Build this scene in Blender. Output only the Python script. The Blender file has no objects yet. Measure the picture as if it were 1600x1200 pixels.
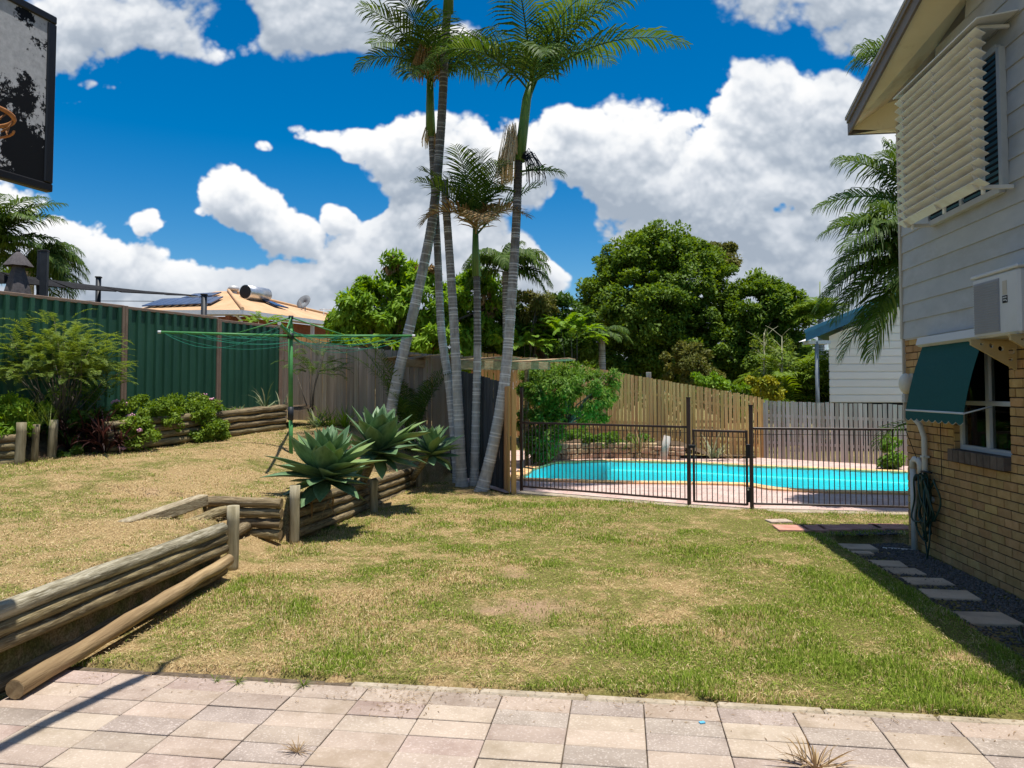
import bpy, bmesh, math, random
import numpy as np
from mathutils import Vector, Matrix
rad = math.radians
rng = np.random.default_rng(7)
random.seed(7)
scene = bpy.context.scene
COL = scene.collection

# ------------------------------------------------------------------ camera
F, EYE, PITCH, HOR = 1180.0, 1.75, rad(2.4), 610.0      # in pixels of a 1600x1200 frame
PY0 = HOR - F * math.tan(PITCH)
cam = bpy.data.cameras.new('camera')
cam.sensor_width = 36.0
cam.lens = 36.0 * F / 1600.0
cam.shift_y = -(600.0 - PY0) / 1600.0
cam.clip_start, cam.clip_end = 0.05, 3000
camo = bpy.data.objects.new('camera', cam)
COL.objects.link(camo)
camo.location = (0, 0, EYE)
camo.rotation_euler = (rad(90) + PITCH, 0, 0)
scene.camera = camo

# ------------------------------------------------------------------ sun and sky
SX, SY = -0.105, 0.10                                    # shadow shift per metre of height
sun = bpy.data.lights.new('sun', 'SUN')
sun.energy, sun.angle, sun.color = 5.0, rad(0.5), (1.0, 0.96, 0.89)
suno = bpy.data.objects.new('sun', sun)
COL.objects.link(suno)
tosun = Vector((-SX, -SY, 1.0)).normalized()
suno.rotation_euler = tosun.to_track_quat('Z', 'Y').to_euler()
suno.location = (0, 0, 30)

scene.view_settings.view_transform = 'Standard'
scene.view_settings.look = 'None'
scene.view_settings.exposure = 0.36
scene.view_settings.gamma = 1.0
scene.view_settings.use_curve_mapping = False

def ray(px, py):
    dx, dy = (px - 800.0) / F, (PY0 - py) / F
    c, s = math.cos(PITCH), math.sin(PITCH)
    return np.array([dx, c - dy * s, s + dy * c])
def P(px, py, d):
    r = ray(px, py)
    return np.array([0, 0, EYE]) + r * (d / r[1])
def G(px, py, z=0.0):
    r = ray(px, py)
    return np.array([0, 0, EYE]) + r * ((z - EYE) / r[2])

class NT:
    """small wrapper that adds nodes to a tree"""
    def __init__(s, tree):
        s.t = tree; tree.nodes.clear()
    def n(s, typ, ins=None, **kw):
        nd = s.t.nodes.new(typ)
        for k, v in kw.items():
            setattr(nd, k, v)
        for k, v in (ins or {}).items():
            if isinstance(v, tuple) and len(v) == 2 and hasattr(v[0], 'outputs'):
                s.t.links.new(v[0].outputs[v[1]], nd.inputs[k])
            elif hasattr(v, 'outputs'):
                s.t.links.new(v.outputs[0], nd.inputs[k])
            else:
                nd.inputs[k].default_value = v
        return nd
    def math(s, op, a, b=None, c=None, clamp=False):
        ins = {0: a}
        if b is not None: ins[1] = b
        if c is not None: ins[2] = c
        return s.n('ShaderNodeMath', ins, operation=op, use_clamp=clamp)
    def ramp(s, fac, stops, interp='LINEAR'):
        nd = s.n('ShaderNodeValToRGB', {0: fac})
        nd.color_ramp.interpolation = interp
        els = nd.color_ramp.elements
        while len(els) < len(stops): els.new(0.5)
        for e, (p, c) in zip(els, stops):
            e.position = p
            e.color = c if len(c) == 4 else (*c, 1)
        return nd
    def mix(s, fac, a, b, blend='MIX'):
        return s.n('ShaderNodeMix', {0: fac, 6: a, 7: b}, data_type='RGBA', blend_type=blend)
    def mr(s, v, a, b, c=0.0, d=1.0, smooth=False):
        return s.n('ShaderNodeMapRange', {0: v, 1: a, 2: b, 3: c, 4: d},
                   interpolation_type='SMOOTHSTEP' if smooth else 'LINEAR')

world = bpy.data.worlds.new('World')
scene.world = world
world.use_nodes = True
W_ = NT(world.node_tree)
def cloud_patch(Wd=2080, Hd=1000, X0=-400., X1=2000., Y0=-420., Y1=700.):
    """cumulus seen over the yard, in tangent coordinates of the forward (+Y) direction: returns cover and light"""
    px, py = np.meshgrid(np.linspace(X0, X1, Wd), np.linspace(Y1, Y0, Hd))
    r = np.random.default_rng(42)
    def vn(x, y, seed):
        t = np.random.default_rng(seed).random((256, 256)).astype(np.float32)
        xi, yi = np.floor(x).astype(int), np.floor(y).astype(int)
        fx, fy = x - xi, y - yi
        fx = fx ** 3 * (fx * (fx * 6 - 15) + 10); fy = fy ** 3 * (fy * (fy * 6 - 15) + 10)
        a, b, c, d = xi & 255, (xi + 1) & 255, yi & 255, (yi + 1) & 255
        return (t[a, c] * (1 - fx) + t[b, c] * fx) * (1 - fy) + (t[a, d] * (1 - fx) + t[b, d] * fx) * fy
    def fbm(x, y, o, seed, g=.5):
        s, am, tot = 0, 1.0, 0
        for k in range(o):
            ca, sa = math.cos(k * 1.1), math.sin(k * 1.1)
            s = s + am * vn((x * ca - y * sa) * 2.03 ** k + 17.3 * k, (x * sa + y * ca) * 2.03 ** k + 5.1 * k, seed + k); tot += am; am *= g
        return s / tot
    def worley(x, y, seed):
        q = np.random.default_rng(seed); jx, jy = q.random((256, 256)), q.random((256, 256))
        xi, yi = np.floor(x).astype(int), np.floor(y).astype(int); m = np.full(x.shape, 9.0)
        for a in (-1, 0, 1):
            for b in (-1, 0, 1):
                cx, cy = xi + a, yi + b
                m = np.minimum(m, (cx + jx[cx & 255, cy & 255] - x) ** 2 + (cy + jy[cx & 255, cy & 255] - y) ** 2)
        return np.sqrt(m)
    nx = (px - 800) / 1180 * 1.5; ny = py / 1180 * 1.7
    w1, w2 = fbm(nx * 7 + 3, ny * 7, 4, 5) - .5, fbm(nx * 7 + 40, ny * 7 + 9, 4, 9) - .5
    qx, qy = px + 46 * w1, py + 40 * w2
    blobs = [(150, 20, 190, 72, 1), (80, 62, 100, 62, .9), (300, 62, 90, 30, .5), (480, 12, 140, 66, 1), (575, 40, 60, 44, .75), (420, -80, 300, 100, 1),
             (1290, -18, 170, 62, 1), (1390, 20, 110, 62, .8), (1250, -120, 260, 110, 1), (700, 40, 60, 34, .5),
             (495, 208, 64, 19, .66), (560, 215, 50, 30, .8), (650, 222, 85, 70, 1), (780, 250, 150, 85, 1), (910, 235, 110, 75, 1), (1010, 255, 120, 105, 1), (640, 290, 60, 40, .7),
             (1195, 165, 85, 85, 1), (1280, 210, 130, 110, 1), (1325, 165, 60, 58, .85), (1160, 300, 200, 125, 1), (1330, 330, 220, 170, 1), (1250, 430, 240, 110, 1), (1440, 170, 80, 80, .8), (1600, 200, 200, 200, 1),
             (1060, 350, 120, 70, .9), (350, 292, 46, 36, .95), (384, 325, 60, 42, 1), (440, 372, 58, 40, .95), (404, 348, 54, 38, .95), (312, 318, 26, 14, .6),
             (228, 352, 42, 26, .8), (240, 340, 22, 24, .7), (525, 338, 34, 26, .8), (406, 233, 15, 9, .5), (170, 132, 36, 13, .42), (100, 157, 28, 8, .4), (120, 128, 20, 12, .4),
             (80, 388, 92, 56, 1), (150, 405, 60, 40, .9), (185, 425, 100, 50, 1), (290, 452, 110, 40, 1), (430, 448, 110, 42, 1), (560, 410, 80, 52, 1), (620, 380, 90, 70, 1), (690, 370, 90, 55, .8),
             (700, 440, 150, 70, 1), (820, 430, 76, 55, .95), (300, 530, 460, 90, 1), (900, 560, 460, 70, 1), (1500, 560, 400, 90, 1), (-140, 380, 220, 130, 1), (-160, 80, 200, 110, 1), (1750, 450, 260, 120, 1), (1850, 40, 160, 100, 1)]
    holes = [(1216, 324, 30, 15, .75), (1245, 318, 14, 9, .4), (378, 28, 34, 22, .5), (890, 375, 50, 36, .5), (300, 178, 200, 42, .55), (640, 140, 80, 26, .5), (470, 270, 50, 22, .3), (575, 300, 40, 24, .4), (310, 375, 40, 30, .35)]
    def bl(b, n=1.0):
        x, y, rx, ry, w = b
        d = np.sqrt(((qx - x) / rx) ** 2 + ((qy - y) / ry) ** 2)
        t = np.clip((1.5 - d) / 1.2, 0, 1); return w * t * t * (3 - 2 * t)
    acc = np.zeros(px.shape)
    for b in blobs:
        v = bl(b); acc = np.maximum(acc, v) + .12 * np.minimum(acc, v)
    for b in holes: acc = acc - bl(b)
    # scattered cloud beyond the framed part
    oth = fbm(nx * 3.2 + 11, ny * 3.2 + 4, 3, 70); k = np.clip(np.maximum(np.abs(px - 800) - 850, -py - 40) / 160, 0, 1)
    acc = acc * (1 - k) + k * np.clip((oth - .42) * 6, 0, 1.05)
    n1 = fbm(nx * 9, ny * 9, 7, 100, .55) - .5
    wa = worley(nx * 17 + 1.2 * w1, ny * 17 + 1.2 * w2, 3); wb = worley(nx * 36 + 1.5 * w1, ny * 36 + w2, 4); wc = worley(nx * 80 + 3 * w2, ny * 80 + 3 * w1, 8)
    puff = .55 * (.5 - wa) + .30 * (.5 - wb) + .16 * (.5 - wc)
    nl = fbm(nx * 9, ny * 9, 4, 100, .55) - .5
    amp = .25 + .75 * np.clip(acc / .5, 0, 1)
    d = acc + (1.25 * n1 + .72 * puff) * amp
    ds = acc + .95 * nl + .75 * puff
    soft = np.clip((130 - py) / 160, 0, 1)                               # high cloud near the top is softer
    cover = np.clip((d - .34) / (.24 + .34 * soft), 0, 1); cover = cover * cover * (3 - 2 * cover)
    thick = np.clip(d - .36, 0, 1.1)
    # light: how much cloud lies above each point (sun near the zenith)
    step = (Y1 - Y0) / Hd; tau = np.zeros_like(d)
    sh = [8, 18, 32, 50, 72, 100, 135]
    for i, s in enumerate(sh):
        k_ = max(1, int(s / step)); sft = np.empty_like(thick); sft[:-k_] = thick[k_:]; sft[-k_:] = thick[-1:]
        tau += sft * (.5 if i < 2 else 1.0)
    def lift(a, px_):
        k_ = max(1, int(px_ / step)); u = np.empty_like(a); u[:-k_] = a[k_:]; u[-k_:] = a[-1:]; return u
    light = .27 + .60 * np.exp(-.50 * tau) + .42 * np.clip(ds - lift(ds, 9), -.16, .2) + .46 * np.clip(ds - lift(ds, 24), -.3, .36) + .22 * np.clip(ds - lift(ds, 60), -.5, .5)
    light += .10 * (1 - np.clip(thick / .35, 0, 1)) + .10 * n1 + .30 * (fbm(nx * 4.2 + 9, ny * 5.5 + 2, 4, 300) - .5)
    low = np.clip((py - 290) / 190, 0, 1); low = low * low * (3 - 2 * low)     # far banks are greyer towards their bases
    light = light * (1 - .10 * soft) * (1 - .30 * low) - .10 * low * np.clip((px - 950) / 250, 0, 1) - .03
    return cover.astype(np.float32), np.clip(light, 0, 1).astype(np.float32)

def build_world():
    X0, X1, Y0, Y1 = -400., 2000., -420., 700.
    cov, lig = cloud_patch(X0=X0, X1=X1, Y0=Y0, Y1=Y1)
    h, wd = cov.shape
    img = bpy.data.images.new('cloud_cover', wd, h, alpha=False, float_buffer=False)
    img.colorspace_settings.name = 'Non-Color'
    px = np.zeros((h, wd, 4), np.float32); px[..., 0] = lig; px[..., 1] = cov; px[..., 3] = 1
    img.pixels.foreach_set(px.ravel()); img.update(); img.pack()
    w = W_
    out = w.n('ShaderNodeOutputWorld')
    tc = w.n('ShaderNodeTexCoord')
    V = w.n('ShaderNodeVectorMath', {0: (tc, 'Generated')}, operation='NORMALIZE')
    sep = w.n('ShaderNodeSeparateXYZ', {0: V})
    yy = w.math('MAXIMUM', (sep, 1), .05)
    u = w.math('DIVIDE', (sep, 0), yy); v = w.math('DIVIDE', (sep, 2), yy)
    U = w.mr(u, (X0 - 800) / F, (X1 - 800) / F); U.clamp = False
    Vv = w.mr(v, (HOR - Y1) / F, (HOR - Y0) / F); Vv.clamp = False
    cx = w.n('ShaderNodeCombineXYZ', {0: U, 1: Vv})
    im = w.n('ShaderNodeTexImage', {0: cx}, image=img, extension='EXTEND', interpolation='Cubic')
    rgb = w.n('ShaderNodeSeparateColor', {0: (im, 0)})
    eu = w.math('MULTIPLY', w.mr(U, 0, .06), w.mr(U, 1, .94)); ev = w.math('MULTIPLY', w.mr(Vv, 1, .92), w.mr((sep, 1), .06, .2))
    inside = w.math('MULTIPLY', eu, ev)
    n0 = w.n('ShaderNodeTexNoise', {'Vector': V, 'Scale': 4.0, 'Detail': 6.0, 'Roughness': .55})
    oc = w.mr(n0, .52, .58, 0, 1, smooth=True); ol = w.mr(n0, .5, .72, .85, .3)
    cover = w.n('ShaderNodeMix', {0: inside, 2: oc, 3: (rgb, 1)}, data_type='FLOAT')
    light = w.n('ShaderNodeMix', {0: inside, 2: ol, 3: (rgb, 0)}, data_type='FLOAT')
    cover = w.math('MULTIPLY', cover, w.mr((sep, 2), -.03, .0))
    sky = w.n('ShaderNodeTexSky', sky_type='NISHITA', sun_disc=False, sun_elevation=math.asin(tosun.z), sun_rotation=math.atan2(tosun.x, tosun.y),
              altitude=0.0, air_density=1.0, dust_density=.3, ozone_density=3.0)
    hs = w.n('ShaderNodeHueSaturation', {'Saturation': SKY_SAT, 'Value': SKY_VAL, 'Color': sky})
    cc = w.ramp(light, [(p, tuple(k / SKY_STRENGTH for k in c)) for p, c in [(0, (.30, .35, .42)), (.3, (.42, .465, .525)), (.55, (.54, .575, .625)), (.8, (.69, .71, .735)), (1, (.79, .79, .79))]])
    cm = w.mix(cover, (hs, 0), (cc, 0))
    bg = w.n('ShaderNodeBackground', {'Color': (cm, 2), 'Strength': SKY_STRENGTH})
    w.t.links.new(bg.outputs[0], out.inputs[0])
SKY_STRENGTH, SKY_SAT, SKY_VAL = .10, 1.55, .92
build_world()

# ------------------------------------------------------------------ materials
def mat(name, c1, c2=None, scale=6.0, rough=.8, bump=0.0, bscale=None, stretch=(1, 1, 1), rnd=0.0, spec=.25, metal=0.0,
        speck=None, sscale=60.0, samt=.6, coord='Object', lo=.35, hi=.65, detail=5.0, hue=0.0, spots=None, pscale=1.5):
    m = bpy.data.materials.new(name); m.use_nodes = True
    t = NT(m.node_tree)
    out = t.n('ShaderNodeOutputMaterial')
    tc = t.n('ShaderNodeTexCoord')
    geo = (t.n('ShaderNodeNewGeometry'), 'Position') if coord == 'World' else (tc, 'Object')
    mp = t.n('ShaderNodeMapping', {0: geo, 3: stretch})
    oi = t.n('ShaderNodeObjectInfo')
    if rnd > 0 and coord != 'World':
        off = t.math('MULTIPLY', (oi, 'Random'), 37.0)
        mp = t.n('ShaderNodeVectorMath', {0: mp, 1: off}, operation='ADD')
    c2 = c2 or c1
    nz = t.n('ShaderNodeTexNoise', {'Vector': mp, 'Scale': scale, 'Detail': detail, 'Roughness': .6})
    col = t.ramp(nz, [(lo, c1), (hi, c2)])
    col = (col, 0)
    if speck:
        n2 = t.n('ShaderNodeTexNoise', {'Vector': mp, 'Scale': sscale, 'Detail': 2.0})
        f = t.mr(n2, .56, .66, 0, samt)
        col = (t.mix(f, col, (*speck, 1)), 2)
    if spots:
        n3 = t.n('ShaderNodeTexNoise', {'Vector': mp, 'Scale': pscale, 'Detail': 6.0, 'Roughness': .7})
        f = t.mr(n3, .52, .66, 0, .75)
        col = (t.mix(f, col, (*spots, 1)), 2)
    if rnd > 0:
        val = t.mr((oi, 'Random'), 0, 1, 1 - rnd, 1 + rnd)
        h = t.mr(t.math('FRACT', t.math('MULTIPLY', (oi, 'Random'), 7.31)), 0, 1, .5 - hue, .5 + hue)
        col = (t.n('ShaderNodeHueSaturation', {'Hue': h, 'Value': val, 'Color': col}), 0)
    b = t.n('ShaderNodeBsdfPrincipled', {'Base Color': col, 'Roughness': rough, 'Metallic': metal, 'Specular IOR Level': spec})
    if bump > 0:
        n4 = t.n('ShaderNodeTexNoise', {'Vector': mp, 'Scale': bscale or scale * 4, 'Detail': 6.0, 'Roughness': .65})
        bp = t.n('ShaderNodeBump', {'Strength': min(1.0, bump), 'Distance': .01, 'Height': n4})
        t.t.links.new(bp.outputs[0], b.inputs['Normal'])
    t.t.links.new(b.outputs[0], out.inputs[0])
    return m

def leafmat(name, dark, mid, light, trans=.3, rough=.55, spec=.2):
    m = bpy.data.materials.new(name); m.use_nodes = True
    t = NT(m.node_tree)
    out = t.n('ShaderNodeOutputMaterial')
    at = t.n('ShaderNodeAttribute', attribute_name='rnd')
    col = t.ramp((at, 2), [(0.0, dark), (.5, mid), (1.0, light)])
    b = t.n('ShaderNodeBsdfPrincipled', {'Base Color': col, 'Roughness': rough, 'Specular IOR Level': spec})
    tl = t.n('ShaderNodeBsdfTranslucent', {'Color': t.n('ShaderNodeHueSaturation', {'Saturation': 1.1, 'Value': 1.3, 'Hue': .485, 'Color': col})})
    mx = t.n('ShaderNodeMixShader', {0: trans, 1: b, 2: tl})
    t.t.links.new(mx.outputs[0], out.inputs[0])
    return m

M = {}
M['cream_paver'] = mat('cream_paver', (.365, .285, .22), (.44, .35, .275), 5, .9, .35, 90, rnd=.07, hue=.008, speck=(.58, .50, .41), sscale=70, samt=.45, spots=(.29, .22, .155), pscale=2.2)
M['pink_paver'] = mat('pink_paver', (.32, .248, .20), (.40, .315, .255), 5, .9, .35, 90, rnd=.10, hue=.012, speck=(.54, .45, .39), sscale=70, samt=.5, spots=(.25, .18, .14), pscale=2.2)
M['grey_paver'] = mat('grey_paver', (.285, .23, .19), (.365, .30, .25), 5, .9, .4, 90, rnd=.10, hue=.01, speck=(.54, .46, .40), sscale=80, samt=.65, spots=(.22, .175, .14), pscale=2.2)
M['red_paver'] = mat('red_paver', (.40, .185, .135), (.52, .27, .20), 6, .9, .35, 80, rnd=.12)
M['slab'] = mat('stepping_slab', (.44, .33, .22), (.55, .42, .29), 6, .9, .35, 80, rnd=.12, spots=(.22, .17, .12))
M['sand_joint'] = mat('joint_sand', (.075, .055, .038), (.16, .12, .08), 25, .95, .5, 120)
M['concrete'] = mat('concrete', (.31, .255, .18), (.46, .385, .29), 9, .9, .7, 50, spots=(.30, .235, .15), pscale=5)
M['log'] = mat('treated_log', (.085, .06, .03), (.30, .235, .125), 9, .85, 1.0, 16, stretch=(.4, 5, 5), rnd=.16, hue=.012, spots=(.06, .045, .025), pscale=1.2, speck=(.42, .36, .24), sscale=26, samt=.5)
M['log_pale'] = mat('pale_log', (.24, .16, .075), (.45, .325, .175), 7, .8, .8, 20, stretch=(.3, 4, 4), rnd=.1, spots=(.20, .13, .065), pscale=1.3)
M['log_top'] = mat('weathered_log', (.15, .125, .075), (.43, .385, .275), 9, .85, 1.0, 16, stretch=(.4, 5, 5), rnd=.12, spots=(.09, .08, .045), pscale=1.2, speck=(.55, .51, .40), sscale=26, samt=.5)
M['sleeper'] = mat('sleeper_timber', (.20, .15, .085), (.44, .37, .25), 8, .85, .9, 18, stretch=(5, .5, 5), spots=(.12, .095, .06), pscale=1.5)
M['log_end'] = mat('log_end', (.20, .14, .075), (.36, .27, .15), 18, .9, .6, 60)
M['post'] = mat('timber_post', (.20, .17, .10), (.38, .33, .22), 10, .85, .8, 30, stretch=(2, 2, .25), rnd=.15, spots=(.14, .11, .06))
M['soil'] = mat('soil', (.075, .048, .028), (.17, .11, .065), 9, .95, .9, 40)
M['green_steel'] = mat('green_steel_sheet', (.018, .072, .042), (.028, .098, .058), 3, .45, .05, 8, spec=.4, coord='World', stretch=(1, 1, .3))
M['brown_steel'] = mat('brown_steel', (.20, .13, .09), (.26, .175, .125), 4, .5, spec=.4)
M['grey_paling'] = mat('weathered_paling', (.29, .225, .165), (.41, .335, .26), 6, .9, .5, 20, stretch=(3, 3, .3), rnd=.15, hue=.01, spots=(.21, .155, .11))
M['tan_paling'] = mat('tan_paling', (.54, .30, .105), (.70, .43, .18), 6, .9, .5, 20, stretch=(3, 3, .3), rnd=.16, hue=.012, spots=(.40, .215, .08))
M['silver_paling'] = mat('silver_paling', (.37, .315, .28), (.50, .44, .39), 6, .9, .4, 20, stretch=(3, 3, .3), rnd=.12, hue=.01, spots=(.22, .16, .12))
M['dark_paling'] = mat('charcoal_paling', (.045, .048, .05), (.085, .088, .088), 6, .9, .4, 20, stretch=(3, 3, .3), rnd=.15)
M['pergola'] = mat('pergola_timber', (.30, .195, .10), (.48, .345, .20), 7, .85, .5, 25, stretch=(.4, 2, 2), rnd=.14, spots=(.25, .19, .12))
M['pool_steel'] = mat('brown_pool_fence', (.035, .018, .014), (.055, .03, .023), 5, .45, spec=.4)
M['black'] = mat('black_plastic', (.012, .012, .014), rough=.5)
M['coping'] = mat('pool_coping', (.62, .36, .15), (.76, .49, .24), 8, .8, .3, 60, rnd=.1, hue=.01)
M['deck'] = None
M['pool_shell'] = mat('pool_shell', (.16, .70, .74), (.26, .84, .86), 1.2, .6)
M['pool_line'] = mat('pool_step_edge', (.72, .88, .88), rough=.6)
M['brick'] = mat('tan_brick', (.37, .215, .08), (.48, .30, .125), 9, .85, .5, 50, rnd=.12, hue=.010, spots=(.33, .19, .075))
M['mortar'] = mat('dark_mortar', (.055, .037, .022), (.11, .075, .045), 20, .95, .4, 60)
M['sill_brick'] = mat('dark_sill', (.085, .062, .05), (.13, .10, .08), 12, .8, .3, 40, rnd=.15)
M['board'] = mat('painted_board', (.36, .37, .375), (.41, .42, .42), 3, .6, .12, 12, stretch=(.3, 1, 2), spots=(.32, .32, .31), pscale=.9, rnd=.03)
M['white_board'] = mat('white_board', (.78, .78, .75), (.84, .84, .82), 3, .6, .1, 10, stretch=(.3, 1, 2), rnd=.03)
M['cream_trim'] = mat('cream_trim', (.42, .38, .31), (.47, .43, .36), 4, .6, .1, 20)
M['soffit'] = mat('cream_soffit', (.66, .58, .39), (.72, .64, .45), 2, .7, spots=(.37, .26, .12), pscale=.7)
M['fascia'] = mat('bronze_fascia', (.13, .105, .088), (.16, .13, .11), 3, .5, spec=.4)
M['roofsheet'] = mat('roof_sheet', (.30, .28, .25), (.36, .34, .31), 3, .5)
M['louvre'] = mat('cream_louvre', (.62, .61, .575), (.70, .69, .655), 4, .5, .1, 20, rnd=.07, spots=(.50, .45, .35), pscale=1.2)
M['frame_white'] = mat('white_frame', (.42, .43, .43), (.48, .49, .48), 5, .5)
M['blind'] = mat('blue_blind', (.02, .085, .14), (.035, .12, .19), 4, .5)
M['awning'] = mat('teal_canvas', (.007, .066, .064), (.010, .084, .080), 60, .9, .1, 200)
M['trim_white'] = mat('white_trim', (.55, .56, .56), rough=.6)
M['ac'] = mat('white_casing', (.50, .51, .52), (.55, .56, .56), 2, .45, spots=(.43, .43, .41), pscale=.6)
M['grille'] = mat('grey_grille', (.25, .26, .285), (.29, .30, .325), 4, .6)
M['bracket'] = mat('cream_bracket', (.42, .31, .14), (.48, .37, .19), 5, .55)
M['pvc'] = mat('pvc_pipe', (.52, .50, .44), (.60, .58, .52), 5, .45, spots=(.52, .47, .38), pscale=2)
M['hose'] = mat('green_hose', (.004, .03, .018), (.008, .045, .028), 5, .4, spec=.5)
M['lamp'] = mat('frosted_lamp', (.62, .58, .48), (.72, .68, .58), 4, .4)
M['hoist_green'] = mat('green_enamel', (.055, .21, .06), (.085, .27, .085), 5, .5, .1, 30)
M['hoist_wire'] = mat('teal_wire', (.02, .19, .12), rough=.5)
M['steel'] = mat('steel', (.55, .55, .55), (.66, .66, .66), 5, .35, metal=.8)
M['tin'] = mat('grey_tin', (.48, .47, .45), (.58, .57, .55), 5, .5, metal=.3)
M['hoop'] = mat('orange_rim', (.34, .13, .045), (.46, .21, .08), 18, .6, .3, 60, spots=(.16, .07, .035), pscale=20)
M['net'] = mat('rusty_net', (.20, .09, .04), (.30, .15, .07), 20, .9)
M['frame_black'] = mat('black_frame', (.007, .007, .009), rough=.4, spec=.4)
M['umbrella'] = mat('grey_canvas', (.075, .066, .068), (.11, .098, .10), 20, .9, .2, 60)
M['dark_post'] = mat('charcoal_post', (.018, .021, .026), (.03, .034, .042), 5, .5)
M['sail'] = mat('black_shade_cloth', (.012, .012, .014), (.02, .02, .022), 20, .9)
M['orange_roof'] = mat('terracotta_roof', (.52, .31, .16), (.61, .39, .22), 1.2, .7, .2, 4, spots=(.46, .27, .14), pscale=.5)
M['white_gutter'] = mat('pale_gutter', (.55, .60, .66), (.62, .66, .72), 3, .5)
M['grey_pipe'] = mat('grey_downpipe', (.17, .20, .23), (.24, .28, .31), 3, .5)
M['dish'] = mat('grey_dish', (.15, .16, .17), (.20, .21, .22), 5, .6)
M['solar'] = mat('solar_glass', (.012, .03, .085), (.025, .055, .14), 3, .12, spec=.6, rnd=.15)
M['house_brick'] = mat('red_brick_wall', (.20, .075, .045), (.27, .11, .07), 8, .9, .2, 20)
M['blue_fascia'] = mat('blue_fascia', (.025, .13, .22), (.04, .17, .27), 3, .4, spec=.4)
M['stone'] = mat('garden_stone', (.36, .24, .14), (.52, .38, .25), 9, .9, .6, 30, rnd=.2, hue=.02)
M['mound'] = mat('garden_mulch', (.06, .04, .024), (.14, .095, .055), 14, .95, .8, 40)
M['litter'] = mat('blue_litter', (.12, .42, .62), rough=.5)
M['gravel'] = mat('gravel_stone', (.065, .058, .05), (.17, .15, .13), 20, .85, rnd=.2)
M['crownshaft'] = mat('green_crownshaft', (.055, .13, .022), (.11, .20, .04), 5, .4, .1, 20, stretch=(2, 2, .2), spots=(.14, .15, .05), pscale=2)
M['bark'] = mat('tree_bark', (.09, .075, .058), (.21, .18, .145), 9, .9, .9, 24, stretch=(2, 2, .5))
M['pale_stem'] = mat('pale_stem', (.30, .29, .17), (.44, .42, .27), 8, .8)
M['fruit'] = mat('fruit_strands', (.30, .15, .04), (.42, .24, .08), 30, .85)
M['cream_fruit'] = mat('flower_strands', (.60, .44, .24), (.72, .56, .34), 30, .85)
M['rachis'] = mat('frond_stalk', (.16, .21, .04), (.24, .28, .07), 5, .5)
M['pink'] = mat('pink_petals', (.62, .30, .40), (.72, .42, .50), 20, .7)

L = {}
L['palm'] = leafmat('palm_leaflet', (.024, .058, .008), (.064, .122, .015), (.16, .225, .05), .36)
L['palm_dry'] = leafmat('dry_leaflet', (.14, .08, .03), (.27, .175, .08), (.42, .31, .17), .2, .8, .1)
L['big'] = leafmat('broad_leaf', (.052, .10, .010), (.115, .195, .019), (.20, .285, .038), .38)
L['mango'] = leafmat('mango_leaf', (.085, .175, .012), (.18, .32, .022), (.31, .45, .055), .45)
L['dark'] = leafmat('dark_leaf', (.03, .075, .010), (.07, .14, .018), (.13, .21, .035), .35)
L['lime'] = leafmat('lime_leaf', (.085, .18, .014), (.16, .29, .022), (.27, .41, .05), .4)
L['shrub'] = leafmat('shrub_leaf', (.055, .125, .014), (.115, .215, .022), (.20, .32, .045), .36)
L['lime2'] = leafmat('small_shrub_leaf', (.065, .125, .012), (.14, .225, .02), (.25, .34, .045), .36)
L['fern'] = leafmat('feathery_leaf', (.07, .13, .018), (.15, .22, .03), (.26, .32, .06), .4)
L['red'] = leafmat('maroon_leaf', (.018, .010, .009), (.05, .02, .018), (.10, .045, .035), .2)
L['rust'] = leafmat('rusty_leaf', (.06, .075, .012), (.14, .15, .028), (.22, .20, .05), .32)
L['yellow'] = leafmat('croton_leaf', (.08, .14, .012), (.26, .28, .02), (.45, .40, .04), .3)
L['silver'] = leafmat('strappy_leaf', (.07, .12, .05), (.16, .21, .10), (.34, .33, .20), .2)
def agave_mat():
    m = bpy.data.materials.new('agave_leaf'); m.use_nodes = True
    t = NT(m.node_tree)
    out = t.n('ShaderNodeOutputMaterial')
    tc = t.n('ShaderNodeTexCoord'); oi = t.n('ShaderNodeObjectInfo')
    nz = t.n('ShaderNodeTexNoise', {'Vector': t.n('ShaderNodeMapping', {0: (tc, 'Object'), 3: (3, 9, 9)}), 'Scale': 2.0, 'Detail': 5.0})
    c = t.ramp(nz, [(.3, (.085, .165, .068)), (.5, (.135, .235, .105)), (.72, (.20, .305, .15))])
    y = t.mix(t.mr((oi, 'Random'), .72, 1.0, 0, .6), (c, 0), (.24, .31, .075, 1))
    h = t.n('ShaderNodeHueSaturation', {'Color': (y, 2), 'Value': t.mr((oi, 'Random'), 0, 1, .85, 1.12)})
    b = t.n('ShaderNodeBsdfPrincipled', {'Base Color': h, 'Roughness': .42, 'Specular IOR Level': .3})
    tl = t.n('ShaderNodeBsdfTranslucent', {'Color': (.16, .26, .05, 1)})
    mx = t.n('ShaderNodeMixShader', {0: .12, 1: b, 2: tl})
    t.t.links.new(mx.outputs[0], out.inputs[0])
    return m
L['agave'] = agave_mat()
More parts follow.
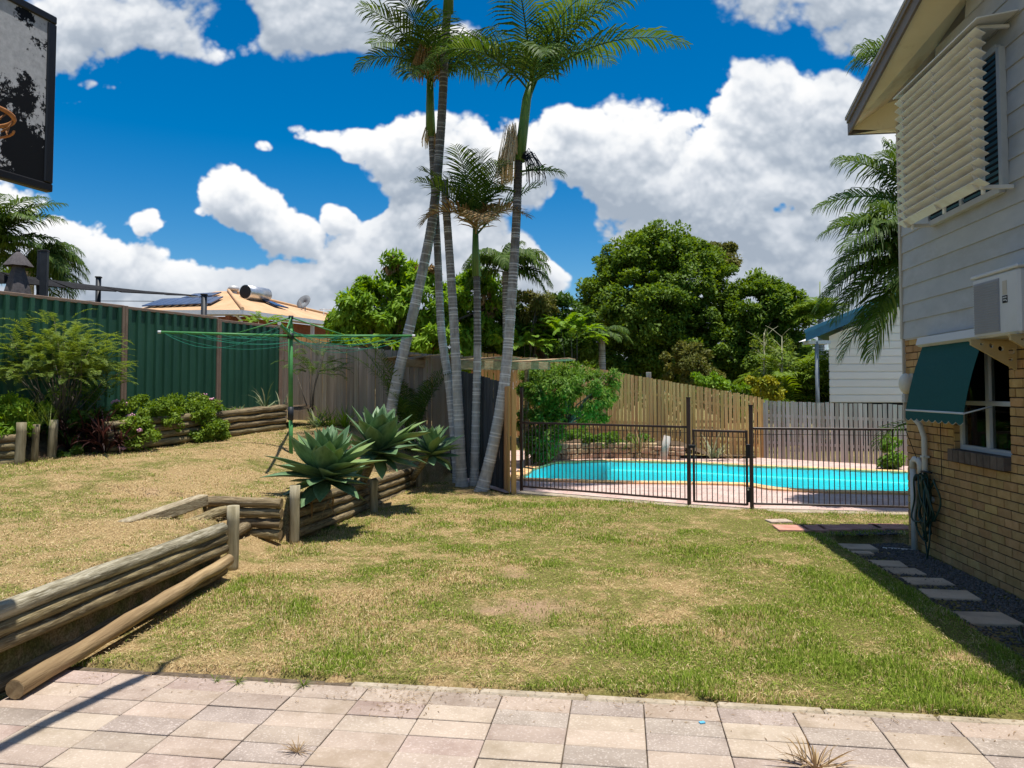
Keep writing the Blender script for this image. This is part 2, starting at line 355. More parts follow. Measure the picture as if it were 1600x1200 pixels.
def trunk_mat():
    m = bpy.data.materials.new('ringed_palm_trunk'); m.use_nodes = True
    t = NT(m.node_tree)
    out = t.n('ShaderNodeOutputMaterial')
    at = t.n('ShaderNodeAttribute', attribute_name='rnd')
    tc = t.n('ShaderNodeTexCoord')
    n1 = t.n('ShaderNodeTexNoise', {'Vector': t.n('ShaderNodeMapping', {0: (tc, 'Object'), 3: (1, 1, .35)}), 'Scale': 16.0, 'Detail': 7.0, 'Roughness': .7})
    n2 = t.n('ShaderNodeTexNoise', {'Vector': (tc, 'Object'), 'Scale': 2.2, 'Detail': 4.0})
    c = t.ramp(n1, [(.28, (.09, .08, .07)), (.43, (.27, .25, .225)), (.6, (.47, .445, .405)), (.78, (.66, .64, .59))])
    c2 = t.mix(t.mr(n2, .45, .62, 0, .55), (c, 0), (.16, .15, .125, 1))
    ringf = t.mr((at, 2), .55, 1.0, 0, .8)
    spz = t.n('ShaderNodeSeparateXYZ', {0: (tc, 'Object')})
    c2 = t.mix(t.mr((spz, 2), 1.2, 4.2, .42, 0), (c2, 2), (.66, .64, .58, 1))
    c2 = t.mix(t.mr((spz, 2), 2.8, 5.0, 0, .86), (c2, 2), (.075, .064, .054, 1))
    ringf = t.math('MULTIPLY', ringf, t.mr((spz, 2), 3.0, 5.4, 1, .45))
    c3 = t.mix(ringf, (c2, 2), (.82, .80, .75, 1))
    c4 = t.mix(t.mr((at, 2), .05, .45, .75, 0), (c3, 2), (.045, .04, .036, 1))
    b = t.n('ShaderNodeBsdfPrincipled', {'Base Color': (c4, 2), 'Roughness': .85, 'Specular IOR Level': .2})
    bp = t.n('ShaderNodeBump', {'Strength': .6, 'Distance': .01, 'Height': n1})
    t.t.links.new(bp.outputs[0], b.inputs['Normal'])
    t.t.links.new(b.outputs[0], out.inputs[0])
    return m
L['trunk'] = trunk_mat()

def deck_mat():
    m = bpy.data.materials.new('deck_paving'); m.use_nodes = True
    t = NT(m.node_tree)
    out = t.n('ShaderNodeOutputMaterial')
    g = t.n('ShaderNodeNewGeometry')
    mp = t.n('ShaderNodeMapping', {0: (g, 'Position'), 2: (0, 0, rad(23))})
    br = t.n('ShaderNodeTexBrick', {'Vector': mp, 'Color1': (.50, .33, .28, 1), 'Color2': (.60, .42, .36, 1), 'Mortar': (.30, .22, .18, 1),
                                    'Scale': 1.0, 'Mortar Size': .006, 'Brick Width': .23, 'Row Height': .115})
    nz = t.n('ShaderNodeTexNoise', {'Vector': mp, 'Scale': 3.0, 'Detail': 6.0})
    c = t.mix(t.mr(nz, .4, .7, 0, .5), (br, 0), (.68, .55, .48, 1))
    b = t.n('ShaderNodeBsdfPrincipled', {'Base Color': (c, 2), 'Roughness': .85, 'Specular IOR Level': .2})
    bp = t.n('ShaderNodeBump', {'Strength': .5, 'Distance': .01, 'Height': (br, 1)})
    bp.invert = True
    t.t.links.new(bp.outputs[0], b.inputs['Normal'])
    t.t.links.new(b.outputs[0], out.inputs[0])
    return m
M['deck'] = deck_mat()

def green_field(t, pos):
    """0 = straw, 1 = living green; a property of the lawn itself"""
    sp = t.n('ShaderNodeSeparateXYZ', {0: pos})
    n1 = t.n('ShaderNodeTexNoise', {'Vector': pos, 'Scale': 1.1, 'Detail': 6.0, 'Roughness': .62})
    n2 = t.n('ShaderNodeTexNoise', {'Vector': pos, 'Scale': 5.5, 'Detail': 4.0, 'Roughness': .6})
    bx = t.math('ADD', t.mr((sp, 0), -3.0, 3.0, -.085, .085), t.mr((sp, 0), -6.5, -3.6, .06, 0))
    far = t.mr((sp, 1), 9.0, 14.0, 0, -.05)
    near = t.mr((sp, 1), 4.2, 6.0, .05, 0)
    s = t.math('ADD', t.math('MULTIPLY_ADD', n1, 1.0, bx), t.math('MULTIPLY_ADD', n2, .75, t.math('ADD', far, near)))
    return t.math('SUBTRACT', s, .318), n1, n2
def ground_mat():
    m = bpy.data.materials.new('lawn_ground'); m.use_nodes = True
    t = NT(m.node_tree)
    out = t.n('ShaderNodeOutputMaterial')
    g = (t.n('ShaderNodeNewGeometry'), 'Position')
    f, n1, n2 = green_field(t, g)
    n3 = t.n('ShaderNodeTexNoise', {'Vector': g, 'Scale': 60.0, 'Detail': 5.0, 'Roughness': .7})
    n4 = t.n('ShaderNodeTexNoise', {'Vector': g, 'Scale': 2.1, 'Detail': 5.0, 'Roughness': .6})
    straw = t.ramp(n3, [(.3, (.15, .095, .045)), (.5, (.33, .225, .105)), (.7, (.55, .42, .22))])
    green = t.ramp(n3, [(.3, (.06, .055, .016)), (.55, (.15, .15, .035)), (.75, (.32, .29, .10))])
    c = t.mix(t.mr(f, .44, .62, 0, .85), (straw, 0), (green, 0))
    dirt = t.ramp(n3, [(.3, (.24, .145, .085)), (.7, (.46, .31, .20))])
    ba = t.n('ShaderNodeAttribute', attribute_name='bare')
    c = t.mix(t.mr(t.math('MULTIPLY_ADD', t.math('SUBTRACT', n3, .5), .30, (ba, 2)), .76, .92, 0, .85), (c, 2), (dirt, 0))
    b = t.n('ShaderNodeBsdfPrincipled', {'Base Color': (c, 2), 'Roughness': .95, 'Specular IOR Level': .1})
    bp = t.n('ShaderNodeBump', {'Strength': .8, 'Distance': .02, 'Height': n3})
    t.t.links.new(bp.outputs[0], b.inputs['Normal'])
    t.t.links.new(b.outputs[0], out.inputs[0])
    return m
M['ground'] = ground_mat()
def blade_mat():
    m = bpy.data.materials.new('grass_blade'); m.use_nodes = True
    t = NT(m.node_tree)
    out = t.n('ShaderNodeOutputMaterial')
    g = (t.n('ShaderNodeNewGeometry'), 'Position')
    f, n1, n2 = green_field(t, g)
    at = t.n('ShaderNodeAttribute', attribute_name='rnd')
    r2 = t.math('FRACT', t.math('MULTIPLY', (at, 2), 17.3))
    straw = t.ramp(r2, [(0, (.27, .18, .075)), (.35, (.54, .395, .18)), (.75, (.66, .51, .26)), (1, (.76, .62, .37))])
    green = t.ramp(r2, [(0, (.10, .17, .012)), (.45, (.19, .285, .022)), (.8, (.31, .39, .05)), (1, (.46, .47, .12))])
    thr = t.math('ADD', f, t.math('MULTIPLY_ADD', (at, 2), -.56, .28))
    c = t.mix(t.mr(thr, .50, .53, 0, 1), (straw, 0), (green, 0))
    b = t.n('ShaderNodeBsdfPrincipled', {'Base Color': (c, 2), 'Roughness': .7, 'Specular IOR Level': .15})
    tl = t.n('ShaderNodeBsdfTranslucent', {'Color': (c, 2)})
    mx = t.n('ShaderNodeMixShader', {0: .25, 1: b, 2: tl})
    t.t.links.new(mx.outputs[0], out.inputs[0])
    return m
M['blade'] = blade_mat()
def board_face_mat():
    m = bpy.data.materials.new('peeling_backboard'); m.use_nodes = True
    t = NT(m.node_tree)
    out = t.n('ShaderNodeOutputMaterial')
    tc = t.n('ShaderNodeTexCoord')
    n1 = t.n('ShaderNodeTexNoise', {'Vector': (tc, 'Object'), 'Scale': 3.4, 'Detail': 3.0, 'Roughness': .5})
    n2 = t.n('ShaderNodeTexNoise', {'Vector': (tc, 'Object'), 'Scale': 32.0, 'Detail': 6.0, 'Roughness': .75})
    s = t.math('MULTIPLY_ADD', n2, .42, n1)
    f = t.mr(s, .685, .70, 0, 1)
    gy = t.ramp(n2, [(.3, (.34, .345, .36)), (.7, (.52, .525, .54))])
    c = t.mix(f, (.005, .006, .008, 1), (gy, 0))
    b = t.n('ShaderNodeBsdfPrincipled', {'Base Color': (c, 2), 'Roughness': .7, 'Specular IOR Level': .15})
    t.t.links.new(b.outputs[0], out.inputs[0])
    return m
M['board_face'] = board_face_mat()
def water_mat():
    m = bpy.data.materials.new('pool_water'); m.use_nodes = True
    t = NT(m.node_tree)
    out = t.n('ShaderNodeOutputMaterial')
    g = (t.n('ShaderNodeNewGeometry'), 'Position')
    n1 = t.n('ShaderNodeTexNoise', {'Vector': g, 'Scale': 4.5, 'Detail': 4.0, 'Distortion': .8})
    bp = t.n('ShaderNodeBump', {'Strength': .6, 'Distance': .05, 'Height': n1})
    tr = t.n('ShaderNodeBsdfTransparent', {'Color': (.50, .985, 1.0, 1)})
    gl = t.n('ShaderNodeBsdfGlossy', {'Color': (1, 1, 1, 1), 'Roughness': .03, 'Normal': bp})
    fr = t.n('ShaderNodeFresnel', {'IOR': 1.33, 'Normal': bp})
    mx = t.n('ShaderNodeMixShader', {0: t.math('MULTIPLY', fr, .5), 1: tr, 2: gl})
    t.t.links.new(mx.outputs[0], out.inputs[0])
    return m
M['water'] = water_mat()
def glass_mat():
    m = bpy.data.materials.new('window_glass'); m.use_nodes = True
    t = NT(m.node_tree)
    out = t.n('ShaderNodeOutputMaterial')
    tr = t.n('ShaderNodeBsdfTransparent', {'Color': (.55, .6, .6, 1)})
    gl = t.n('ShaderNodeBsdfGlossy', {'Color': (1, 1, 1, 1), 'Roughness': .02})
    fr = t.n('ShaderNodeFresnel', {'IOR': 1.5})
    mx = t.n('ShaderNodeMixShader', {0: fr, 1: tr, 2: gl})
    t.t.links.new(mx.outputs[0], out.inputs[0])
    return m
M['glass'] = glass_mat()
M['room'] = mat('dark_room', (.012, .012, .012), rough=.9)

# ------------------------------------------------------------------ builders
WL = {}                                                   # world location of each parent
def tag(o, label=None, cat=None, group=None, kind=None):
    if label: o['label'] = label
    if cat: o['category'] = cat
    if group: o['group'] = group
    if kind: o['kind'] = kind
    return o
def thing(name, label, cat, loc=(0, 0, 0), group=None, kind=None):
    o = bpy.data.objects.new(name, None); COL.objects.link(o)
    o.location = tuple(float(x) for x in loc); o.empty_display_size = .2
    WL[o.name] = np.array(o.location)
    return tag(o, label, cat, group, kind)
def link(name, mesh, parent=None, loc=(0, 0, 0), rot=None, scale=None):
    o = bpy.data.objects.new(name, mesh); COL.objects.link(o)
    loc = np.array(loc, float)
    WL[o.name] = loc
    if parent is not None:
        o.parent = parent
        loc = loc - WL[parent.name]
    o.location = tuple(loc)
    if rot is not None: o.rotation_euler = rot
    if scale is not None: o.scale = scale
    return o
def npmesh(name, V, Fc, m, rnd=None, smooth=False):
    V = np.asarray(V, np.float32); Fc = np.asarray(Fc, np.int32)
    me = bpy.data.meshes.new(name)
    n, k = Fc.shape
    me.vertices.add(len(V)); me.vertices.foreach_set('co', V.ravel())
    me.loops.add(n * k); me.loops.foreach_set('vertex_index', Fc.ravel())
    me.polygons.add(n); me.polygons.foreach_set('loop_start', np.arange(0, n * k, k, dtype=np.int32))
    me.update(calc_edges=True)
    if smooth: me.polygons.foreach_set('use_smooth', np.ones(n, bool))
    if rnd is not None:
        a = me.attributes.new('rnd', 'FLOAT', 'FACE')
        a.data.foreach_set('value', np.asarray(rnd, np.float32))
    me.materials.append(m)
    return me
class MB:
    """collects shapes in world coordinates; build() links them as one mesh object"""
    def __init__(s): s.v, s.f, s.r, s.sm = [], [], [], []
    def add(s, vs, fs, r=.5, smooth=False):
        b = len(s.v)
        s.v += [tuple(map(float, x)) for x in vs]
        s.f += [[i + b for i in q] for q in fs]
        s.r += [r] * len(fs); s.sm += [smooth] * len(fs)
        return s
    def box(s, c, size, R=None, bev=0.0):
        R = np.eye(3) if R is None else R
        h = np.array(size) / 2
        c = np.array(c, float)
        if bev <= 0:
            vs = [c + R @ (h * np.array(k)) for k in ((-1,-1,-1),(1,-1,-1),(1,1,-1),(-1,1,-1),(-1,-1,1),(1,-1,1),(1,1,1),(-1,1,1))]
            return s.add(vs, [(0,3,2,1),(4,5,6,7),(0,1,5,4),(1,2,6,5),(2,3,7,6),(3,0,4,7)])
        bm = bmesh.new(); bmesh.ops.create_cube(bm, size=1)
        for v in bm.verts: v.co = Vector((v.co.x * size[0], v.co.y * size[1], v.co.z * size[2]))
        bmesh.ops.bevel(bm, geom=bm.edges[:], offset=bev, segments=1, affect='EDGES', profile=.5)
        bm.verts.index_update()
        s.add([c + R @ np.array(v.co) for v in bm.verts], [[v.index for v in f.verts] for f in bm.faces])
        bm.free(); return s
    def quad(s, a, b, c, d): return s.add([a, b, c, d], [(0, 1, 2, 3)])
    def prism(s, pts, off):
        """polygon pts (3d) swept by vector off"""
        n = len(pts); off = np.array(off, float); pts = [np.array(p, float) for p in pts]
        vs = pts + [p + off for p in pts]
        return s.add(vs, [list(range(n))[::-1], list(range(n, 2 * n))] + [(i, (i + 1) % n, n + (i + 1) % n, n + i) for i in range(n)])
    def tube(s, pts, rads, seg=8, caps=True, r=None, flat=1.0):
        pts = [np.array(p, float) for p in pts]
        n = len(pts)
        if not hasattr(rads, '__len__'): rads = [rads] * n
        t0 = pts[1] - pts[0]; t0 = t0 / np.linalg.norm(t0)
        ref = np.array([0, 0, 1.0]) if abs(t0[2]) < .9 else np.array([1.0, 0, 0])
        u = np.cross(ref, t0); u /= np.linalg.norm(u)
        vs, fs = [], []
        for i in range(n):
            t = pts[min(i + 1, n - 1)] - pts[max(i - 1, 0)]
            ln = np.linalg.norm(t); t = t / ln if ln > 1e-9 else t0
            u = u - t * np.dot(u, t); u /= np.linalg.norm(u)
            w = np.cross(t, u)
            for k in range(seg):
                a = 2 * math.pi * k / seg
                vs.append(pts[i] + rads[i] * (math.cos(a) * u + flat * math.sin(a) * w))
        for i in range(n - 1):
            for k in range(seg):
                fs.append((i * seg + k, i * seg + (k + 1) % seg, (i + 1) * seg + (k + 1) % seg, (i + 1) * seg + k))
        b = len(s.v)
        s.add(vs, fs, .5, True)
        if r is not None:
            s.r[-len(fs):] = [r[i] for i in range(n - 1) for k in range(seg)]
        if caps:
            s.f += [[b + k for k in range(seg)][::-1], [b + (n - 1) * seg + k for k in range(seg)]]
            s.r += [.5, .5]; s.sm += [False, False]
        return s
    def sphere(s, c, r, seg=10, rings=6):
        r = np.array([r] * 3 if not hasattr(r, '__len__') else r)
        vs, fs = [], []
        for i in range(rings + 1):
            th = math.pi * i / rings
            for k in range(seg):
                a = 2 * math.pi * k / seg
                vs.append(np.array(c) + r * np.array([math.sin(th) * math.cos(a), math.sin(th) * math.sin(a), math.cos(th)]))
        for i in range(rings):
            for k in range(seg):
                fs.append((i * seg + k, (i + 1) * seg + k, (i + 1) * seg + (k + 1) % seg, i * seg + (k + 1) % seg))
        return s.add(vs, fs, .5, True)
    def mesh(s, name, m, origin):
        me = bpy.data.meshes.new(name)
        o = np.array(origin, float)
        me.from_pydata([tuple(np.array(v) - o) for v in s.v], [], s.f)
        a = me.attributes.new('rnd', 'FLOAT', 'FACE'); a.data.foreach_set('value', np.array(s.r, np.float32))
        me.polygons.foreach_set('use_smooth', np.array(s.sm, bool))
        me.materials.append(m)
        return me
    def build(s, name, m, parent=None, origin=None):
        a = np.array(s.v)
        if origin is None:
            lo, hi = a.min(0), a.max(0)
            origin = np.array([(lo[0] + hi[0]) / 2, (lo[1] + hi[1]) / 2, lo[2]])
        return link(name, s.mesh(name, m, origin), parent, origin)
def rotz(a):
    c, s = math.cos(a), math.sin(a)
    return np.array([[c, -s, 0], [s, c, 0], [0, 0, 1.0]])
def frame(d, up=(0, 0, 1)):
    """matrix whose first column runs along d"""
    d = np.array(d, float); d /= np.linalg.norm(d)
    y = np.cross(up, d); y /= np.linalg.norm(y)
    return np.stack([d, y, np.cross(d, y)], 1)
def nrm(v):
    v = np.array(v, float); return v / np.linalg.norm(v)

def leaf_cards(C, D, N, Ln, Wd, fold=.15):
    """one folded four-corner leaf per row: centre C, axis D, normal N"""
    D = D / np.linalg.norm(D, axis=1, keepdims=True)
    S = np.cross(D, N); S /= (np.linalg.norm(S, axis=1, keepdims=True) + 1e-9)
    Nn = np.cross(S, D)
    Ln = np.asarray(Ln)[:, None] if hasattr(Ln, '__len__') else Ln
    Wd = np.asarray(Wd)[:, None] if hasattr(Wd, '__len__') else Wd
    a = C - D * Ln * .5
    b = C + S * Wd * .5 - Nn * Wd * fold + D * Ln * .02
    c = C + D * Ln * .5 - Nn * Ln * .06
    d = C - S * Wd * .5 - Nn * Wd * fold + D * Ln * .02
    V = np.stack([a, b, c, d], 1).reshape(-1, 3)
    n = len(C)
    return V, np.arange(4 * n).reshape(n, 4)
def crown(name, parent, blobs, n, Lf, Wf, m, seed, clump=.42, droop=.25, up=.5, gap=1.0, origin=None, wrap=0.0):
    """foliage: leaf clumps spread over and inside a set of ellipsoids (centre, radii)"""
    r = np.random.default_rng(seed)
    vol = np.array([b[1][0] * b[1][2] for b in blobs]); vol = vol / vol.sum()
    Cs, Ds, Ns, Rs = [], [], [], []
    for (c, rr), w in zip(blobs, vol):
        rr = np.array(rr, float); c = np.array(c, float)
        nb = int(n * w)
        ncl = max(6, int(3.2 * (rr.mean() / clump) ** 2 * gap))
        q = r.normal(size=(ncl, 3)); q /= np.linalg.norm(q, axis=1, keepdims=True)
        rad_ = r.uniform(.55, 1.06, ncl) ** .6
        cc = c + q * rr * rad_[:, None]
        cr = r.uniform(.6, 1.25, ncl) * clump
        ctone = r.uniform(0, 1, ncl)
        k = r.integers(0, ncl, nb)
        p = r.normal(size=(nb, 3)); p /= np.linalg.norm(p, axis=1, keepdims=True)
        p *= (r.uniform(0, 1, nb) ** .4)[:, None]
        pos = cc[k] + p * (cr[k][:, None]) * np.array([1, 1, .8])
        outw = (cc[k] - c) / rr + .9 * p
        outw /= np.linalg.norm(outw, axis=1, keepdims=True) + 1e-9
        N = outw * .6 + np.array([0, 0, up]) + r.normal(size=(nb, 3)) * .38
        D = outw + r.normal(size=(nb, 3)) * .7 - np.array([0, 0, droop])
        Cs.append(pos); Ds.append(D); Ns.append(N)
        Rs.append(np.clip(.42 * ctone[k] + .5 * r.uniform(0, 1, nb) + .06, 0, 1))
    C, D, N, R = map(np.concatenate, (Cs, Ds, Ns, Rs))
    nn = len(C)
    V, Fc = leaf_cards(C, D, N, Lf * r.uniform(.6, 1.3, nn), Wf * r.uniform(.7, 1.25, nn))
    if origin is None: origin = C.mean(0)
    return link(name, npmesh(name, V - np.array(origin), Fc, m, R), parent, origin)
def frond(name, parent, base, az, el, length, m, seed, droop=1.3, leaflet=.5, npair=42, width=.03, hang=.55, stalk=.12, dihedral=.35, rm=None, rbase=.022, twist=0.0, curl=0.0):
    """a feather frond: arching stalk with two rows of bent leaflets; az 0 = +X, el = start elevation"""
    r = np.random.default_rng(seed)
    base = np.array(base, float)
    ns = 16; pts = [base]; dirs = []
    for i in range(ns):
        s = i / (ns - 1)
        e = el - droop * s ** 1.35
        a = az + curl * s
        d = np.array([math.cos(a) * math.cos(e), math.sin(a) * math.cos(e), math.sin(e)])
        dirs.append(d)
        if i < ns - 1: pts.append(pts[-1] + d * length / (ns - 1))
    pts = np.array(pts); dirs = np.array(dirs)
    mb = MB()
    mb.tube(pts, [rbase * (1 - .85 * i / (ns - 1)) for i in range(ns)], 5)
    sides = []
    for k in range(npair):
        s = stalk + (1 - stalk) * (k + .3 * r.random()) / npair
        fi = s * (ns - 1); i0 = min(int(fi), ns - 2); fr = fi - i0
        p = pts[i0] * (1 - fr) + pts[i0 + 1] * fr
        t = nrm(dirs[i0] * (1 - fr) + dirs[i0 + 1] * fr)
        sv = np.cross(t, (0, 0, 1.0))
        if np.linalg.norm(sv) < .05: sv = np.array([math.sin(az), -math.cos(az), 0])
        sv = nrm(sv)
        upv = np.cross(sv, t)
        if twist:
            ca, sa = math.cos(twist * s), math.sin(twist * s)
            sv, upv = sv * ca + upv * sa, upv * ca - sv * sa
        env = math.sin(math.pi * min(1, .18 + .80 * s)) ** .7
        Lk = leaflet * env * r.uniform(.85, 1.1)
        for sd in (-1, 1):
            fwd = .35 + .75 * s
            d0 = nrm(sd * sv + t * fwd + upv * (dihedral + r.normal() * .12))
            d1 = nrm(d0 + np.array([0, 0, -hang * r.uniform(.6, 1.5)]))
            d2 = nrm(d1 + np.array([0, 0, -hang * 1.4 * r.uniform(.4, 1.6)]))
            wv = nrm(t - d0 * np.dot(t, d0))
            w = width * env ** .5 * .5
            a0, a1 = p, p + d0 * Lk * .38
            a2 = a1 + d1 * Lk * .36; a3 = a2 + d2 * Lk * .26
            b = len(mb.v)
            mb.add([a0 - wv * w * .5, a0 + wv * w * .5, a1 - wv * w, a1 + wv * w, a2 - wv * w * .8, a2 + wv * w * .8, a3],
                   [(0, 1, 3, 2), (2, 3, 5, 4), (4, 5, 6)], float(np.clip(.15 + .7 * r.random(), 0, 1)))
    o = mb.build(name, m, parent, base)
    return o
def tuft(mb, c, n, length, width, seed, spread=1.0, el0=.4, el1=1.5, bend=1.2, base=.02, az0=0, az1=2 * math.pi):
    """arching strap leaves from one point"""
    r = np.random.default_rng(seed)
    for k in range(n):
        a = r.uniform(az0, az1); e = r.uniform(el0, el1)
        Lk = length * r.uniform(.55, 1.15); b = bend * r.uniform(.4, 1.4)
        p = np.array(c, float) + np.array([math.cos(a), math.sin(a), 0]) * base * r.random() * 2
        side = np.array([-math.sin(a), math.cos(a), 0]); w = width * r.uniform(.7, 1.2) * .5
        row = []
        for i in range(5):
            s = i / 4; ee = e - b * s ** 1.4
            d = np.array([math.cos(a) * math.cos(ee), math.sin(a) * math.cos(ee), math.sin(ee)])
            ww = w * (.55 + 1.1 * s - 1.6 * s * s) if i < 4 else 0.0
            row.append((p.copy(), max(ww, w * .02)))
            p = p + d * Lk / 4 * spread
        vs = []
        for q, ww in row: vs += [q - side * ww, q + side * ww]
        mb.add(vs, [(2 * i, 2 * i + 1, 2 * i + 3, 2 * i + 2) for i in range(4)], float(r.random()))
# ================================================================== SETTING
# house frame: corner, along-wall axis (towards the viewer), outward normal
HA = rad(6.1)
HC = np.array([4.77, 9.07])
A2 = np.array([-math.sin(HA), -math.cos(HA)]); N2 = np.array([-math.cos(HA), math.sin(HA)])
HROT = np.array([[A2[0], -N2[0], 0], [A2[1], -N2[1], 0], [0, 0, 1.0]])
HROT = np.stack([np.array([A2[0], A2[1], 0]), np.array([-N2[0], -N2[1], 0]), np.array([0, 0, 1.0])], 1)   # x along, y into the house, z up
HZ = math.atan2(A2[1], A2[0])
def H(t, o, z): return np.array([HC[0] + A2[0] * t + N2[0] * o, HC[1] + A2[1] * t + N2[1] * o, z])
def Wp(px, py, o=0.0):
    """photo pixel -> (t, z) on the plane o metres outside the wall"""
    r = ray(px, py)
    q = HC + N2 * o
    k = np.dot(q, N2) / np.dot(r[:2], N2)
    p = r * k
    return float(np.dot(p[:2] - HC, A2)), float(p[2] + EYE)

def edge_x(y):
    y = np.asarray(y, float)
    return np.where(y < 7.38, -2.98 + (y - 4.4) * .0862, np.where(y < 8.74, -3.42, np.where(y < 14.1, -2.52 + (y - 8.7) * .142, -1.75 + (y - 14.1) * .55)))
def in_poly(x, y, poly):
    x = np.asarray(x, float); y = np.asarray(y, float)
    res = np.zeros(x.shape, bool); n = len(poly)
    for i in range(n):
        (x1, y1), (x2, y2) = poly[i], poly[(i + 1) % n]
        c = ((y1 > y) != (y2 > y)) & (x < (x2 - x1) * (y - y1) / (y2 - y1 + 1e-12) + x1)
        res ^= c
    return res
ZD = .03
pool_px_near = [(815, 746), (905, 749), (990, 751), (1080, 752), (1170, 754), (1215, 761), (1290, 765), (1415, 767)]
near = [G(x, y, ZD)[:2] for x, y in pool_px_near]
far = [G(x, y, ZD)[:2] for x, y in [(1415, 737), (1170, 727), (1075, 722), (955, 719), (868, 722), (836, 731)]]
far[0] = far[0]; dirn = (near[-1] - near[-2]); dirf = far[0] - far[1]
near.append(near[-1] + dirn / np.linalg.norm(dirn) * 3.0); far.insert(0, far[0] + dirf / np.linalg.norm(dirf) * 2.2)
pool = [tuple(p) for p in near + far]
def offset_poly(poly, d):
    n = len(poly); out = []
    P_ = [np.array(p) for p in poly]
    for i in range(n):
        e0 = P_[i] - P_[i - 1]; e1 = P_[(i + 1) % n] - P_[i]
        n0 = np.array([e0[1], -e0[0]]) / np.linalg.norm(e0); n1 = np.array([e1[1], -e1[0]]) / np.linalg.norm(e1)
        b = n0 + n1; b /= np.linalg.norm(b)
        out.append(tuple(P_[i] + b * d / max(.4, np.dot(b, n0))))
    return out
area = sum(pool[i][0] * pool[(i + 1) % len(pool)][1] - pool[(i + 1) % len(pool)][0] * pool[i][1] for i in range(len(pool)))
if area < 0: pool = pool[::-1]
pool_out = offset_poly(pool, .30)
pf = [G(815, 768)[:2], G(1077, 790)[:2], G(1175, 796.5)[:2], G(1415, 802)[:2]]        # pool fence line
pf_end = pf[3] + (pf[3] - pf[2]) / np.linalg.norm(pf[3] - pf[2]) * 1.0
bk_r, bk_c = np.array([9.6, 17.2]), np.array([6.5, 19.7])
bk_l = np.array([-7.4, 25.6])
deck_poly = [(-.1, 13.02), tuple(pf[0] + (0, -.05)), tuple(pf[1] + (0, -.05)), tuple(pf[2] + (0, -.05)), tuple(pf[3] + (0, -.05)), (7.6, pf[3][1] - .9), (13, 9.0), (13, 14.6), tuple(bk_r), tuple(bk_c), (-1.0, 22.7), (-1.15, 15.0)]
paver_y = lambda x: 4.51 - .145 * x
def vnoise(x, y, s, seed):
    r = np.random.default_rng(seed); tbl = r.uniform(-1, 1, (64, 64))
    xs, ys = np.asarray(x) / s, np.asarray(y) / s
    xi, yi = np.floor(xs).astype(int), np.floor(ys).astype(int)
    fx, fy = xs - xi, ys - yi
    fx = fx * fx * (3 - 2 * fx); fy = fy * fy * (3 - 2 * fy)
    g = lambda a, b: tbl[a % 64, b % 64]
    return (g(xi, yi) * (1 - fx) + g(xi + 1, yi) * fx) * (1 - fy) + (g(xi, yi + 1) * (1 - fx) + g(xi + 1, yi + 1) * fx) * fy
def zg(x, y, sharp=True):
    x = np.asarray(x, float); y = np.asarray(y, float)
    ex = edge_x(y)
    ze = np.interp(y, [2, 8.7, 11, 14.1, 16], [.49, .49, .42, .30, .45])
    zf = .5 + .058 * (np.clip(y, 2, 17) - 6)
    k = np.clip((ex - x - .1) / 2.4, 0, 1); k = k * k * (3 - 2 * k)
    up = ze * (1 - k) + zf * k + .018 * vnoise(x, y, .7, 3) + .02 * vnoise(x, y, 2.3, 4)
    # the eroded steps between the two walls
    st = (y > 7.40) & (y < 8.74)
    low = .012 * vnoise(x, y, .5, 1) + .025 * vnoise(x, y, 1.9, 2)
    t = np.clip((-2.62 - x) / .75, 0, 1)
    ramp = low + np.where(t < .45, t / .45 * .14, .14 + np.clip((t - .55) / .2, 0, 1) * .18)
    z = np.where(x < ex - .06, up, np.where(st & (x < -2.5), ramp, low))
    # eroded hollow under the near wall
    hol = (y < 7.3) & (x > ex - .1) & (x < ex + .22)
    z = np.where(hol, z - .03, z)
    # garden bed against the house
    wd = (x - HC[0]) * N2[0] + (y - HC[1]) * N2[1]                     # distance out from the wall
    bed = np.clip((1.05 - wd) / .25, 0, 1) * (y < 9.3) * (x > 2)
    z = z - .11 * bed
    # below paving, deck and pool
    z = np.where((y < paver_y(x) + .02) & (x > -2.9) & (x < 3.2), -.07, z)
    z = np.where((y < paver_y(x) + .02) & (x >= 3.2) & (x < 5), np.minimum(z, -.07), z)
    dk = in_poly(x, y, deck_poly)
    z = np.where(dk, -.09, z)
    z = np.where(in_poly(x, y, offset_poly(pool, .12)), -1.9, z)
    # garden bed behind the pool and the slope beyond the back fence
    lefthill = np.clip((1.0 - x) / 8, 0, 1) * np.clip((y - 16.5) / 5, 0, 1)
    z = np.where((y > 16.5) & ~dk, z * (1 - np.clip((y - 16.5) / 6, 0, 1)) + lefthill * 1.5, z)
    return z

xs = np.concatenate([-np.geomspace(600, 9.3, 16), np.arange(-9, -3.7, .12), np.arange(-3.7, -1.4, .045), np.arange(-1.4, 8, .1), np.arange(8, 13, .25), np.geomspace(13.4, 600, 16)])
ys = np.concatenate([-np.geomspace(600, 2, 10), np.arange(-1.5, 3.6, .5), np.arange(3.7, 16.8, .09), np.arange(16.9, 27, .25), np.geomspace(28, 900, 18)])
XX, YY = np.meshgrid(xs, ys)
ZZ = zg(XX, YY)
nx, ny = len(xs), len(ys)
idx = np.arange(nx * ny).reshape(ny, nx)
Fg = np.stack([idx[:-1, :-1], idx[:-1, 1:], idx[1:, 1:], idx[1:, :-1]], -1).reshape(-1, 4)
bare = lambda x, y: .5 + .24 * vnoise(x + .2 * vnoise(x, y, .3, 24), y + .12 * vnoise(x, y, .25, 25), .52, 21) + .20 * vnoise(x, y, 1.25, 22) + .13 * vnoise(x, y, .17, 23)
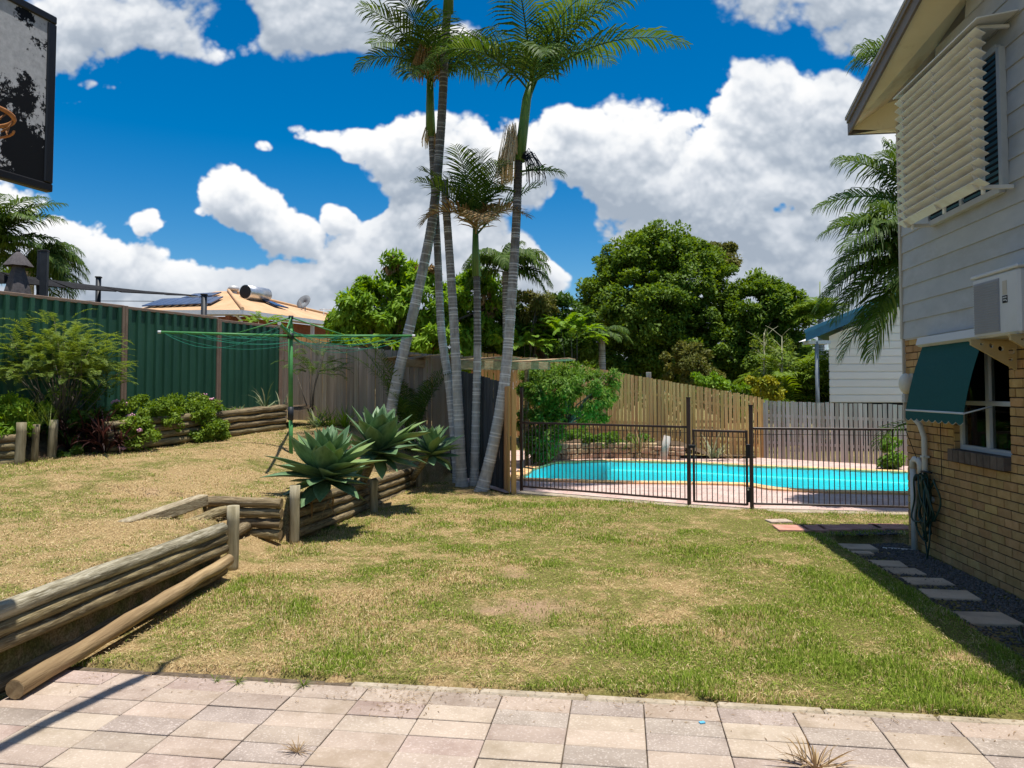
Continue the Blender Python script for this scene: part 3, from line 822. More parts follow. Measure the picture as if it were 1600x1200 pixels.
gme = npmesh('ground', np.stack([XX, YY, ZZ], -1).reshape(-1, 3), Fg, M['ground'], smooth=True)
ga = gme.attributes.new('bare', 'FLOAT', 'POINT'); ga.data.foreach_set('value', bare(XX, YY).astype(np.float32).ravel())
tag(link('ground', gme), 'straw coloured lawn ground rising to an upper terrace', kind='structure')

# ------------------------------------------------------------------ grass blades
def make_grass(name, n, region, hgt, seed, flat=.35, wmul=1.0, label=None, tone=(0, 1)):
    r = np.random.default_rng(seed)
    x0, x1, y0, y1, test, power = region
    # more blades near the viewer, wider ones further off
    u = r.random(n * 4)
    y = (y0 ** (1 - power) + u * (y1 ** (1 - power) - y0 ** (1 - power))) ** (1 / (1 - power))
    x = r.uniform(x0, x1, n * 4)
    ok = test(x, y) & (np.abs(x) < .72 * y + .5)
    x, y = x[ok][:n], y[ok][:n]
    n = len(x)
    z = zg(x, y)
    tall = np.clip(.5 + .55 * vnoise(x, y, .35, 11) + .45 * vnoise(x, y, 1.3, 12), .2, 1.5)
    lay = r.random(n) < flat
    h = hgt * r.uniform(.45, 1.3, n) * np.where(lay, .80, tall)
    a = r.uniform(0, 2 * math.pi, n)
    lean = np.where(lay, r.uniform(.95, 1.5, n), np.abs(r.normal(.1, .38, n)))
    w = wmul * (.0022 + .00058 * y) * r.uniform(.6, 1.3, n) * np.where(lay, .72, 1.0)
    dx, dy = np.cos(a), np.sin(a)
    P0 = np.stack([x, y, z + np.where(lay, r.uniform(0, .022, n), -.004)], 1)
    D = np.stack([dx * np.sin(lean), dy * np.sin(lean), np.cos(lean)], 1)
    D2 = np.stack([dx * np.sin(lean + .5), dy * np.sin(lean + .5), np.cos(lean + .5)], 1)
    S = np.stack([-dy, dx, np.zeros(n)], 1)
    b2 = r.uniform(-.5, .5, n)[:, None]
    S = S * np.cos(b2) + np.array([0, 0, 1.0]) * np.sin(b2) * lay[:, None]
    Mi = P0 + D * (h * .55)[:, None]
    T = Mi + D2 * (h * .45)[:, None]
    W = (w * .5)[:, None]
    V = np.stack([P0 - S * W, P0 + S * W, Mi + S * W * .8, Mi - S * W * .8, T], 1).reshape(-1, 3)
    b = np.arange(n) * 5
    F3 = np.concatenate([np.stack([b, b + 1, b + 2], 1), np.stack([b, b + 2, b + 3], 1), np.stack([b + 3, b + 2, b + 4], 1)])
    rv = np.where(lay, r.uniform(.35, 1.0, n), r.uniform(*tone, n))
    rv = np.tile(rv, 3)
    return tag(link(name, npmesh(name, V, F3, M['blade'], rv)), label, kind='stuff')
dist_house = lambda x, y: (x - HC[0]) * N2[0] + (y - HC[1]) * N2[1]
t_low = lambda x, y: (x > edge_x(y) + .05) & (y > paver_y(x) + np.where(x > -.95, .045, -.03) + .035 * vnoise(x, y, .16, 51)) & (y > 4) & ~in_poly(x, y, deck_poly) & ~((dist_house(x, y) < .95) & (y < 9.3)) & (y < 14.6) & ~((y > 7.4) & (y < 8.7) & (x < -2.5) & (rng.random(x.shape) > .2)) & (rng.random(x.shape) < np.clip(1.0 - (bare(x, y) - .68) * 5.0, .12, 1))
t_up = lambda x, y: (x < edge_x(y) - .02) & (y < 16) & (rng.random(x.shape) < np.clip(1.3 - .9 * bare(x, y), .2, 1))
make_grass('lawn_grass', 265000, (-3.4, 6.7, 3.9, 14.6, t_low, 1.5), .044, 31, flat=.19, label='patchy mown lawn grass turning from green to straw')
make_grass('terrace_grass', 110000, (-10, -1.3, 4.2, 16.0, t_up, 1.4), .036, 32, flat=.5, label='dry straw coloured grass on the upper terrace')
t_long = lambda x, y: t_low(x, y) & (vnoise(x, y, .55, 41) + .5 * vnoise(x, y, 1.6, 42) + .14 * x > .02 + .25 * np.clip((y - 7) / 4, 0, 1))
make_grass('long_grass', 85000, (-2.6, 4.6, 3.9, 12.0, t_long, 1.5), .056, 33, flat=.03, tone=(0, .6), label='longer green grass blades standing in patches on the lawn')

# ------------------------------------------------------------------ paving
PA = rad(8.25)
pu = np.array([math.cos(PA), -math.sin(PA)]); pv = np.array([math.sin(PA), math.cos(PA)])
PR = -PA
paving = thing('paving', 'checked cream and pink concrete paver terrace', None, (0, 3.5, 0), kind='structure')
paver_meshes = {}
for kx, mm in (('cream', 'cream_paver'), ('pink', 'pink_paver'), ('grey', 'grey_paver')):
    paver_meshes[kx] = []
    for q in range(3):
        mb = MB().box((0, 0, -.03), (.3945, .1815, .06), bev=.003)
        paver_meshes[kx].append(mb.mesh('paver', M[mm], (0, 0, 0)))
org = np.array([0, 4.51 - .095])
npav = 0
for j in range(11):
    for i in range(-9, 10):
        c = org + pu * ((i + .36) * .40) - pv * ((j + .5) * .187)
        if c[1] < 2.2: continue
        if c[0] < -2.96 - .02 * j or c[0] > 4.1: continue
        if j == 0 and i < -6: pass
        blk = ((i + (j + 1) // 2) % 2 == 0)
        t = 'cream' if blk else ('pink' if random.random() < (.75 if i < 0 else .25) else 'grey')
        link('paver', random.choice(paver_meshes[t]), paving, (c[0], c[1], random.uniform(-.004, .002)), (random.uniform(-.006, .006), random.uniform(-.004, .004), PR + random.uniform(-.008, .008) + (math.pi if random.random() < .5 else 0)))
        npav += 1
mb = MB(); cc = org - pv * 1.2
mb.box((cc[0], cc[1], -.045), (8.6, 2.6, .05), rotz(PR)); mb.build('joint_sand', M['sand_joint'], paving)
kerb = MB()
kp = [(-.98, -.004), (-.2, .004), (.42, -.003), (1.15, .006), (1.72, -.002), (2.3, -.006), (2.78, .004), (3.3, .0), (3.9, .004)]
kerb = thing('concrete_edging', 'pale cracked concrete edging strip between pavers and lawn', 'edging', (0, 4.5, 0))
for (a, da), (b, db) in zip(kp, kp[1:]):
    c = org + pu * ((a + b) / 2) + pv * (.045 + da)
    MB().box((c[0], c[1], -.022), (b - a - .006, .074, .046), rotz(PR + random.uniform(-.012, .012)), bev=.012).build('concrete_strip', M['concrete'], kerb)

# grass shoots in the joints, dead palm leaf, scrap of litter
def weed(px, py, n, ln, label, mtl='lime', dry=False, spread=1.0, bs=.008):
    p = G(px, py, .0)
    mb = MB(); tuft(mb, p, n, ln, .006, px, el0=.15, el1=1.1, bend=.8, base=bs)
    tag(mb.build('joint_weed', L['fern'] if not dry else L['palm_dry'], None, p), label, 'weed', 'weeds in the paving joints')
weed(337, 1063, 16, .05, 'smallest grass shoot in the far row of paver joints')
weed(371, 1066, 26, .07, 'flat green tuft in the paver joint, second from the log')
weed(474, 1070, 40, .07, 'bright green round tuft growing between cream pavers')
weed(421, 1066, 8, .035, 'two thin blades in the joint left of the bright tuft')
weed(465, 1175, 30, .09, 'sprawling dry runner weed at the front edge of the pavers', dry=True)
p = G(1275, 1200, 0.0)
mb = MB(); tuft(mb, p, 46, .17, .013, 5, el0=.35, el1=1.5, bend=.9, base=.05); tuft(mb, p, 12, .17, .007, 6, el0=.1, el1=.8, bend=.5, base=.05)
tag(mb.build('dead_plant', L['palm_dry'], None, p), 'dried brown strappy plant at the front edge of the paving', 'dead plant')
p = G(1097, 1130, .002)
tag(MB().box(p + (0, 0, .004), (.03, .02, .006), rotz(.3)).build('litter_scrap', M['litter'], None), 'tiny blue scrap of litter lying on a paver', 'litter')

q = np.random.default_rng(66); n = 900
cx = np.concatenate([q.normal(-.62, .10, 160), q.normal(-.45, .2, 60), q.uniform(-2.6, 3.6, n - 220)])
cy = np.concatenate([q.normal(4.33, .12, 160), q.normal(4.45, .05, 60), paver_y(cx[220:]) - np.abs(q.normal(0, .16, n - 220)) - .02])
an = q.uniform(0, 6.28, n); ln = q.uniform(.012, .045, n); w_ = q.uniform(.0012, .0026, n)
C_ = np.stack([cx, cy, np.full(n, .004)], 1); D_ = np.stack([np.cos(an), np.sin(an), q.normal(0, .12, n)], 1); S_ = np.stack([-np.sin(an), np.cos(an), np.zeros(n)], 1)
V = np.stack([C_ - D_ * ln[:, None] / 2, C_ + S_ * w_[:, None] + (0, 0, .002), C_ + D_ * ln[:, None] / 2, C_ - S_ * w_[:, None] + (0, 0, .002)], 1).reshape(-1, 3)
tag(link('grass_clippings', npmesh('grass_clippings', V, np.arange(4 * n).reshape(n, 4), L['palm_dry'], q.random(n))), 'dry grass clippings scattered over the edge of the paving', kind='stuff')

# ------------------------------------------------------------------ stepping slabs by the house
for k, (x, y, w, dd, lab) in enumerate([(1338, 853, .40, .30, 'farthest cream slab of the path, near the waste pipe'), (1337, 862, .36, .14, 'narrow half slab just in front of the farthest cream one'),
        (1382, 879, .38, .28, 'cream slab under the hose, third of the path'), (1407, 891, .40, .26, 'middle stepping slab of the garden path'),
        (1448, 907, .41, .27, 'fifth stepping slab, between gravel and lawn'), (1483, 927, .42, .30, 'largest stepping slab, second nearest to the paving'),
        (1538, 964, .44, .33, 'nearest stepping slab, half covered in soil')]):
    p = G(x, y, -.07)
    tag(MB().box((p[0], p[1], -.098), (w, dd, .05), rotz(-.12 + .06 * math.sin(k * 2.3)), bev=.006).build('stepping_slab', M['slab'], None), lab, 'paving slab', 'stepping slabs beside the house')
for k, (x, y, w, lab) in enumerate([(1236, 825.5, .40, 'sunlit red paver at the lawn end of its row'), (1272, 826, .28, 'short red paver crossed by the shadow edge'), (1302, 825, .36, 'red paver in shade, third from the lawn'),
        (1347, 824.5, .46, 'red paver in shade, second from the house corner'), (1392, 823.5, .46, 'red paver next to the house corner')]):
    p = G(x, y, 0)
    tag(MB().box((p[0], p[1], -.014), (w - .015, .36, .06), rotz(-.10), bev=.006).build('red_paver', M['red_paver'], None), lab, 'paving slab', 'row of red pavers before the pool fence')
p = G(1217, 815, 0)
tag(MB().box((p[0], p[1], 0), (.3, .2, .04), rotz(.1), bev=.006).build('cream_paver', M['cream_paver'], None), 'small cream paver lying loose behind the red pavers', 'paving slab')

# gravel along the wall
r = np.random.default_rng(5)
n = 9000
t_ = r.uniform(-.6, 6, n); o_ = np.abs(r.normal(.05, .42, n)) + .03
gx = HC[0] + A2[0] * t_ + N2[0] * o_; gy = HC[1] + A2[1] * t_ + N2[1] * o_
ok = o_ < .95; gx, gy = gx[ok], gy[ok]; n = len(gx)
sz = r.uniform(.010, .024, n)
oct_v = np.array([(1, 0, 0), (-.9, .2, 0), (.1, 1, 0), (0, -1, .1), (.1, 0, .7), (0, .1, -.7)], float)
oct_f = np.array([(0, 2, 4), (2, 1, 4), (1, 3, 4), (3, 0, 4), (2, 0, 5), (1, 2, 5), (3, 1, 5), (0, 3, 5)])
an = r.uniform(0, 6.28, n)
R_ = np.stack([np.cos(an), -np.sin(an), np.sin(an), np.cos(an)], 1).reshape(n, 2, 2)
ov = np.broadcast_to(oct_v, (n, 6, 3)).copy() * r.uniform(.6, 1.2, (n, 6, 1))
ov[:, :, :2] = np.einsum('nij,nkj->nki', R_, ov[:, :, :2])
V = ov * sz[:, None, None] + np.stack([gx, gy, zg(gx, gy) + .004], 1)[:, None, :]
Fv = (oct_f[None] + (np.arange(n) * 6)[:, None, None]).reshape(-1, 3)
tag(link('gravel', npmesh('gravel', V.reshape(-1, 3), Fv, M['gravel'])), 'grey gravel strip along the foot of the brick wall', kind='stuff')

# ------------------------------------------------------------------ POOL
def tri_fill(name, outer, holes, z, m, parent=None):
    bm = bmesh.new(); eds = []
    for loop in [outer] + holes:
        vs = [bm.verts.new((x, y, z)) for x, y in loop]
        eds += [bm.edges.new((vs[i], vs[(i + 1) % len(vs)])) for i in range(len(vs))]
    bmesh.ops.triangle_fill(bm, edges=eds, use_beauty=True, use_dissolve=False)
    for f in bm.faces:
        if f.normal.z < 0: f.normal_flip()
    me = bpy.data.meshes.new(name); bm.to_mesh(me); bm.free(); me.materials.append(m)
    return link(name, me, parent, (0, 0, 0))
tag(tri_fill('pool_deck', deck_poly, [offset_poly(pool, .2)], .0, M['deck']), 'pinkish paved deck around the swimming pool', kind='structure')
pc = np.mean(np.array(pool), 0)
po = thing('swimming_pool', 'long turquoise swimming pool with tan coping behind a bar fence', 'swimming pool', (pc[0], pc[1], 0))
mb = MB(); n = len(pool)
wz, bz = -.13, -.50
top = [(x, y, .0) for x, y in pool]; bot = [(x, y, bz) for x, y in pool]
for i in range(n): mb.quad(top[i], bot[i], bot[(i + 1) % n], top[(i + 1) % n])
mb.add(bot, [list(range(n))])
mb.build('shell', M['pool_shell'], po)
tri_fill('water', pool, [], wz, M['water'], None).parent = None
wo = bpy.data.objects['water']; wo.parent = po; wo.location = tuple(-WL[po.name])
# ledge along the far wall with its pale edge
fe = [np.array(p) for p in far[:5]]
inw = nrm(np.array([-.35, -.93]))
mb, ml = MB(), MB()
for a, b in zip(fe, fe[1:]):
    q = [a, b, b + inw * .38, a + inw * .38]
    mb.prism([(p[0], p[1], -.505) for p in q][::-1], (0, 0, .31))
    ml.prism([(p[0], p[1], -.196) for p in [a + inw * .36, b + inw * .36, b + inw * .44, a + inw * .44]][::-1], (0, 0, .03))
mb.build('ledge', M['pool_shell'], po); ml.build('ledge_edge', M['pool_line'], po)
# coping stones
cop = [np.array(p) for p in pool]; cout = [np.array(p) for p in pool_out]
cnt = 0
for i in range(n):
    a, b, ao, bo = cop[i], cop[(i + 1) % n], cout[i], cout[(i + 1) % n]
    k = max(1, int(round(np.linalg.norm(b - a) / .30)))
    for j in range(k):
        u0, u1 = (j + .02) / k, (j + .98) / k
        q = [a + (b - a) * u0, a + (b - a) * u1, ao + (bo - ao) * u1, ao + (bo - ao) * u0]
        cin = inw * 0
        zt = .032 + random.uniform(-.002, .002)
        m_ = MB().prism([(p[0], p[1], zt - .055) for p in q][::-1], (0, 0, .055))
        m_.build('coping_stone', M['coping'], po); cnt += 1

# ------------------------------------------------------------------ pool fence and gate
def flat_dir(a, b):
    d = np.array(b) - np.array(a); return d / np.linalg.norm(d), np.linalg.norm(d)
def fence_panel(parent, a, b, ztop, zbot, pitch=.072):
    d, ln = flat_dir(a, b); ang = math.atan2(d[1], d[0]); R = rotz(ang)
    mid = (np.array(a) + np.array(b)) / 2
    MB().box((mid[0], mid[1], ztop), (ln, .032, .034), R, bev=.004).build('top_rail', M['pool_steel'], parent)
    MB().box((mid[0], mid[1], zbot), (ln, .028, .030), R, bev=.004).build('bottom_rail', M['pool_steel'], parent)
    MB().box((mid[0], mid[1], ztop - .085), (ln, .007, .007), R).build('tension_wire', M['pool_steel'], parent)
    n = int(ln / pitch); bm_ = MB().box((0, 0, (ztop - zbot) / 2), (.0115, .0115, ztop - zbot)).mesh('bar', M['pool_steel'], (0, 0, 0))
    for i in range(n):
        p = np.array(a) + d * (ln * (i + .5) / n)
        link('bar', bm_, parent, (p[0], p[1], zbot), (0, 0, ang))
def fpost(parent, p, h, w=.05, z0=-.02, name='post', cap=True):
    MB().box((p[0], p[1], z0 + (h - z0) / 2), (w, w, h - z0), rotz(-.37), bev=.004).build(name, M['pool_steel'], parent)
    if cap: MB().box((p[0], p[1], h + .006), (w + .008, w + .008, .014), rotz(-.37)).build('post_cap', M['black'], parent)
pz1 = P(1077, 622, pf[1][1])[2]; pz2 = P(1175, 634, pf[2][1])[2]
fn = thing('pool_fence', 'dark brown steel bar pool fence along the paved deck', 'fence', (pf[1][0], pf[1][1], 0))
fpost(fn, pf[0], P(815, 606, pf[0][1])[2], .05)
fpost(fn, pf[1], pz1, .055); fpost(fn, pf[2], pz2, .055); fpost(fn, pf_end, 1.2, .05)
e1 = flat_dir(pf[0], pf[1])[0]; e2 = flat_dir(pf[1], pf[2])[0]; e3 = flat_dir(pf[2], pf_end)[0]
fence_panel(fn, pf[0] + e1 * .03, pf[1] - e1 * .03, 1.19, .09)
fence_panel(fn, pf[2] + e3 * .03, pf_end - e3 * .03, 1.19, .09)
gt = thing('pool_gate', 'dark brown bar gate with latch boxes between two tall posts', 'gate', ((pf[1][0] + pf[2][0]) / 2, (pf[1][1] + pf[2][1]) / 2, 0))
g0, g1 = pf[1] + e2 * .075, pf[2] - e2 * .065
fence_panel(gt, g0, g1, 1.14, .07)
fpost(gt, g0, 1.16, .034, .06, 'stile', False); fpost(gt, g1, 1.16, .034, .06, 'stile', False)
for p, z, s, nm, w in ((pf[1] + e2 * .045, .90, (.10, .06, .05), 'latch', 0), (pf[2] - e2 * .045, .86, (.055, .07, .20), 'hinge', 0), (pf[2] - e2 * .045, .22, (.055, .07, .22), 'hinge', 0)):
    MB().box((p[0], p[1] - .012, z), s, rotz(-.37), bev=.006).build(nm, M['black'], gt)
p = pf[2] - e2 * .045
MB().tube([(p[0] - .02, p[1] - .05, .30), (p[0] - .022, p[1] - .056, .30)], .014, 10).build('hinge_screw', M['steel'], gt)
kb = thing('concrete_plinth', 'pale concrete strip under the pool fence at the lawn edge', 'edging', (pf[1][0], pf[1][1], 0))
for a, b in ((pf[0], pf[1]), (pf[1], pf[2]), (pf[2], pf_end)):
    d, ln = flat_dir(a, b); mid = (a + b) / 2 + np.array([d[1], -d[0]]) * .06
    MB().box((mid[0], mid[1], -.02), (ln - .01, .26, .075), rotz(math.atan2(d[1], d[0])), bev=.012).build('plinth_segment', M['concrete'], kb)

# ------------------------------------------------------------------ paling fences
def paling_fence(name, label, pts, matname, zt, zb, w=.092, gap=.012, post_every=2.4, rail=True, postm=None, jitter=.012, gapfun=None, thick=.016, rails=(.25, .8)):
    """pts: plan polyline; zt, zb: functions of distance along it"""
    a, b = np.array(pts[0]), np.array(pts[-1])
    t = thing(name, label, 'fence', (*((a + b) / 2), float(zb(0))))
    s0 = 0.0
    meshes = {}
    for p, q in zip(pts, pts[1:]):
        p, q = np.array(p), np.array(q); d, ln = flat_dir(p, q); ang = math.atan2(d[1], d[0])
        nr = np.array([d[1], -d[0]])                                     # towards the viewer
        n = int(ln / (w + gap))
        for i in range(n):
            s = (i + .5) * ln / n
            c = p + d * s + nr * random.uniform(-.004, .004)
            h = zt(s0 + s) - zb(s0 + s) + random.uniform(-jitter, jitter)
            key = random.randrange(4)
            if key not in meshes: meshes[key] = MB().box((0, 0, .5), (w * (1 - .03 * key), thick, 1.0)).mesh('paling', M[matname], (0, 0, 0))
            link('paling', meshes[key], t, (c[0], c[1], zb(s0 + s)), (0, random.uniform(-.006, .006), ang + random.uniform(-.03, .03)), (1, 1, h))
        k = max(1, int(round(ln / post_every)))
        for i in range(k + 1):
            c = p + d * (ln * i / k) - nr * .06
            z0, z1 = zb(s0 + ln * i / k), zt(s0 + ln * i / k) - .05
            MB().box((c[0], c[1], (z0 + z1) / 2), (.09, .07, z1 - z0), rotz(ang)).build('post', M[postm or matname], t)
        if rail:
            for fr in rails:
                m_ = MB()
                c0, c1 = p - nr * .028, q - nr * .028
                za = zb(s0) + (zt(s0) - zb(s0)) * fr; zc = zb(s0 + ln) + (zt(s0 + ln) - zb(s0 + ln)) * fr
                dd = np.array([c1[0] - c0[0], c1[1] - c0[1], zc - za])
                m_.box(((c0[0] + c1[0]) / 2, (c0[1] + c1[1]) / 2, (za + zc) / 2), (np.linalg.norm(dd), .036, .07), frame(dd)).build('rail', M[postm or matname], t)
        s0 += ln
    return t
def zlin(pairs):
    a = np.array(pairs, float)
    return lambda s: float(np.interp(s, a[:, 0], a[:, 1]))
# brown weathered fence behind the clothesline
bf = [(-5.35, 16.9), (-1.25, 15.2)]
Lb = flat_dir(*bf)[1]
ztb = lambda s: float(np.interp(s, [0, Lb], [P(452, 529, 16.7)[2], P(700, 556, 15.2)[2]]))
paling_fence('paling_fence', 'weathered grey brown close boarded paling fence behind the agaves', bf, 'grey_paling', ztb, zlin([(0, 1.0), (Lb, .30)]), .098, .005)
# tan boundary fence at the back
tf = [tuple(bk_l), (.9, 22.15), tuple(bk_c)]
s1 = flat_dir(tf[0], tf[1])[1]; s2 = s1 + flat_dir(tf[1], tf[2])[1]
ztt = zlin([(0, P(455, 525, 25.6)[2]), (s1 * .55, P(705, 541, 23.6)[2]), (s1, P(850, 561, 22.1)[2]), (s2, P(1190, 621, 19.7)[2])])
paling_fence('boundary_fence', 'tall tan paling fence with sloping top behind the pool', tf, 'tan_paling', ztt, zlin([(0, 1.6), (s1, .25), (s2, -.05)]), .088, .016, rails=(.22, .78))
p0, p1 = np.array(tf[1]), np.array(tf[2])
fr = .43; c = p0 + (p1 - p0) * .40
q = P(1013, 590, 21.1)
mb = MB().box((q[0], q[1] - .05, .2 + (q[2] + .1) / 2 - .1), (.13, .09, q[2]), rotz(-.36), bev=.006)
tag(mb.build('grey_post', M['silver_paling'], None), 'grey timber post standing out against the tan palings', 'post')
# silver fence on the right
sf = [tuple(bk_c + (.06, -.04)), tuple(bk_r)]
Ls = flat_dir(*sf)[1]
zts = zlin([(0, P(1192, 626, 19.7)[2]), (Ls * .9, P(1413, 633, 17.4)[2]), (Ls, P(1413, 633, 17.4)[2])])
paling_fence('silver_fence', 'silvery grey paling fence with narrow gaps below the white house', sf, 'silver_paling', zts, zlin([(0, -.05), (Ls, -.05)]), .088, .02, rails=(.3, .75))
# dark side fence behind the palms and its tan return
gf = [(-1.22, 15.05), (-.62, 14.2), (-.17, 13.5)]
Lg = flat_dir(gf[0], gf[1])[1] + flat_dir(gf[1], gf[2])[1]
ztg = zlin([(0, P(700, 576, 15)[2]), (Lg * .45, P(748, 584, 14.3)[2]), (Lg, P(786, 597, 13.5)[2])])
paling_fence('charcoal_fence', 'charcoal stained paling fence behind the palm trunks', gf, 'dark_paling', ztg, zlin([(0, .12), (Lg, .0)]), .092, .008)
rf = [(-.14, 13.42), (-.03, 13.02)]
paling_fence('short_fence', 'short run of brown boards beside the dark pool fence post', rf, 'tan_paling', lambda s: P(795, 604, 13.2)[2], lambda s: -.02, .1, .006, post_every=3, rail=False)

# ------------------------------------------------------------------ green steel fence
gd = nrm(np.array([.4193, .9078]))
g_a = np.array([-6.72, 13.0]) - gd * 6.4
g_pts = [g_a, np.array([-6.72, 13.0]), np.array([-5.83, 14.9]), np.array([-5.06, 16.55])]
g_pts[0] = np.array([-8.6, 8.85])
gfence = thing('steel_fence', 'green corrugated steel fence with brown posts and capping', 'fence', (-6.7, 13, 1.3))
def corr(parent, a, b, z0, z1):
    d, ln = flat_dir(a, b); nr = np.array([d[1], -d[0]])
    pit = .19; prof = [(0, 0), (.045, 0), (.06, .045), (.12, .045), (.14, 0)]
    pts = []
    k = int(ln / pit) + 1
    for i in range(k):
        for s, o in prof:
            ss = i * pit + s
            if ss <= ln: pts.append((ss, o))
    pts.append((ln, 0))
    mb = MB(); vs = []
    for s, o in pts:
        p = a + d * s + nr * o; vs += [(p[0], p[1], z0), (p[0], p[1], z1)]
    mb.add(vs, [(2 * i, 2 * i + 2, 2 * i + 3, 2 * i + 1) for i in range(len(pts) - 1)])
    o = mb.build('steel_panel', M['green_steel'], parent)
    so = o.modifiers.new('thickness', 'SOLIDIFY'); so.thickness = .004
gz = [3.20, 3.19, 3.17, 3.09]
for i in range(3):
    a, b = g_pts[i], g_pts[i + 1]
    d, ln = flat_dir(a, b)
    nb = 2 if ln > 4.2 else 1
    for q in range(nb):
        a2, b2 = a + d * ln * q / nb, a + d * ln * (q + 1) / nb
        zt_ = gz[i] + (gz[i + 1] - gz[i]) * (q + .5) / nb
        corr(gfence, a2 + d * .02, b2 - d * .02, 1.0, zt_ - .02)
        mid = (a2 + b2) / 2
        MB().box((mid[0], mid[1], zt_), (ln / nb, .06, .055), rotz(math.atan2(d[1], d[0])), bev=.006).build('capping_rail', M['brown_steel'], gfence)
        if i or q:
            nr = np.array([d[1], -d[0]]); lean = .10
            pb = a2 + nr * .045
            mb = MB()
            for s_ in (-.03, .03):
                mb.box((pb[0] + d[0] * s_, pb[1] + d[1] * s_, (zt_ + .9) / 2), (.05, .055 - .01 * (s_ > 0), zt_ - .9 + .06), rotz(math.atan2(d[1], d[0])), bev=.004)
            mb.build('post', M['brown_steel'], gfence)
pb = g_pts[3]
MB().box((pb[0], pb[1] - .05, 2.05), (.07, .06, 2.2), rotz(.4), bev=.004).build('post', M['brown_steel'], gfence)

# ------------------------------------------------------------------ log walls
def log(mb, a, b, r, seed, seg=12, end=True):
    """a slightly crooked tapered log between two points"""
    q = np.random.default_rng(seed); n = 11
    a, b = np.array(a, float), np.array(b, float)
    pts = [a + (b - a) * i / (n - 1) + q.normal(0, r * .07, 3) for i in range(n)]
    rr = [r * (1 + q.normal(0, .05)) for i in range(n)]
    mb.tube(pts, rr, seg)
def wall_log(parent, a, b, r, seed, m='log', name='log', ends=True):
    mb = MB(); log(mb, a, b, r, seed)
    b_ = np.array(b) - np.array(a)
    o = mb.mesh(name, M[m], np.array(a))
    # local x axis along the log so that the grain runs with it
    fr = frame(b_); 
    R = Matrix(fr.tolist()).to_4x4()
    o.transform(R.inverted())
    ob = link(name, o, parent, a); ob.rotation_euler = R.to_euler()
    if ends:
        for e, sg in ((a, -1), (b, 1)):
            e = np.array(e, float); d = nrm(b_) * sg
            mm = MB().tube([e + d * .001, e + d * .004], r * .98, 12).mesh('log_end', M['log_end'], np.array(a))
            mm.transform(R.inverted())
            link('log_end', mm, ob, WL[ob.name])
    return ob
def stake(parent, p, z0, z1, r=.055, lean=(0, 0), m='post', label=None, name='post'):
    mb = MB(); n = 6
    q = np.random.default_rng(int(abs(p[0] * 1000)))
    pts = [(p[0] + lean[0] * i / 5 + q.normal(0, .002), p[1] + lean[1] * i / 5, z0 + (z1 - z0) * i / 5) for i in range(n)]
    mb.tube(pts, [r * (1 + q.normal(0, .03)) for i in range(n)], 12)
    return mb.build(name, M[m], parent)
nw = thing('near_log_wall', 'low retaining wall of stacked treated logs beside the paving', 'retaining wall', (-2.85, 6, 0))
ea = lambda y: float(-2.98 + (y - 4.4) * .0862)
y0, y1 = 2.6, 7.22
for k, (zc0, zc1, rr, off, m_) in enumerate([(.478, .445, .056, .0, 'log_top'), (.378, .350, .049, .010, 'log'), (.286, .260, .049, .018, 'log')]):
    wall_log(nw, (ea(y0) - .02 + off, y0, zc0), (ea(y1) - .01 + off, y1, zc1), rr, 40 + k, m_)
wall_log(nw, (ea(y0) - .03, y0, .0), (ea(5.9) - .05, 5.9, .045), .05, 45, 'log')
wall_log(nw, (ea(5.5) - .02, 5.5, .02), (ea(y1) - .0, y1, .055), .055, 46, 'log')
MB().prism([(ea(y0) - .16, y0, -.08), (ea(y1) - .16, y1, -.08), (ea(y1) - .16, y1, .42), (ea(y0) - .16, y0, .42)], (.05, 0, 0)).build('earth_face', M['soil'], nw)
stake(nw, G(363, 890), -.1, .62, .06)
pst = G(20, 1077, .06)
ll = thing('loose_log', 'pale loose round log lying against the foot of the near wall', 'log', (-2.8, 4.4, 0))
a_ = G(24, 1078, .055); b_ = np.array([ea(7.25) + .06, 7.2, .15])
wall_log(ll, a_, b_, .054, 60, 'log_pale')
# stack of short logs that ends the steps
sw = thing('log_stack', 'short stack of four dark logs with round ends showing', 'retaining wall', (-3.0, 8.7, 0))
for k in range(4):
    zc = .49 - k * .118
    wall_log(sw, (-3.55 + .10 * k, 8.66 + .006 * k, zc), (-2.60 + random.uniform(-.02, .02), 8.60, zc - .012), .057, 70 + k, 'log')
stake(sw, G(460, 849), -.1, .66, .058)
# middle wall under the agaves
mw = thing('middle_log_wall', 'retaining wall of stacked logs running under the agaves to the palms', 'retaining wall', (-2.1, 11, 0))
ex2 = lambda y: float(edge_x(y))
ya, yb = 8.78, 14.0
for k in range(4):
    for (u0, u1) in ((0, .5), (.5, 1)):
        q0, q1 = ya + (yb - ya) * u0, ya + (yb - ya) * u1
        zt0 = np.interp(q0, [8.7, 11, 14.1], [.49, .42, .35]) - .05 - k * .112; zt1 = np.interp(q1, [8.7, 11, 14.1], [.49, .42, .35]) - .05 - k * .108
        if max(zt0, zt1) < -.06: continue
        wall_log(mw, (ex2(q0) + .0 + .008 * k, q0, zt0), (ex2(q1) + .008 * k, q1, zt1), .056, 80 + k * 2 + int(u0 * 2), 'log')
stake(mw, np.array(G(584, 800)), -.1, .46, .06)
stake(mw, np.array(G(655, 763)), -.1, .40, .06)
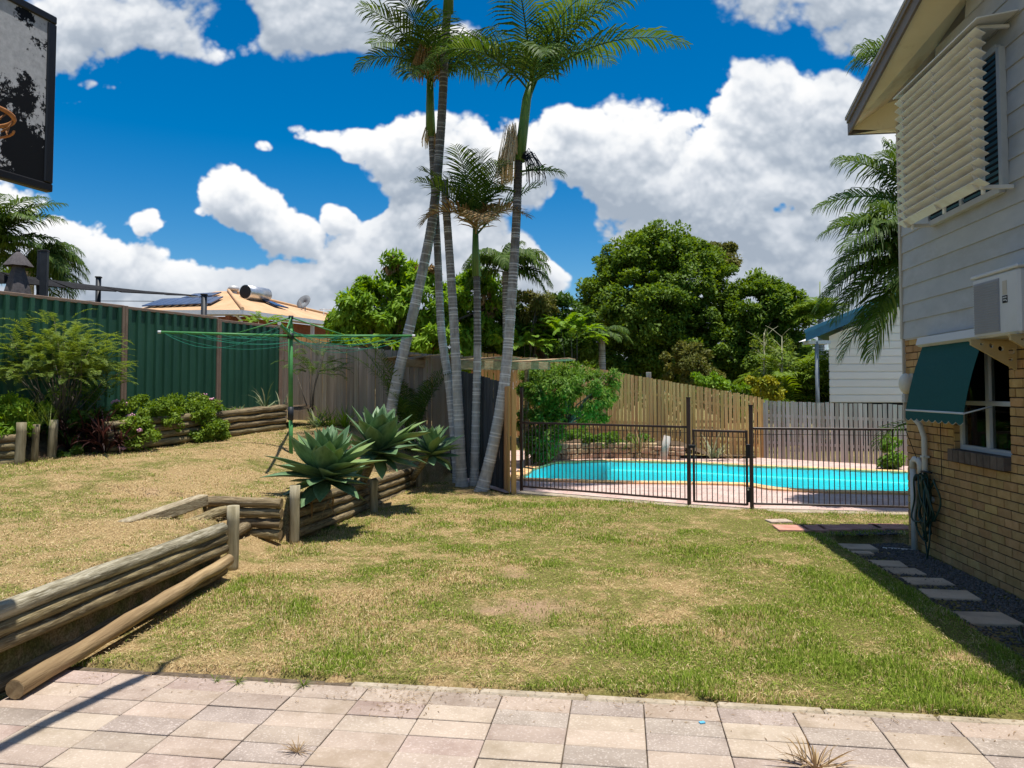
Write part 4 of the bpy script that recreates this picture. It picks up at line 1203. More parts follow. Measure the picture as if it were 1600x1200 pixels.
# sleeper and step logs
sl = thing('timber_sleeper', 'pale weathered square sleeper edging the bare steps', 'sleeper', (-3.45, 7.7, .4))
a_, b_ = np.array([-3.60, 7.05, .485]), np.array([-3.36, 8.28, .56])
MB().box((a_ + b_) / 2, (np.linalg.norm(b_ - a_), .13, .12), frame(b_ - a_), bev=.012).build('sleeper_beam', M['sleeper'], sl)
st = thing('step_log', 'half buried log forming a step between the two log walls', 'log', (-3.1, 8.1, .1))
wall_log(st, (-3.12, 7.45, .16), (-2.98, 8.6, .22), .06, 90, 'log')
st = thing('step_log', 'upper step log just in front of the square sleeper', 'log', (-3.3, 8.1, .2))
wall_log(st, (-3.36, 7.75, .36), (-3.22, 8.7, .40), .06, 91, 'log')
# garden wall below the green fence
gwt = thing('garden_log_wall', 'long log garden wall below the green steel fence', 'retaining wall', (-5.6, 12.4, .9))
gA, gB = np.array([-6.02, 11.55]), np.array([-4.40, 14.65])
gd2, gln = flat_dir(gA, gB)
for k in range(4):
    for u0, u1 in ((-.06, .45), (.45, 1.0)):
        a_, b_ = gA + (gB - gA) * u0, gA + (gB - gA) * u1
        za, zb_ = float(zg(a_[0] + .3, a_[1])) + .42 - .118 * k, float(zg(b_[0] + .3, b_[1])) + .42 - .118 * k
        wall_log(gwt, (a_[0], a_[1], za), (b_[0] - gd2[0] * .01, b_[1] - gd2[1] * .01, zb_), .058, 100 + k * 5 + int(u1 * 3), 'log')
for (x, y, top_, lab) in ((204, 706, 655, None),):
    p = P(x, y, 11.9); stake(gwt, (p[0] + .1, p[1]), p[2] - .1, P(x, top_, 11.9)[2], .055)
for (x, yb_, yt, lab) in ((30, 727, 660, 'leftmost stake of the three at the end of the garden bed'), (53, 723, 663, 'thinnest of the three stakes beside the garden steps'), (80, 722, 656, 'right hand stake of the three, beside the dark red plant')):
    d = 10.35 + .012 * (x - 30)
    p = P(x, yb_, d)
    o = stake(None, p, p[2] - .05, P(x, yt, d)[2], .062 if x != 53 else .045, (.02, 0), name='garden_stake')
    tag(o, lab, 'stake', 'stakes at the end of the garden bed')
lw = thing('corner_log_wall', 'short log wall under the weeds at the left end of the garden', 'retaining wall', (-7.2, 10.3, .75))
for k in range(4):
    a_, b_ = P(-60, 690 + 13 * k, 10.6), P(32, 684 + 12.5 * k, 10.4)
    wall_log(lw, a_, b_, .058, 130 + k, 'log')
# raised soil of the garden bed
mb = MB()
rows = []
for i in range(26):
    u = -.62 + 1.9 * i / 25
    p = gA + (gB - gA) * u
    zb_ = float(zg(p[0] + .3, p[1]))
    nl = np.array([-gd2[1], gd2[0]])
    rows.append([(p[0] + nl[0] * w, p[1] + nl[1] * w, zb_ + ((.40 if 0 < j < 4 else .34) if u > -.07 else (-.06, .02, .22, .36, .38)[j]) + random.uniform(-.02, .03)) for j, w in enumerate((.02, .35, .7, 1.1, 1.7))])
vs = [q for r_ in rows for q in r_]
mb.add(vs, [(i * 5 + j, i * 5 + j + 1, i * 5 + j + 6, i * 5 + j + 5) for i in range(25) for j in range(4)], smooth=True)
tag(mb.build('garden_soil', M['mound'], None), 'dark mulch of the raised garden bed below the green fence', kind='structure')
c = P(338, 684, 13.4)
tag(MB().box(c, (.45, .16, .07), rotz(.2), bev=.02).build('flat_stone', M['concrete'], None), 'pale flat stone lying at the foot of the round shrub', 'stone')
# ================================================================== HOUSE ON THE RIGHT
T0, ZB, ZBR = -.12, -.20, 2.372
house = thing('house', 'two storey house, tan brick below and grey painted boards above', 'house', H(2, .2, -.15))
wt0, wt1, wz0, wz1 = 1.08, 2.18, 1.13, 2.20                    # window opening in the brickwork
pitch = (ZBR - ZB) / 30
brick_me = [MB().box((0, 0, 0), (.229 * w, .10, pitch - .011), bev=.003).mesh('brick', M['brick'], (0, 0, 0)) for w in (1, .995, .985, 1.0)]
half_me = MB().box((0, 0, 0), (.108, .10, pitch - .011), bev=.003).mesh('brick', M['brick'], (0, 0, 0))
far_mb = MB(); nb = 0
for j in range(30):
    z = ZB + (j + .5) * pitch
    i = 0
    t = T0 + (0 if j % 2 == 0 else -.12)
    while t < 9.2:
        a, b = max(t, T0), t + .24
        if wz0 - .02 < z < wz1 and b > wt0 and a < wt1:
            if a < wt0 - .03: b = wt0
            elif b > wt1 + .03: a = wt1
            else: t += .24; continue
        w = b - a
        p = H((a + b) / 2, random.uniform(-.003, .002) - .05, z)
        if w > .05:
            if b < 2.78 and nb < 300:
                me = brick_me[random.randrange(4)] if w > .2 else half_me
                link('brick', me, house, p, (random.uniform(-.01, .01), 0, HZ + random.uniform(-.006, .006)), (w / .24 if w > .2 else (w - .011) / .108, 1, 1)); nb += 1
            else:
                far_mb.box(p, (w - .011, .10, pitch - .011), HROT)
        t += .24
o = far_mb.build('brickwork', M['brick'], house); o['kind'] = 'stuff'
def wall_core(t0, t1, z0, z1, o0, o1, name, m):
    return MB().box(H((t0 + t1) / 2, (o0 + o1) / 2, (z0 + z1) / 2), (t1 - t0, o1 - o0, z1 - z0), HROT).build(name, m, house)
for a, b, c, d in ((T0 + .002, wt0, ZB, ZBR), (wt1, 9.2, ZB, ZBR), (wt0, wt1, ZB, wz0), (wt0, wt1, wz1, ZBR)):
    wall_core(a, b, c, d, -.12, -.013, 'mortar', M['mortar'])
wall_core(T0 + .004, 9.2, ZB, 4.9, -5.5, -.36, 'inner_wall', M['room'])
wall_core(T0 + .001, T0 + .1, ZB, 4.9, -5.5, -.121, 'end_wall', M['board'])
for a, b in ((wt0 - .0, wt0 + .004), (wt1 - .004, wt1)):
    pass
# brick reveal at the far jamb, sill of dark bricks
for j in range(12):
    z = wz0 + (j + .5) * pitch
    MB().box(H(wt0 + .003, -.05, z), (.02, .085, pitch - .011), HROT).build('reveal_brick', M['brick'], house)
for i in range(9):
    t = wt0 + .06 + i * .123
    MB().box(H(t, .005, wz0 - .055), (.112, .12, .125), HROT, bev=.004).build('sill_brick', M['sill_brick'], house)
# brick window
win = MB()
fo = -.085
def wbar(parent, t0, t1, z0, z1, o=fo, dp=.045, m='frame_white', name='frame_bar'):
    return MB().box(H((t0 + t1) / 2, o, (z0 + z1) / 2), (abs(t1 - t0), dp, abs(z1 - z0)), HROT, bev=.003).build(name, M[m], parent)
lowwin = MB().box(H((wt0 + wt1) / 2, -.25, (wz0 + wz1) / 2), (wt1 - wt0, .01, wz1 - wz0), HROT).build('window', M['room'], house)
tm = 1.66
for t0, t1, z0, z1 in ((wt0 + .01, wt0 + .06, wz0, wz1), (wt1 - .06, wt1 - .01, wz0, wz1), (wt0 + .06, wt1 - .06, wz0 + .005, wz0 + .055), (tm - .035, tm + .035, wz0 + .055, wz1), (wt0 + .06, tm - .035, 1.60, 1.645), (tm + .035, wt1 - .06, 1.60, 1.645)):
    wbar(lowwin, t0, t1, z0, z1)
for t0, t1 in ((wt0 + .06, tm - .035), (tm + .035, wt1 - .06)):
    MB().box(H((t0 + t1) / 2, fo - .01, (wz0 + wz1) / 2), (t1 - t0, .006, wz1 - wz0 - .06), HROT).build('pane', M['glass'], lowwin)
# boards
bp, zz = .209, ZBR + .004
k = 0
while zz < 7.2:
    ts = T0 + .03 if zz < 4.98 else max(T0 + .03, (zz - 5.0) / .30 - .1)
    tilt = np.array([[1, 0, 0], [0, math.cos(.075), -math.sin(.075)], [0, math.sin(.075), math.cos(.075)]])
    MB().box(H((ts + 9.2) / 2, .008, zz + bp / 2), (9.2 - ts, .016, bp + .012), HROT @ tilt.T).build('board', M['board'], house)
    zz += bp; k += 1
MB().box(H(T0, .012, (ZBR + 5.1) / 2), (.055, .05, 5.1 - ZBR), HROT, bev=.004).build('corner_trim', M['cream_trim'], house)
MB().box(H(T0 + .006, .012, ZBR - .5), (.03, .035, 1.0), HROT, bev=.004).build('corner_strip', M['cream_trim'], house)
MB().box(H(4.5, .004, ZBR - .010), (9.1, .03, .022), HROT).build('storey_flashing', M['cream_trim'], house)
# rake eave
A_, B_, B2_ = H(-.34, .5, 5.06), H(-.14, -.02, 4.955), H(.05, -.02, 5.40)
C_, D_ = H(2.3, -.02, 5.83), H(2.3, .5, 5.83)
E_, F_ = H(9.2, -.02, 7.07), H(9.2, .5, 7.07)
mb = MB()
mb.add([A_, B_, B2_, C_, D_, E_, F_], [(0, 2, 1), (0, 4, 3, 2), (4, 6, 5, 3)])
mb.build('soffit', M['soffit'], house)
fs = [(-.36, 5.045), (2.3, 5.815), (9.2, 7.055)]
mb, mb2 = MB(), MB()
for (t0, z0), (t1, z1) in zip(fs, fs[1:]):
    a, b = H(t0, .50, z0), H(t1, .50, z1)
    for q, off, h0, h1 in ((mb, (.028, 0), -.03, .10), (mb2, (.05, 0), .10, .20)):
        n3 = np.array([N2[0], N2[1], 0]) * off[0]
        q.prism([a + (0, 0, h0), b + (0, 0, h0), b + (0, 0, h1), a + (0, 0, h1)], n3)
mb.build('barge_board', M['fascia'], house); mb2.build('barge_capping', M['fascia'], house)
a, b = H(-.36, .528, 5.0), H(-.20, -5.5, 5.0)
mb = MB().prism([a + (0, 0, -.0), b + (0, 0, -.0), b + (0, 0, .2), a + (0, 0, .2)], np.array([-A2[0], -A2[1], 0]) * .03)
mb.build('eave_fascia', M['fascia'], house)
mb = MB()
r0 = [H(-.39, .56, 5.235), H(2.3, .56, 6.02), H(9.2, .56, 7.26), H(9.2, -5.5, 7.26), H(2.3, -5.5, 6.02), H(-.39, -5.5, 5.235)]
mb.add(r0 + [q - (0, 0, .04) for q in r0], [(0, 1, 4, 5), (1, 2, 3, 4), (11, 10, 7, 6), (10, 9, 8, 7), (0, 6, 7, 1), (1, 7, 8, 2), (5, 11, 6, 0)])
mb.build('roof', M['roofsheet'], house)
mb = MB().add([H(-.34, .48, 5.0), H(-.2, -5.5, 5.0), H(T0, -5.5, 5.0), H(T0, 0, 5.0)], [(0, 1, 2, 3)])
mb.build('eave_lining', M['soffit'], house)
# upper window
u0, u1, v0, v1 = .75, 2.28, 3.60, 4.90
upw = MB().box(H((u0 + u1) / 2, .034, (v0 + v1) / 2), (u1 - u0, .03, v1 - v0), HROT).build('window', M['room'], house)
for t0, t1, z0, z1 in ((u0 - .03, u0 + .03, v0, v1), (u1 - .03, u1 + .03, v0, v1), (u0 + .03, u1 - .03, v1 - .02, v1 + .04), (u0 + .03, u1 - .03, v0 - .04, v0 + .02), (1.49, 1.54, v0 + .02, v1 - .02)):
    wbar(upw, t0, t1, z0, z1, .045, .06)
for i in range(22):
    z = v0 + .05 + i * .057
    MB().box(H((u0 + u1) / 2, .054, z), (u1 - u0 - .06, .002, .032), HROT @ np.array([[1, 0, 0], [0, math.cos(.6), -math.sin(.6)], [0, math.sin(.6), math.cos(.6)]])).build('blind_slat', M['blind'], upw)
# louvred sun shade
lv = thing('louvred_shade', 'cream louvred sun shade fixed out from the upper window', 'sun shade', H(1.6, .3, 3.55))
L0, L1, LO = .70, 2.52, .33
ca, sa = math.cos(-.55), math.sin(-.55)
TL = np.array([[1, 0, 0], [0, ca, -sa], [0, sa, ca]])
for i in range(16):
    z = 3.60 + i * .0905
    link('slat', MB().box((0, 0, 0), (L1 - L0, .105, .007), bev=.002).mesh('slat', M['louvre'], (0, 0, 0)) if i == 0 else slat_me, lv, H((L0 + L1) / 2, LO, z)).rotation_euler = Matrix((HROT @ TL).tolist()).to_euler()
    if i == 0: slat_me = bpy.data.objects[[c.name for c in lv.children][-1]].data
    for tt in (.85, 1.6, 2.36):
        MB().prism([H(tt, LO - .055, z - .03), H(tt, LO + .01, z - .038), H(tt, LO + .035, z + .012), H(tt, LO - .045, z + .03)], np.array([A2[0], A2[1], 0]) * .006).build('slat_clip', M['louvre'], lv)
for tt in (.85, 1.6, 2.36):
    wbar(lv, tt - .022, tt + .022, 3.52, 5.02, LO - .065, .022, 'louvre', 'frame_bar')
for tt in (L0 + .1, L1 - .12):
    wbar(lv, tt - .018, tt + .018, 3.555, 3.59, (LO - .03) / 2 + .02, LO - .05, 'louvre', 'bracket_arm')
    wbar(lv, tt - .018, tt + .018, 5.02, 5.05, (LO - .03) / 2 + .02, LO - .05, 'louvre', 'bracket_arm')
a = [H(L0 - .02, .03, 5.10), H(L1 + .04, .03, 5.10), H(L1 + .04, LO + .05, 5.045), H(L0 - .02, LO + .05, 5.045)]
MB().prism(a, (0, 0, .012)).build('hood', M['louvre'], lv)
# teal awning
aw = thing('window_awning', 'dark teal canvas window awning with scalloped white edge', 'awning', H(1.25, .1, 1.45))
at0, at1 = .60, 1.93
MB().prism([H(at0 - .03, .02, 2.36), H(at0 - .03, .13, 2.34), H(at0 - .03, .15, 2.26), H(at0 - .03, .10, 2.235), H(at0 - .03, .02, 2.235)], np.array([A2[0], A2[1], 0]) * (at1 - at0 + .06)).build('head_box', M['trim_white'], aw)
mb = MB(); ns = 12
for i in range(ns):
    for j in range(6):
        def q(ii, jj):
            u = jj / 6; t = at0 + (at1 - at0) * ii / ns
            return H(t, .08 + .20 * u + .02 * math.sin(math.pi * u), 2.26 - .73 * u)
        mb.quad(q(i, j), q(i + 1, j), q(i + 1, j + 1), q(i, j + 1))
o = mb.build('canvas', M['awning'], aw); s_ = o.modifiers.new('thickness', 'SOLIDIFY'); s_.thickness = .003
mb, mt = MB(), MB()
nsc = 9; prev = None
for i in range(nsc * 6 + 1):
    t = at0 + (at1 - at0) * i / (nsc * 6)
    ph = (i % 6) / 6
    z = 1.53 - .085 - .028 * abs(math.sin(math.pi * ph))
    cur = (H(t, .282, 1.532), H(t, .285, z))
    if prev:
        mb.quad(prev[0], cur[0], cur[1], prev[1])
        mt.tube([prev[1], cur[1]], .0035, 4)
    prev = cur
o = mb.build('valance', M['awning'], aw); s_ = o.modifiers.new('thickness', 'SOLIDIFY'); s_.thickness = .003
mt.build('edge_binding', M['trim_white'], aw)
MB().tube([H(at0, .279, 1.53), H(at1, .279, 1.53)], .012, 8).build('front_bar', M['trim_white'], aw)
for tt in (at0 + .01, at1 - .01):
    MB().tube([H(tt, .275, 1.53), H(tt, .02, 1.60)], .008, 6).build('side_arm', M['trim_white'], aw)
# cords below the awning
for t0, z0, t1, z1 in ((.46, 1.40, .33, .83), (.86, 1.42, .84, .78)):
    tag(MB().tube([H(t0, .27 if t0 < .5 else .03, z0), H(t1, .02, z1)], .004, 5).build('cord', M['black'], None), 'thin dark cord %s the waste pipe' % ('slanting down to' if t0 < .5 else 'hanging on the bricks beside'), 'cord')
# air conditioner
ac = thing('air_conditioner', 'white air conditioner outdoor unit on cream brackets above the awning', 'air conditioner', H(2.68, .2, 2.2))
MB().box(H(2.665, .21, 2.482), (.75, .28, .54), HROT, bev=.022).build('casing', M['ac'], ac)
MB().box(H(2.665, .21, 2.765), (.772, .30, .03), HROT, bev=.008).build('top_cover', M['ac'], ac)
g_ = MB().box(H(2.545, .352, 2.475), (.42, .012, .45), HROT).build('grille', M['grille'], ac)
for i in range(20):
    MB().box(H(2.545, .361, 2.27 + i * .0215), (.41, .006, .006), HROT).build('grille_bar', M['grille'], g_)
for i in range(0):
    MB().box(H(2.36 + i * .062, .3615, 2.475), (.005, .005, .44), HROT).build('grille_bar', M['ac'], g_)
lb = MB().box(H(2.84, .3515, 2.61), (.065, .004, .115), HROT).build('rating_label', M['cream_trim'], ac)
lb = MB().box(H(2.84, .3515, 2.512), (.075, .004, .062), HROT).build('dark_sticker', M['black'], ac)
for t_, z_, w_ in ((2.828, 2.527, .03), (2.86, 2.527, .018), (2.822, 2.505, .012), (2.84, 2.505, .014), (2.857, 2.505, .01), (2.868, 2.497, .008)):
    MB().box(H(t_, .354, z_), (w_, .002, .010), HROT).build('sticker_mark', M['trim_white'], lb)
# perforated brackets
for tt in (2.33, 2.98):
    bm = bmesh.new()
    out = [(0.02, 2.19), (.40, 2.19), (.40, 2.16), (.02, 1.93)]
    loops = [[(.06 + .028 * math.cos(a), 2.10 + .028 * math.sin(a)) for a in np.linspace(0, 6.283, 13)[:-1]],
             [(.15 + .024 * math.cos(a), 2.125 + .024 * math.sin(a)) for a in np.linspace(0, 6.283, 13)[:-1]],
             [(.23 + .020 * math.cos(a), 2.15 + .02 * math.sin(a)) for a in np.linspace(0, 6.283, 13)[:-1]],
             [(.31 + .014 * math.cos(a), 2.165 + .013 * math.sin(a)) for a in np.linspace(0, 6.283, 13)[:-1]],
             [(.07 + .02 * math.cos(a), 2.03 + .02 * math.sin(a)) for a in np.linspace(0, 6.283, 13)[:-1]]]
    base = H(tt, 0, 0); eds = []
    for lp in [out] + loops:
        vs = [bm.verts.new(tuple(H(tt, o_, z_) - base)) for o_, z_ in lp]
        eds += [bm.edges.new((vs[i], vs[(i + 1) % len(vs)])) for i in range(len(vs))]
    bmesh.ops.triangle_fill(bm, edges=eds, use_beauty=True, use_dissolve=False)
    me = bpy.data.meshes.new('bracket'); bm.to_mesh(me); bm.free(); me.materials.append(M['bracket'])
    ob = link('bracket', me, ac, base)
    s_ = ob.modifiers.new('thickness', 'SOLIDIFY'); s_.thickness = .03
    MB().box(H(tt, .21, 2.20), (.04, .38, .018), HROT).build('bracket_top', M['bracket'], ac)
# wall lamp, meter box
lp = thing('wall_lamp', 'frosted oval wall lamp at the corner of the brickwork', 'lamp', H(.05, .05, 1.75))
MB().sphere(H(.06, .06, 1.83), (.085, .075, .125), 14, 8).build('shade', M['lamp'], lp)
MB().box(H(.06, .012, 1.83), (.16, .03, .24), HROT, bev=.012).build('back_plate', M['cream_trim'], lp)
jb = thing('junction_box', 'small white junction box on the corner below the wall lamp', 'junction box', H(-.06, .03, 1.65))
MB().box(H(-.075, .022, 1.655), (.085, .05, .10), HROT, bev=.006).build('box', M['frame_white'], jb)
MB().box(H(-.075, .05, 1.655), (.03, .006, .03), HROT).build('switch', M['trim_white'], jb)
# pipes
wp = thing('waste_pipe', 'white drain pipe with a hooked top standing against the bricks', 'pipe', H(.22, .05, -.1))
MB().tube([H(.10, .38, -.13), H(.20, .09, -.125)], .03, 10).build('foot_pipe', M['pvc'], wp)
MB().tube([H(.20, .06, -.16), H(.20, .06, .86)], .034, 12).build('riser', M['pvc'], wp)
MB().tube([H(.20, .06, .84), H(.205, .06, .92), H(.25, .06, .95), H(.36, .06, .945), H(.405, .06, .91), H(.41, .06, .80)], [.036] * 6, 12).build('bend', M['pvc'], wp)
MB().tube([H(.41, .06, .82), H(.41, .06, .62)], .034, 12).build('drop', M['pvc'], wp)
MB().tube([H(.41, .06, .66), H(.44, .06, .56), H(.56, .05, .53), H(.57, -.02, .53)], [.036] * 4, 12).build('trap', M['pvc'], wp)
dp = thing('downpipe', 'pale round pipe running down from behind the awning', 'pipe', H(.5, .05, .5))
MB().tube([H(.40, .12, 1.44), H(.44, .07, 1.36), H(.50, .05, 1.22), H(.50, .05, .50)], .031, 12).build('pipe_length', M['pvc'], dp)
MB().box(H(.50, .05, 1.0), (.09, .07, .025), HROT, bev=.004).build('clip', M['pvc'], dp)
# hose on its hanger
hs_ = thing('garden_hose', 'dark green garden hose hanging in long loops on the bricks', 'hose', H(.62, .1, -.1))
hq = np.random.default_rng(3)
for k in range(11):
    cx, top_, bot_ = .62 + hq.normal(0, .06), .80 + hq.normal(0, .012), .02 + hq.uniform(-.03, .38)
    w0 = .05 + hq.uniform(0, .11); pts = []
    for i in range(27):
        a = 2 * math.pi * i / 26
        v = (1 - math.cos(a)) / 2
        ww = w0 * math.sin(a) * (.45 + .9 * v)
        pts.append(H(cx + ww + .03 * math.sin(2 * a + k), .06 + .018 * k * .5 + .02 * math.sin(a * 3 + k), top_ - (top_ - bot_) * v))
    MB().tube(pts, .0108, 6, caps=False).build('hose_loop', M['hose'], hs_)
MB().tube([H(.50, .07, .74), H(.44, .08, .60), H(.44, .09, .40), H(.50, .10, .25), H(.58, .10, .1), H(.66, .11, -.08), H(.70, .14, -.16)], .0095, 6).build('hose_tail', M['hose'], hs_)
MB().tube([H(.72, .10, .3), H(.73, .12, .05), H(.66, .12, -.12), H(.60, .16, -.17)], .0095, 6).build('hose_tail', M['hose'], hs_)
MB().tube([H(.46, .02, .83), H(.60, .13, .845), H(.78, .10, .85)], .012, 7).build('hanger', M['black'], hs_)
MB().tube([H(.50, .09, .80), H(.44, .11, .76), H(.41, .12, .73)], [.024, .03, .02], 8).build('tap_fitting', M['black'], hs_)
mb = MB(); pts = [G(1612 + 18 * math.cos(a), 985 + 24 * math.sin(a), -.09) for a in np.linspace(1.7, 4.9, 9)]
tag(mb.tube(pts, .012, 6).build('hose_end', M['hose'], None), 'green hose end lying on the gravel at the right', 'hose')

# ================================================================== WHITE HOUSE BEYOND
wh = thing('neighbour_house', 'white weatherboard house with blue gable edge beyond the silver fence', 'house', P(1360, 640, 22.2))
wc, wa = P(1296, 600, 22), rad(-3)
WR = rotz(wa); wd = np.array([math.cos(wa), math.sin(wa), 0])
zb0 = P(1296, 629, 22)[2]; pitch_w = 12.0 / F * 22
n_ = int((4.8 - zb0) / pitch_w) + 1
rake = lambda d_: 3.28 + .435 * (d_ + .0)                             # underside of the gable
for i in range(n_):
    z = zb0 + i * pitch_w
    s0 = max(0, (z + pitch_w - rake(0)) / .435)
    c = np.array([wc[0], wc[1], 0]) + wd * (s0 + 7) / 2
    if s0 < 6.9: MB().box((c[0], c[1], z + pitch_w / 2), (7 - s0, .05, pitch_w - .032), WR, bev=.006).build('board', M['white_board'], wh)
c = np.array([wc[0], wc[1], 0]) + wd * 3.5
q0 = np.array([wc[0], wc[1] + .012, 0]); e_ = wd * 4.2
MB().prism([q0 + (0.02, 0, -.1), q0 + wd * 7 + (0, 0, -.1), q0 + wd * 7 + (0, 0, rake(4.2)), q0 + e_ + (0, 0, rake(4.2)), q0 + (.02, 0, rake(0) + .05)], (2.8, 5, 0)).build('wall', M['white_board'], wh)
MB().box((c[0], c[1] + .02, zb0 - .75), (6.9, .05, 1.5), WR).build('base_wall', M['room'], wh)
e0 = P(1259, 524, 21.4); e1_ = P(1362, 481, 21.4); ed = nrm(e1_ - e0); e2_ = e0 + ed * 4.2
mb = MB().prism([e0 - (0, 0, .17), e2_ - (0, 0, .17), e2_ + (0, 0, .10), e0 + (0, 0, .10)], (.01, .04, 0)); mb.build('barge_board', M['blue_fascia'], wh)
mb = MB().prism([e0 + (-.03, -.03, .06), e2_ + (0, -.03, .06), e2_ + (0, -.03, .16), e0 + (-.03, -.03, .16)], (.01, .10, 0)); mb.build('roof_edge', M['blue_fascia'], wh)
mb = MB().prism([e0 + (0, 0, .10), e2_ + (0, 0, .10), e2_ + (0, 0, .14), e0 + (0, 0, .14)], (2.8, 5, 0)); mb.build('roof', M['blue_fascia'], wh)
mb = MB().add([e0 + (.02, .04, -.15), e2_ + (0, .04, -.15), e2_ + (0, .62, -.15), e0 + (.02, .62, -.15)], [(0, 1, 2, 3)]); mb.build('soffit', M['white_board'], wh)
a = P(1266, 536, 21.5)
MB().box((a[0] + .30, a[1] + .3, a[2] + .03), (.62, .5, .10), WR).build('eave_box', M['white_gutter'], wh)
q0, q1 = P(1276, 534, 21.6), P(1276, 640, 21.6)
MB().tube([q0, (q0[0], q0[1], .0)], .055, 10).build('downpipe', M['grey_pipe'], wh)

# ================================================================== ORANGE ROOFED HOUSE (left)
oh = thing('orange_roofed_house', 'brick house with terracotta coloured roof beyond the fences', 'house', P(400, 560, 31))
K_, L_, R_c = P(379, 484, 28.0), P(205, 484.5, 29.0), P(560, 508, 35.5)
S1, S0, S2 = P(357, 455, 31.5), P(225, 458, 34.0), P(455, 471, 40)
S2 = P(545, 500, 42)
S0 = S1 + (L_ - K_) * .8
def add_roof(name, pts):
    mb = MB().prism(pts, (0, 0, -.06)); return mb.build(name, M['orange_roof'], oh)
add_roof('roof_slope', [L_, K_, S1, S1 + (L_ - K_) * .12])
add_roof('roof_slope', [K_, R_c, S2, S1])
MB().tube([K_ + (0, 0, .04), S1 + (0, 0, .05)], .07, 6).build('hip_capping', M['orange_roof'], oh)
MB().tube([S1 + (0, 0, .05), S2 + (0, 0, .05)], .07, 6).build('ridge_capping', M['orange_roof'], oh)
for a, b in ((L_, K_), (K_, R_c)):
    d = nrm(b - a); mid = (a + b) / 2
    MB().box(mid - (0, .06, .10), (np.linalg.norm(b - a), .14, .16), frame(d)).build('gutter', M['white_gutter'], oh)
    nr = np.array([-d[1], d[0], 0]) * .6
    MB().prism([a + nr - (0, 0, .2), b + nr - (0, 0, .2), b + nr - (0, 0, 3.6), a + nr - (0, 0, 3.6)], np.array([-d[1], d[0], 0]) * .2).build('wall', M['house_brick'], oh)
    MB().prism([a - (0, 0, .17), b - (0, 0, .17), b + nr - (0, 0, .17), a + nr - (0, 0, .17)], (0, 0, .03)).build('soffit', M['white_gutter'], oh)
q = P(372, 495, 28.3); MB().tube([q + (-.15, 0, .1), q, q + (.1, .1, -.15), q + (.12, .1, -1.5)], .05, 8).build('downpipe', M['white_gutter'], oh)
q = P(488, 520, 32.4); MB().box(q - (0, 0, .6), (.14, .14, 2.0)).build('post', M['white_gutter'], oh)
# solar panels as separate pieces on the slope
def on_plane(px, py, p0, p1, p2, lift=.08):
    n = np.cross(p1 - p0, p2 - p0); n /= np.linalg.norm(n)
    if n[2] < 0: n = -n
    r = ray(px, py); e = np.array([0, 0, EYE])
    return e + r * (np.dot(p0 - e, n) / np.dot(r, n)) + n * lift, n
sp = thing('solar_array', 'blue solar panels in two rows on the left slope of the orange roof', 'solar panels', on_plane(290, 470, L_, K_, S1)[0])
def panels(corners, k):
    q = [on_plane(x, y, L_, K_, S1)[0] for x, y in corners]
    nn = on_plane(*corners[0], L_, K_, S1)[1]
    for i in range(k):
        u0, u1 = (i + .03) / k, (i + .97) / k
        a, b = q[0] + (q[1] - q[0]) * u0, q[0] + (q[1] - q[0]) * u1
        d, c = q[3] + (q[2] - q[3]) * u0, q[3] + (q[2] - q[3]) * u1
        MB().prism([a, b, c, d], nn * .04).build('panel', M['solar'], sp)
panels([(222, 482), (330, 478), (350, 467.5), (254, 471)], 9)
panels([(284, 469.5), (332, 466), (347, 460.5), (304, 463)], 5)
hw = thing('hot_water_tank', 'horizontal steel hot water tank on the orange roof', 'water heater', on_plane(397, 466, K_, R_c, S1)[0])
a, b = on_plane(380, 466, K_, R_c, S1, .28)[0], on_plane(413, 471, K_, R_c, S1, .28)[0]
MB().tube([a, b], .30, 18).build('tank', M['steel'], hw)
MB().tube([a - nrm(b - a) * .01, a + nrm(b - a) * .02], .28, 18).build('tank_end', M['black'], hw)
q = [on_plane(x, y, K_, R_c, S1)[0] for x, y in ((404, 470), (418, 473), (450, 485), (430, 481))]
MB().prism(q, (0, 0, .05)).build('collector', M['solar'], hw)
def rvent(px, py, d, lab):
    c = P(px, py, d)
    t = thing('roof_vent', lab, 'vent', c - (0, 0, .4))
    MB().tube([c - (0, 0, .5), c + (0, 0, .02)], .13, 12).build('flue', M['tin'], t)
    MB().tube([c + (0, 0, .02), c + (0, 0, .12), c + (0, 0, .22)], [.2, .24, .16], 14).build('cowl', M['tin'], t)
rvent(365, 455, 31.6, 'grey cowled roof vent at the peak of the orange roof')
rvent(409, 459, 33.5, 'smaller roof vent half hidden behind the hot water tank')
sd = thing('satellite_dish', 'grey satellite dish on a tripod on the orange roof', 'satellite dish', P(476, 482, 34))
c = P(475, 472, 34); nd = nrm((-.35, -.8, .45))
mb = MB(); Rf = frame(nd)
ring = lambda rr, dz, k=16: [c + Rf @ np.array([dz, rr * math.cos(2 * math.pi * i / k), rr * math.sin(2 * math.pi * i / k)]) for i in range(k)]
r0_, r1_, r2_ = ring(.03, -.06), ring(.19, -.04), ring(.36, .03)
vs = r0_ + r1_ + r2_
mb.add(vs, [(i, (i + 1) % 16, 16 + (i + 1) % 16, 16 + i) for i in range(16)] + [(16 + i, 16 + (i + 1) % 16, 32 + (i + 1) % 16, 32 + i) for i in range(16)], smooth=True)
o = mb.build('dish', M['dish'], sd); s_ = o.modifiers.new('thickness', 'SOLIDIFY'); s_.thickness = .015
MB().tube([c - nd * .05, c - nd * .12 - (0, 0, .25), c - (0, -.1, .55)], .02, 6).build('mast', M['tin'], sd)
MB().tube([c - (0, -.1, .25), c - (.3, .2, .5)], .015, 5).build('strut', M['tin'], sd)
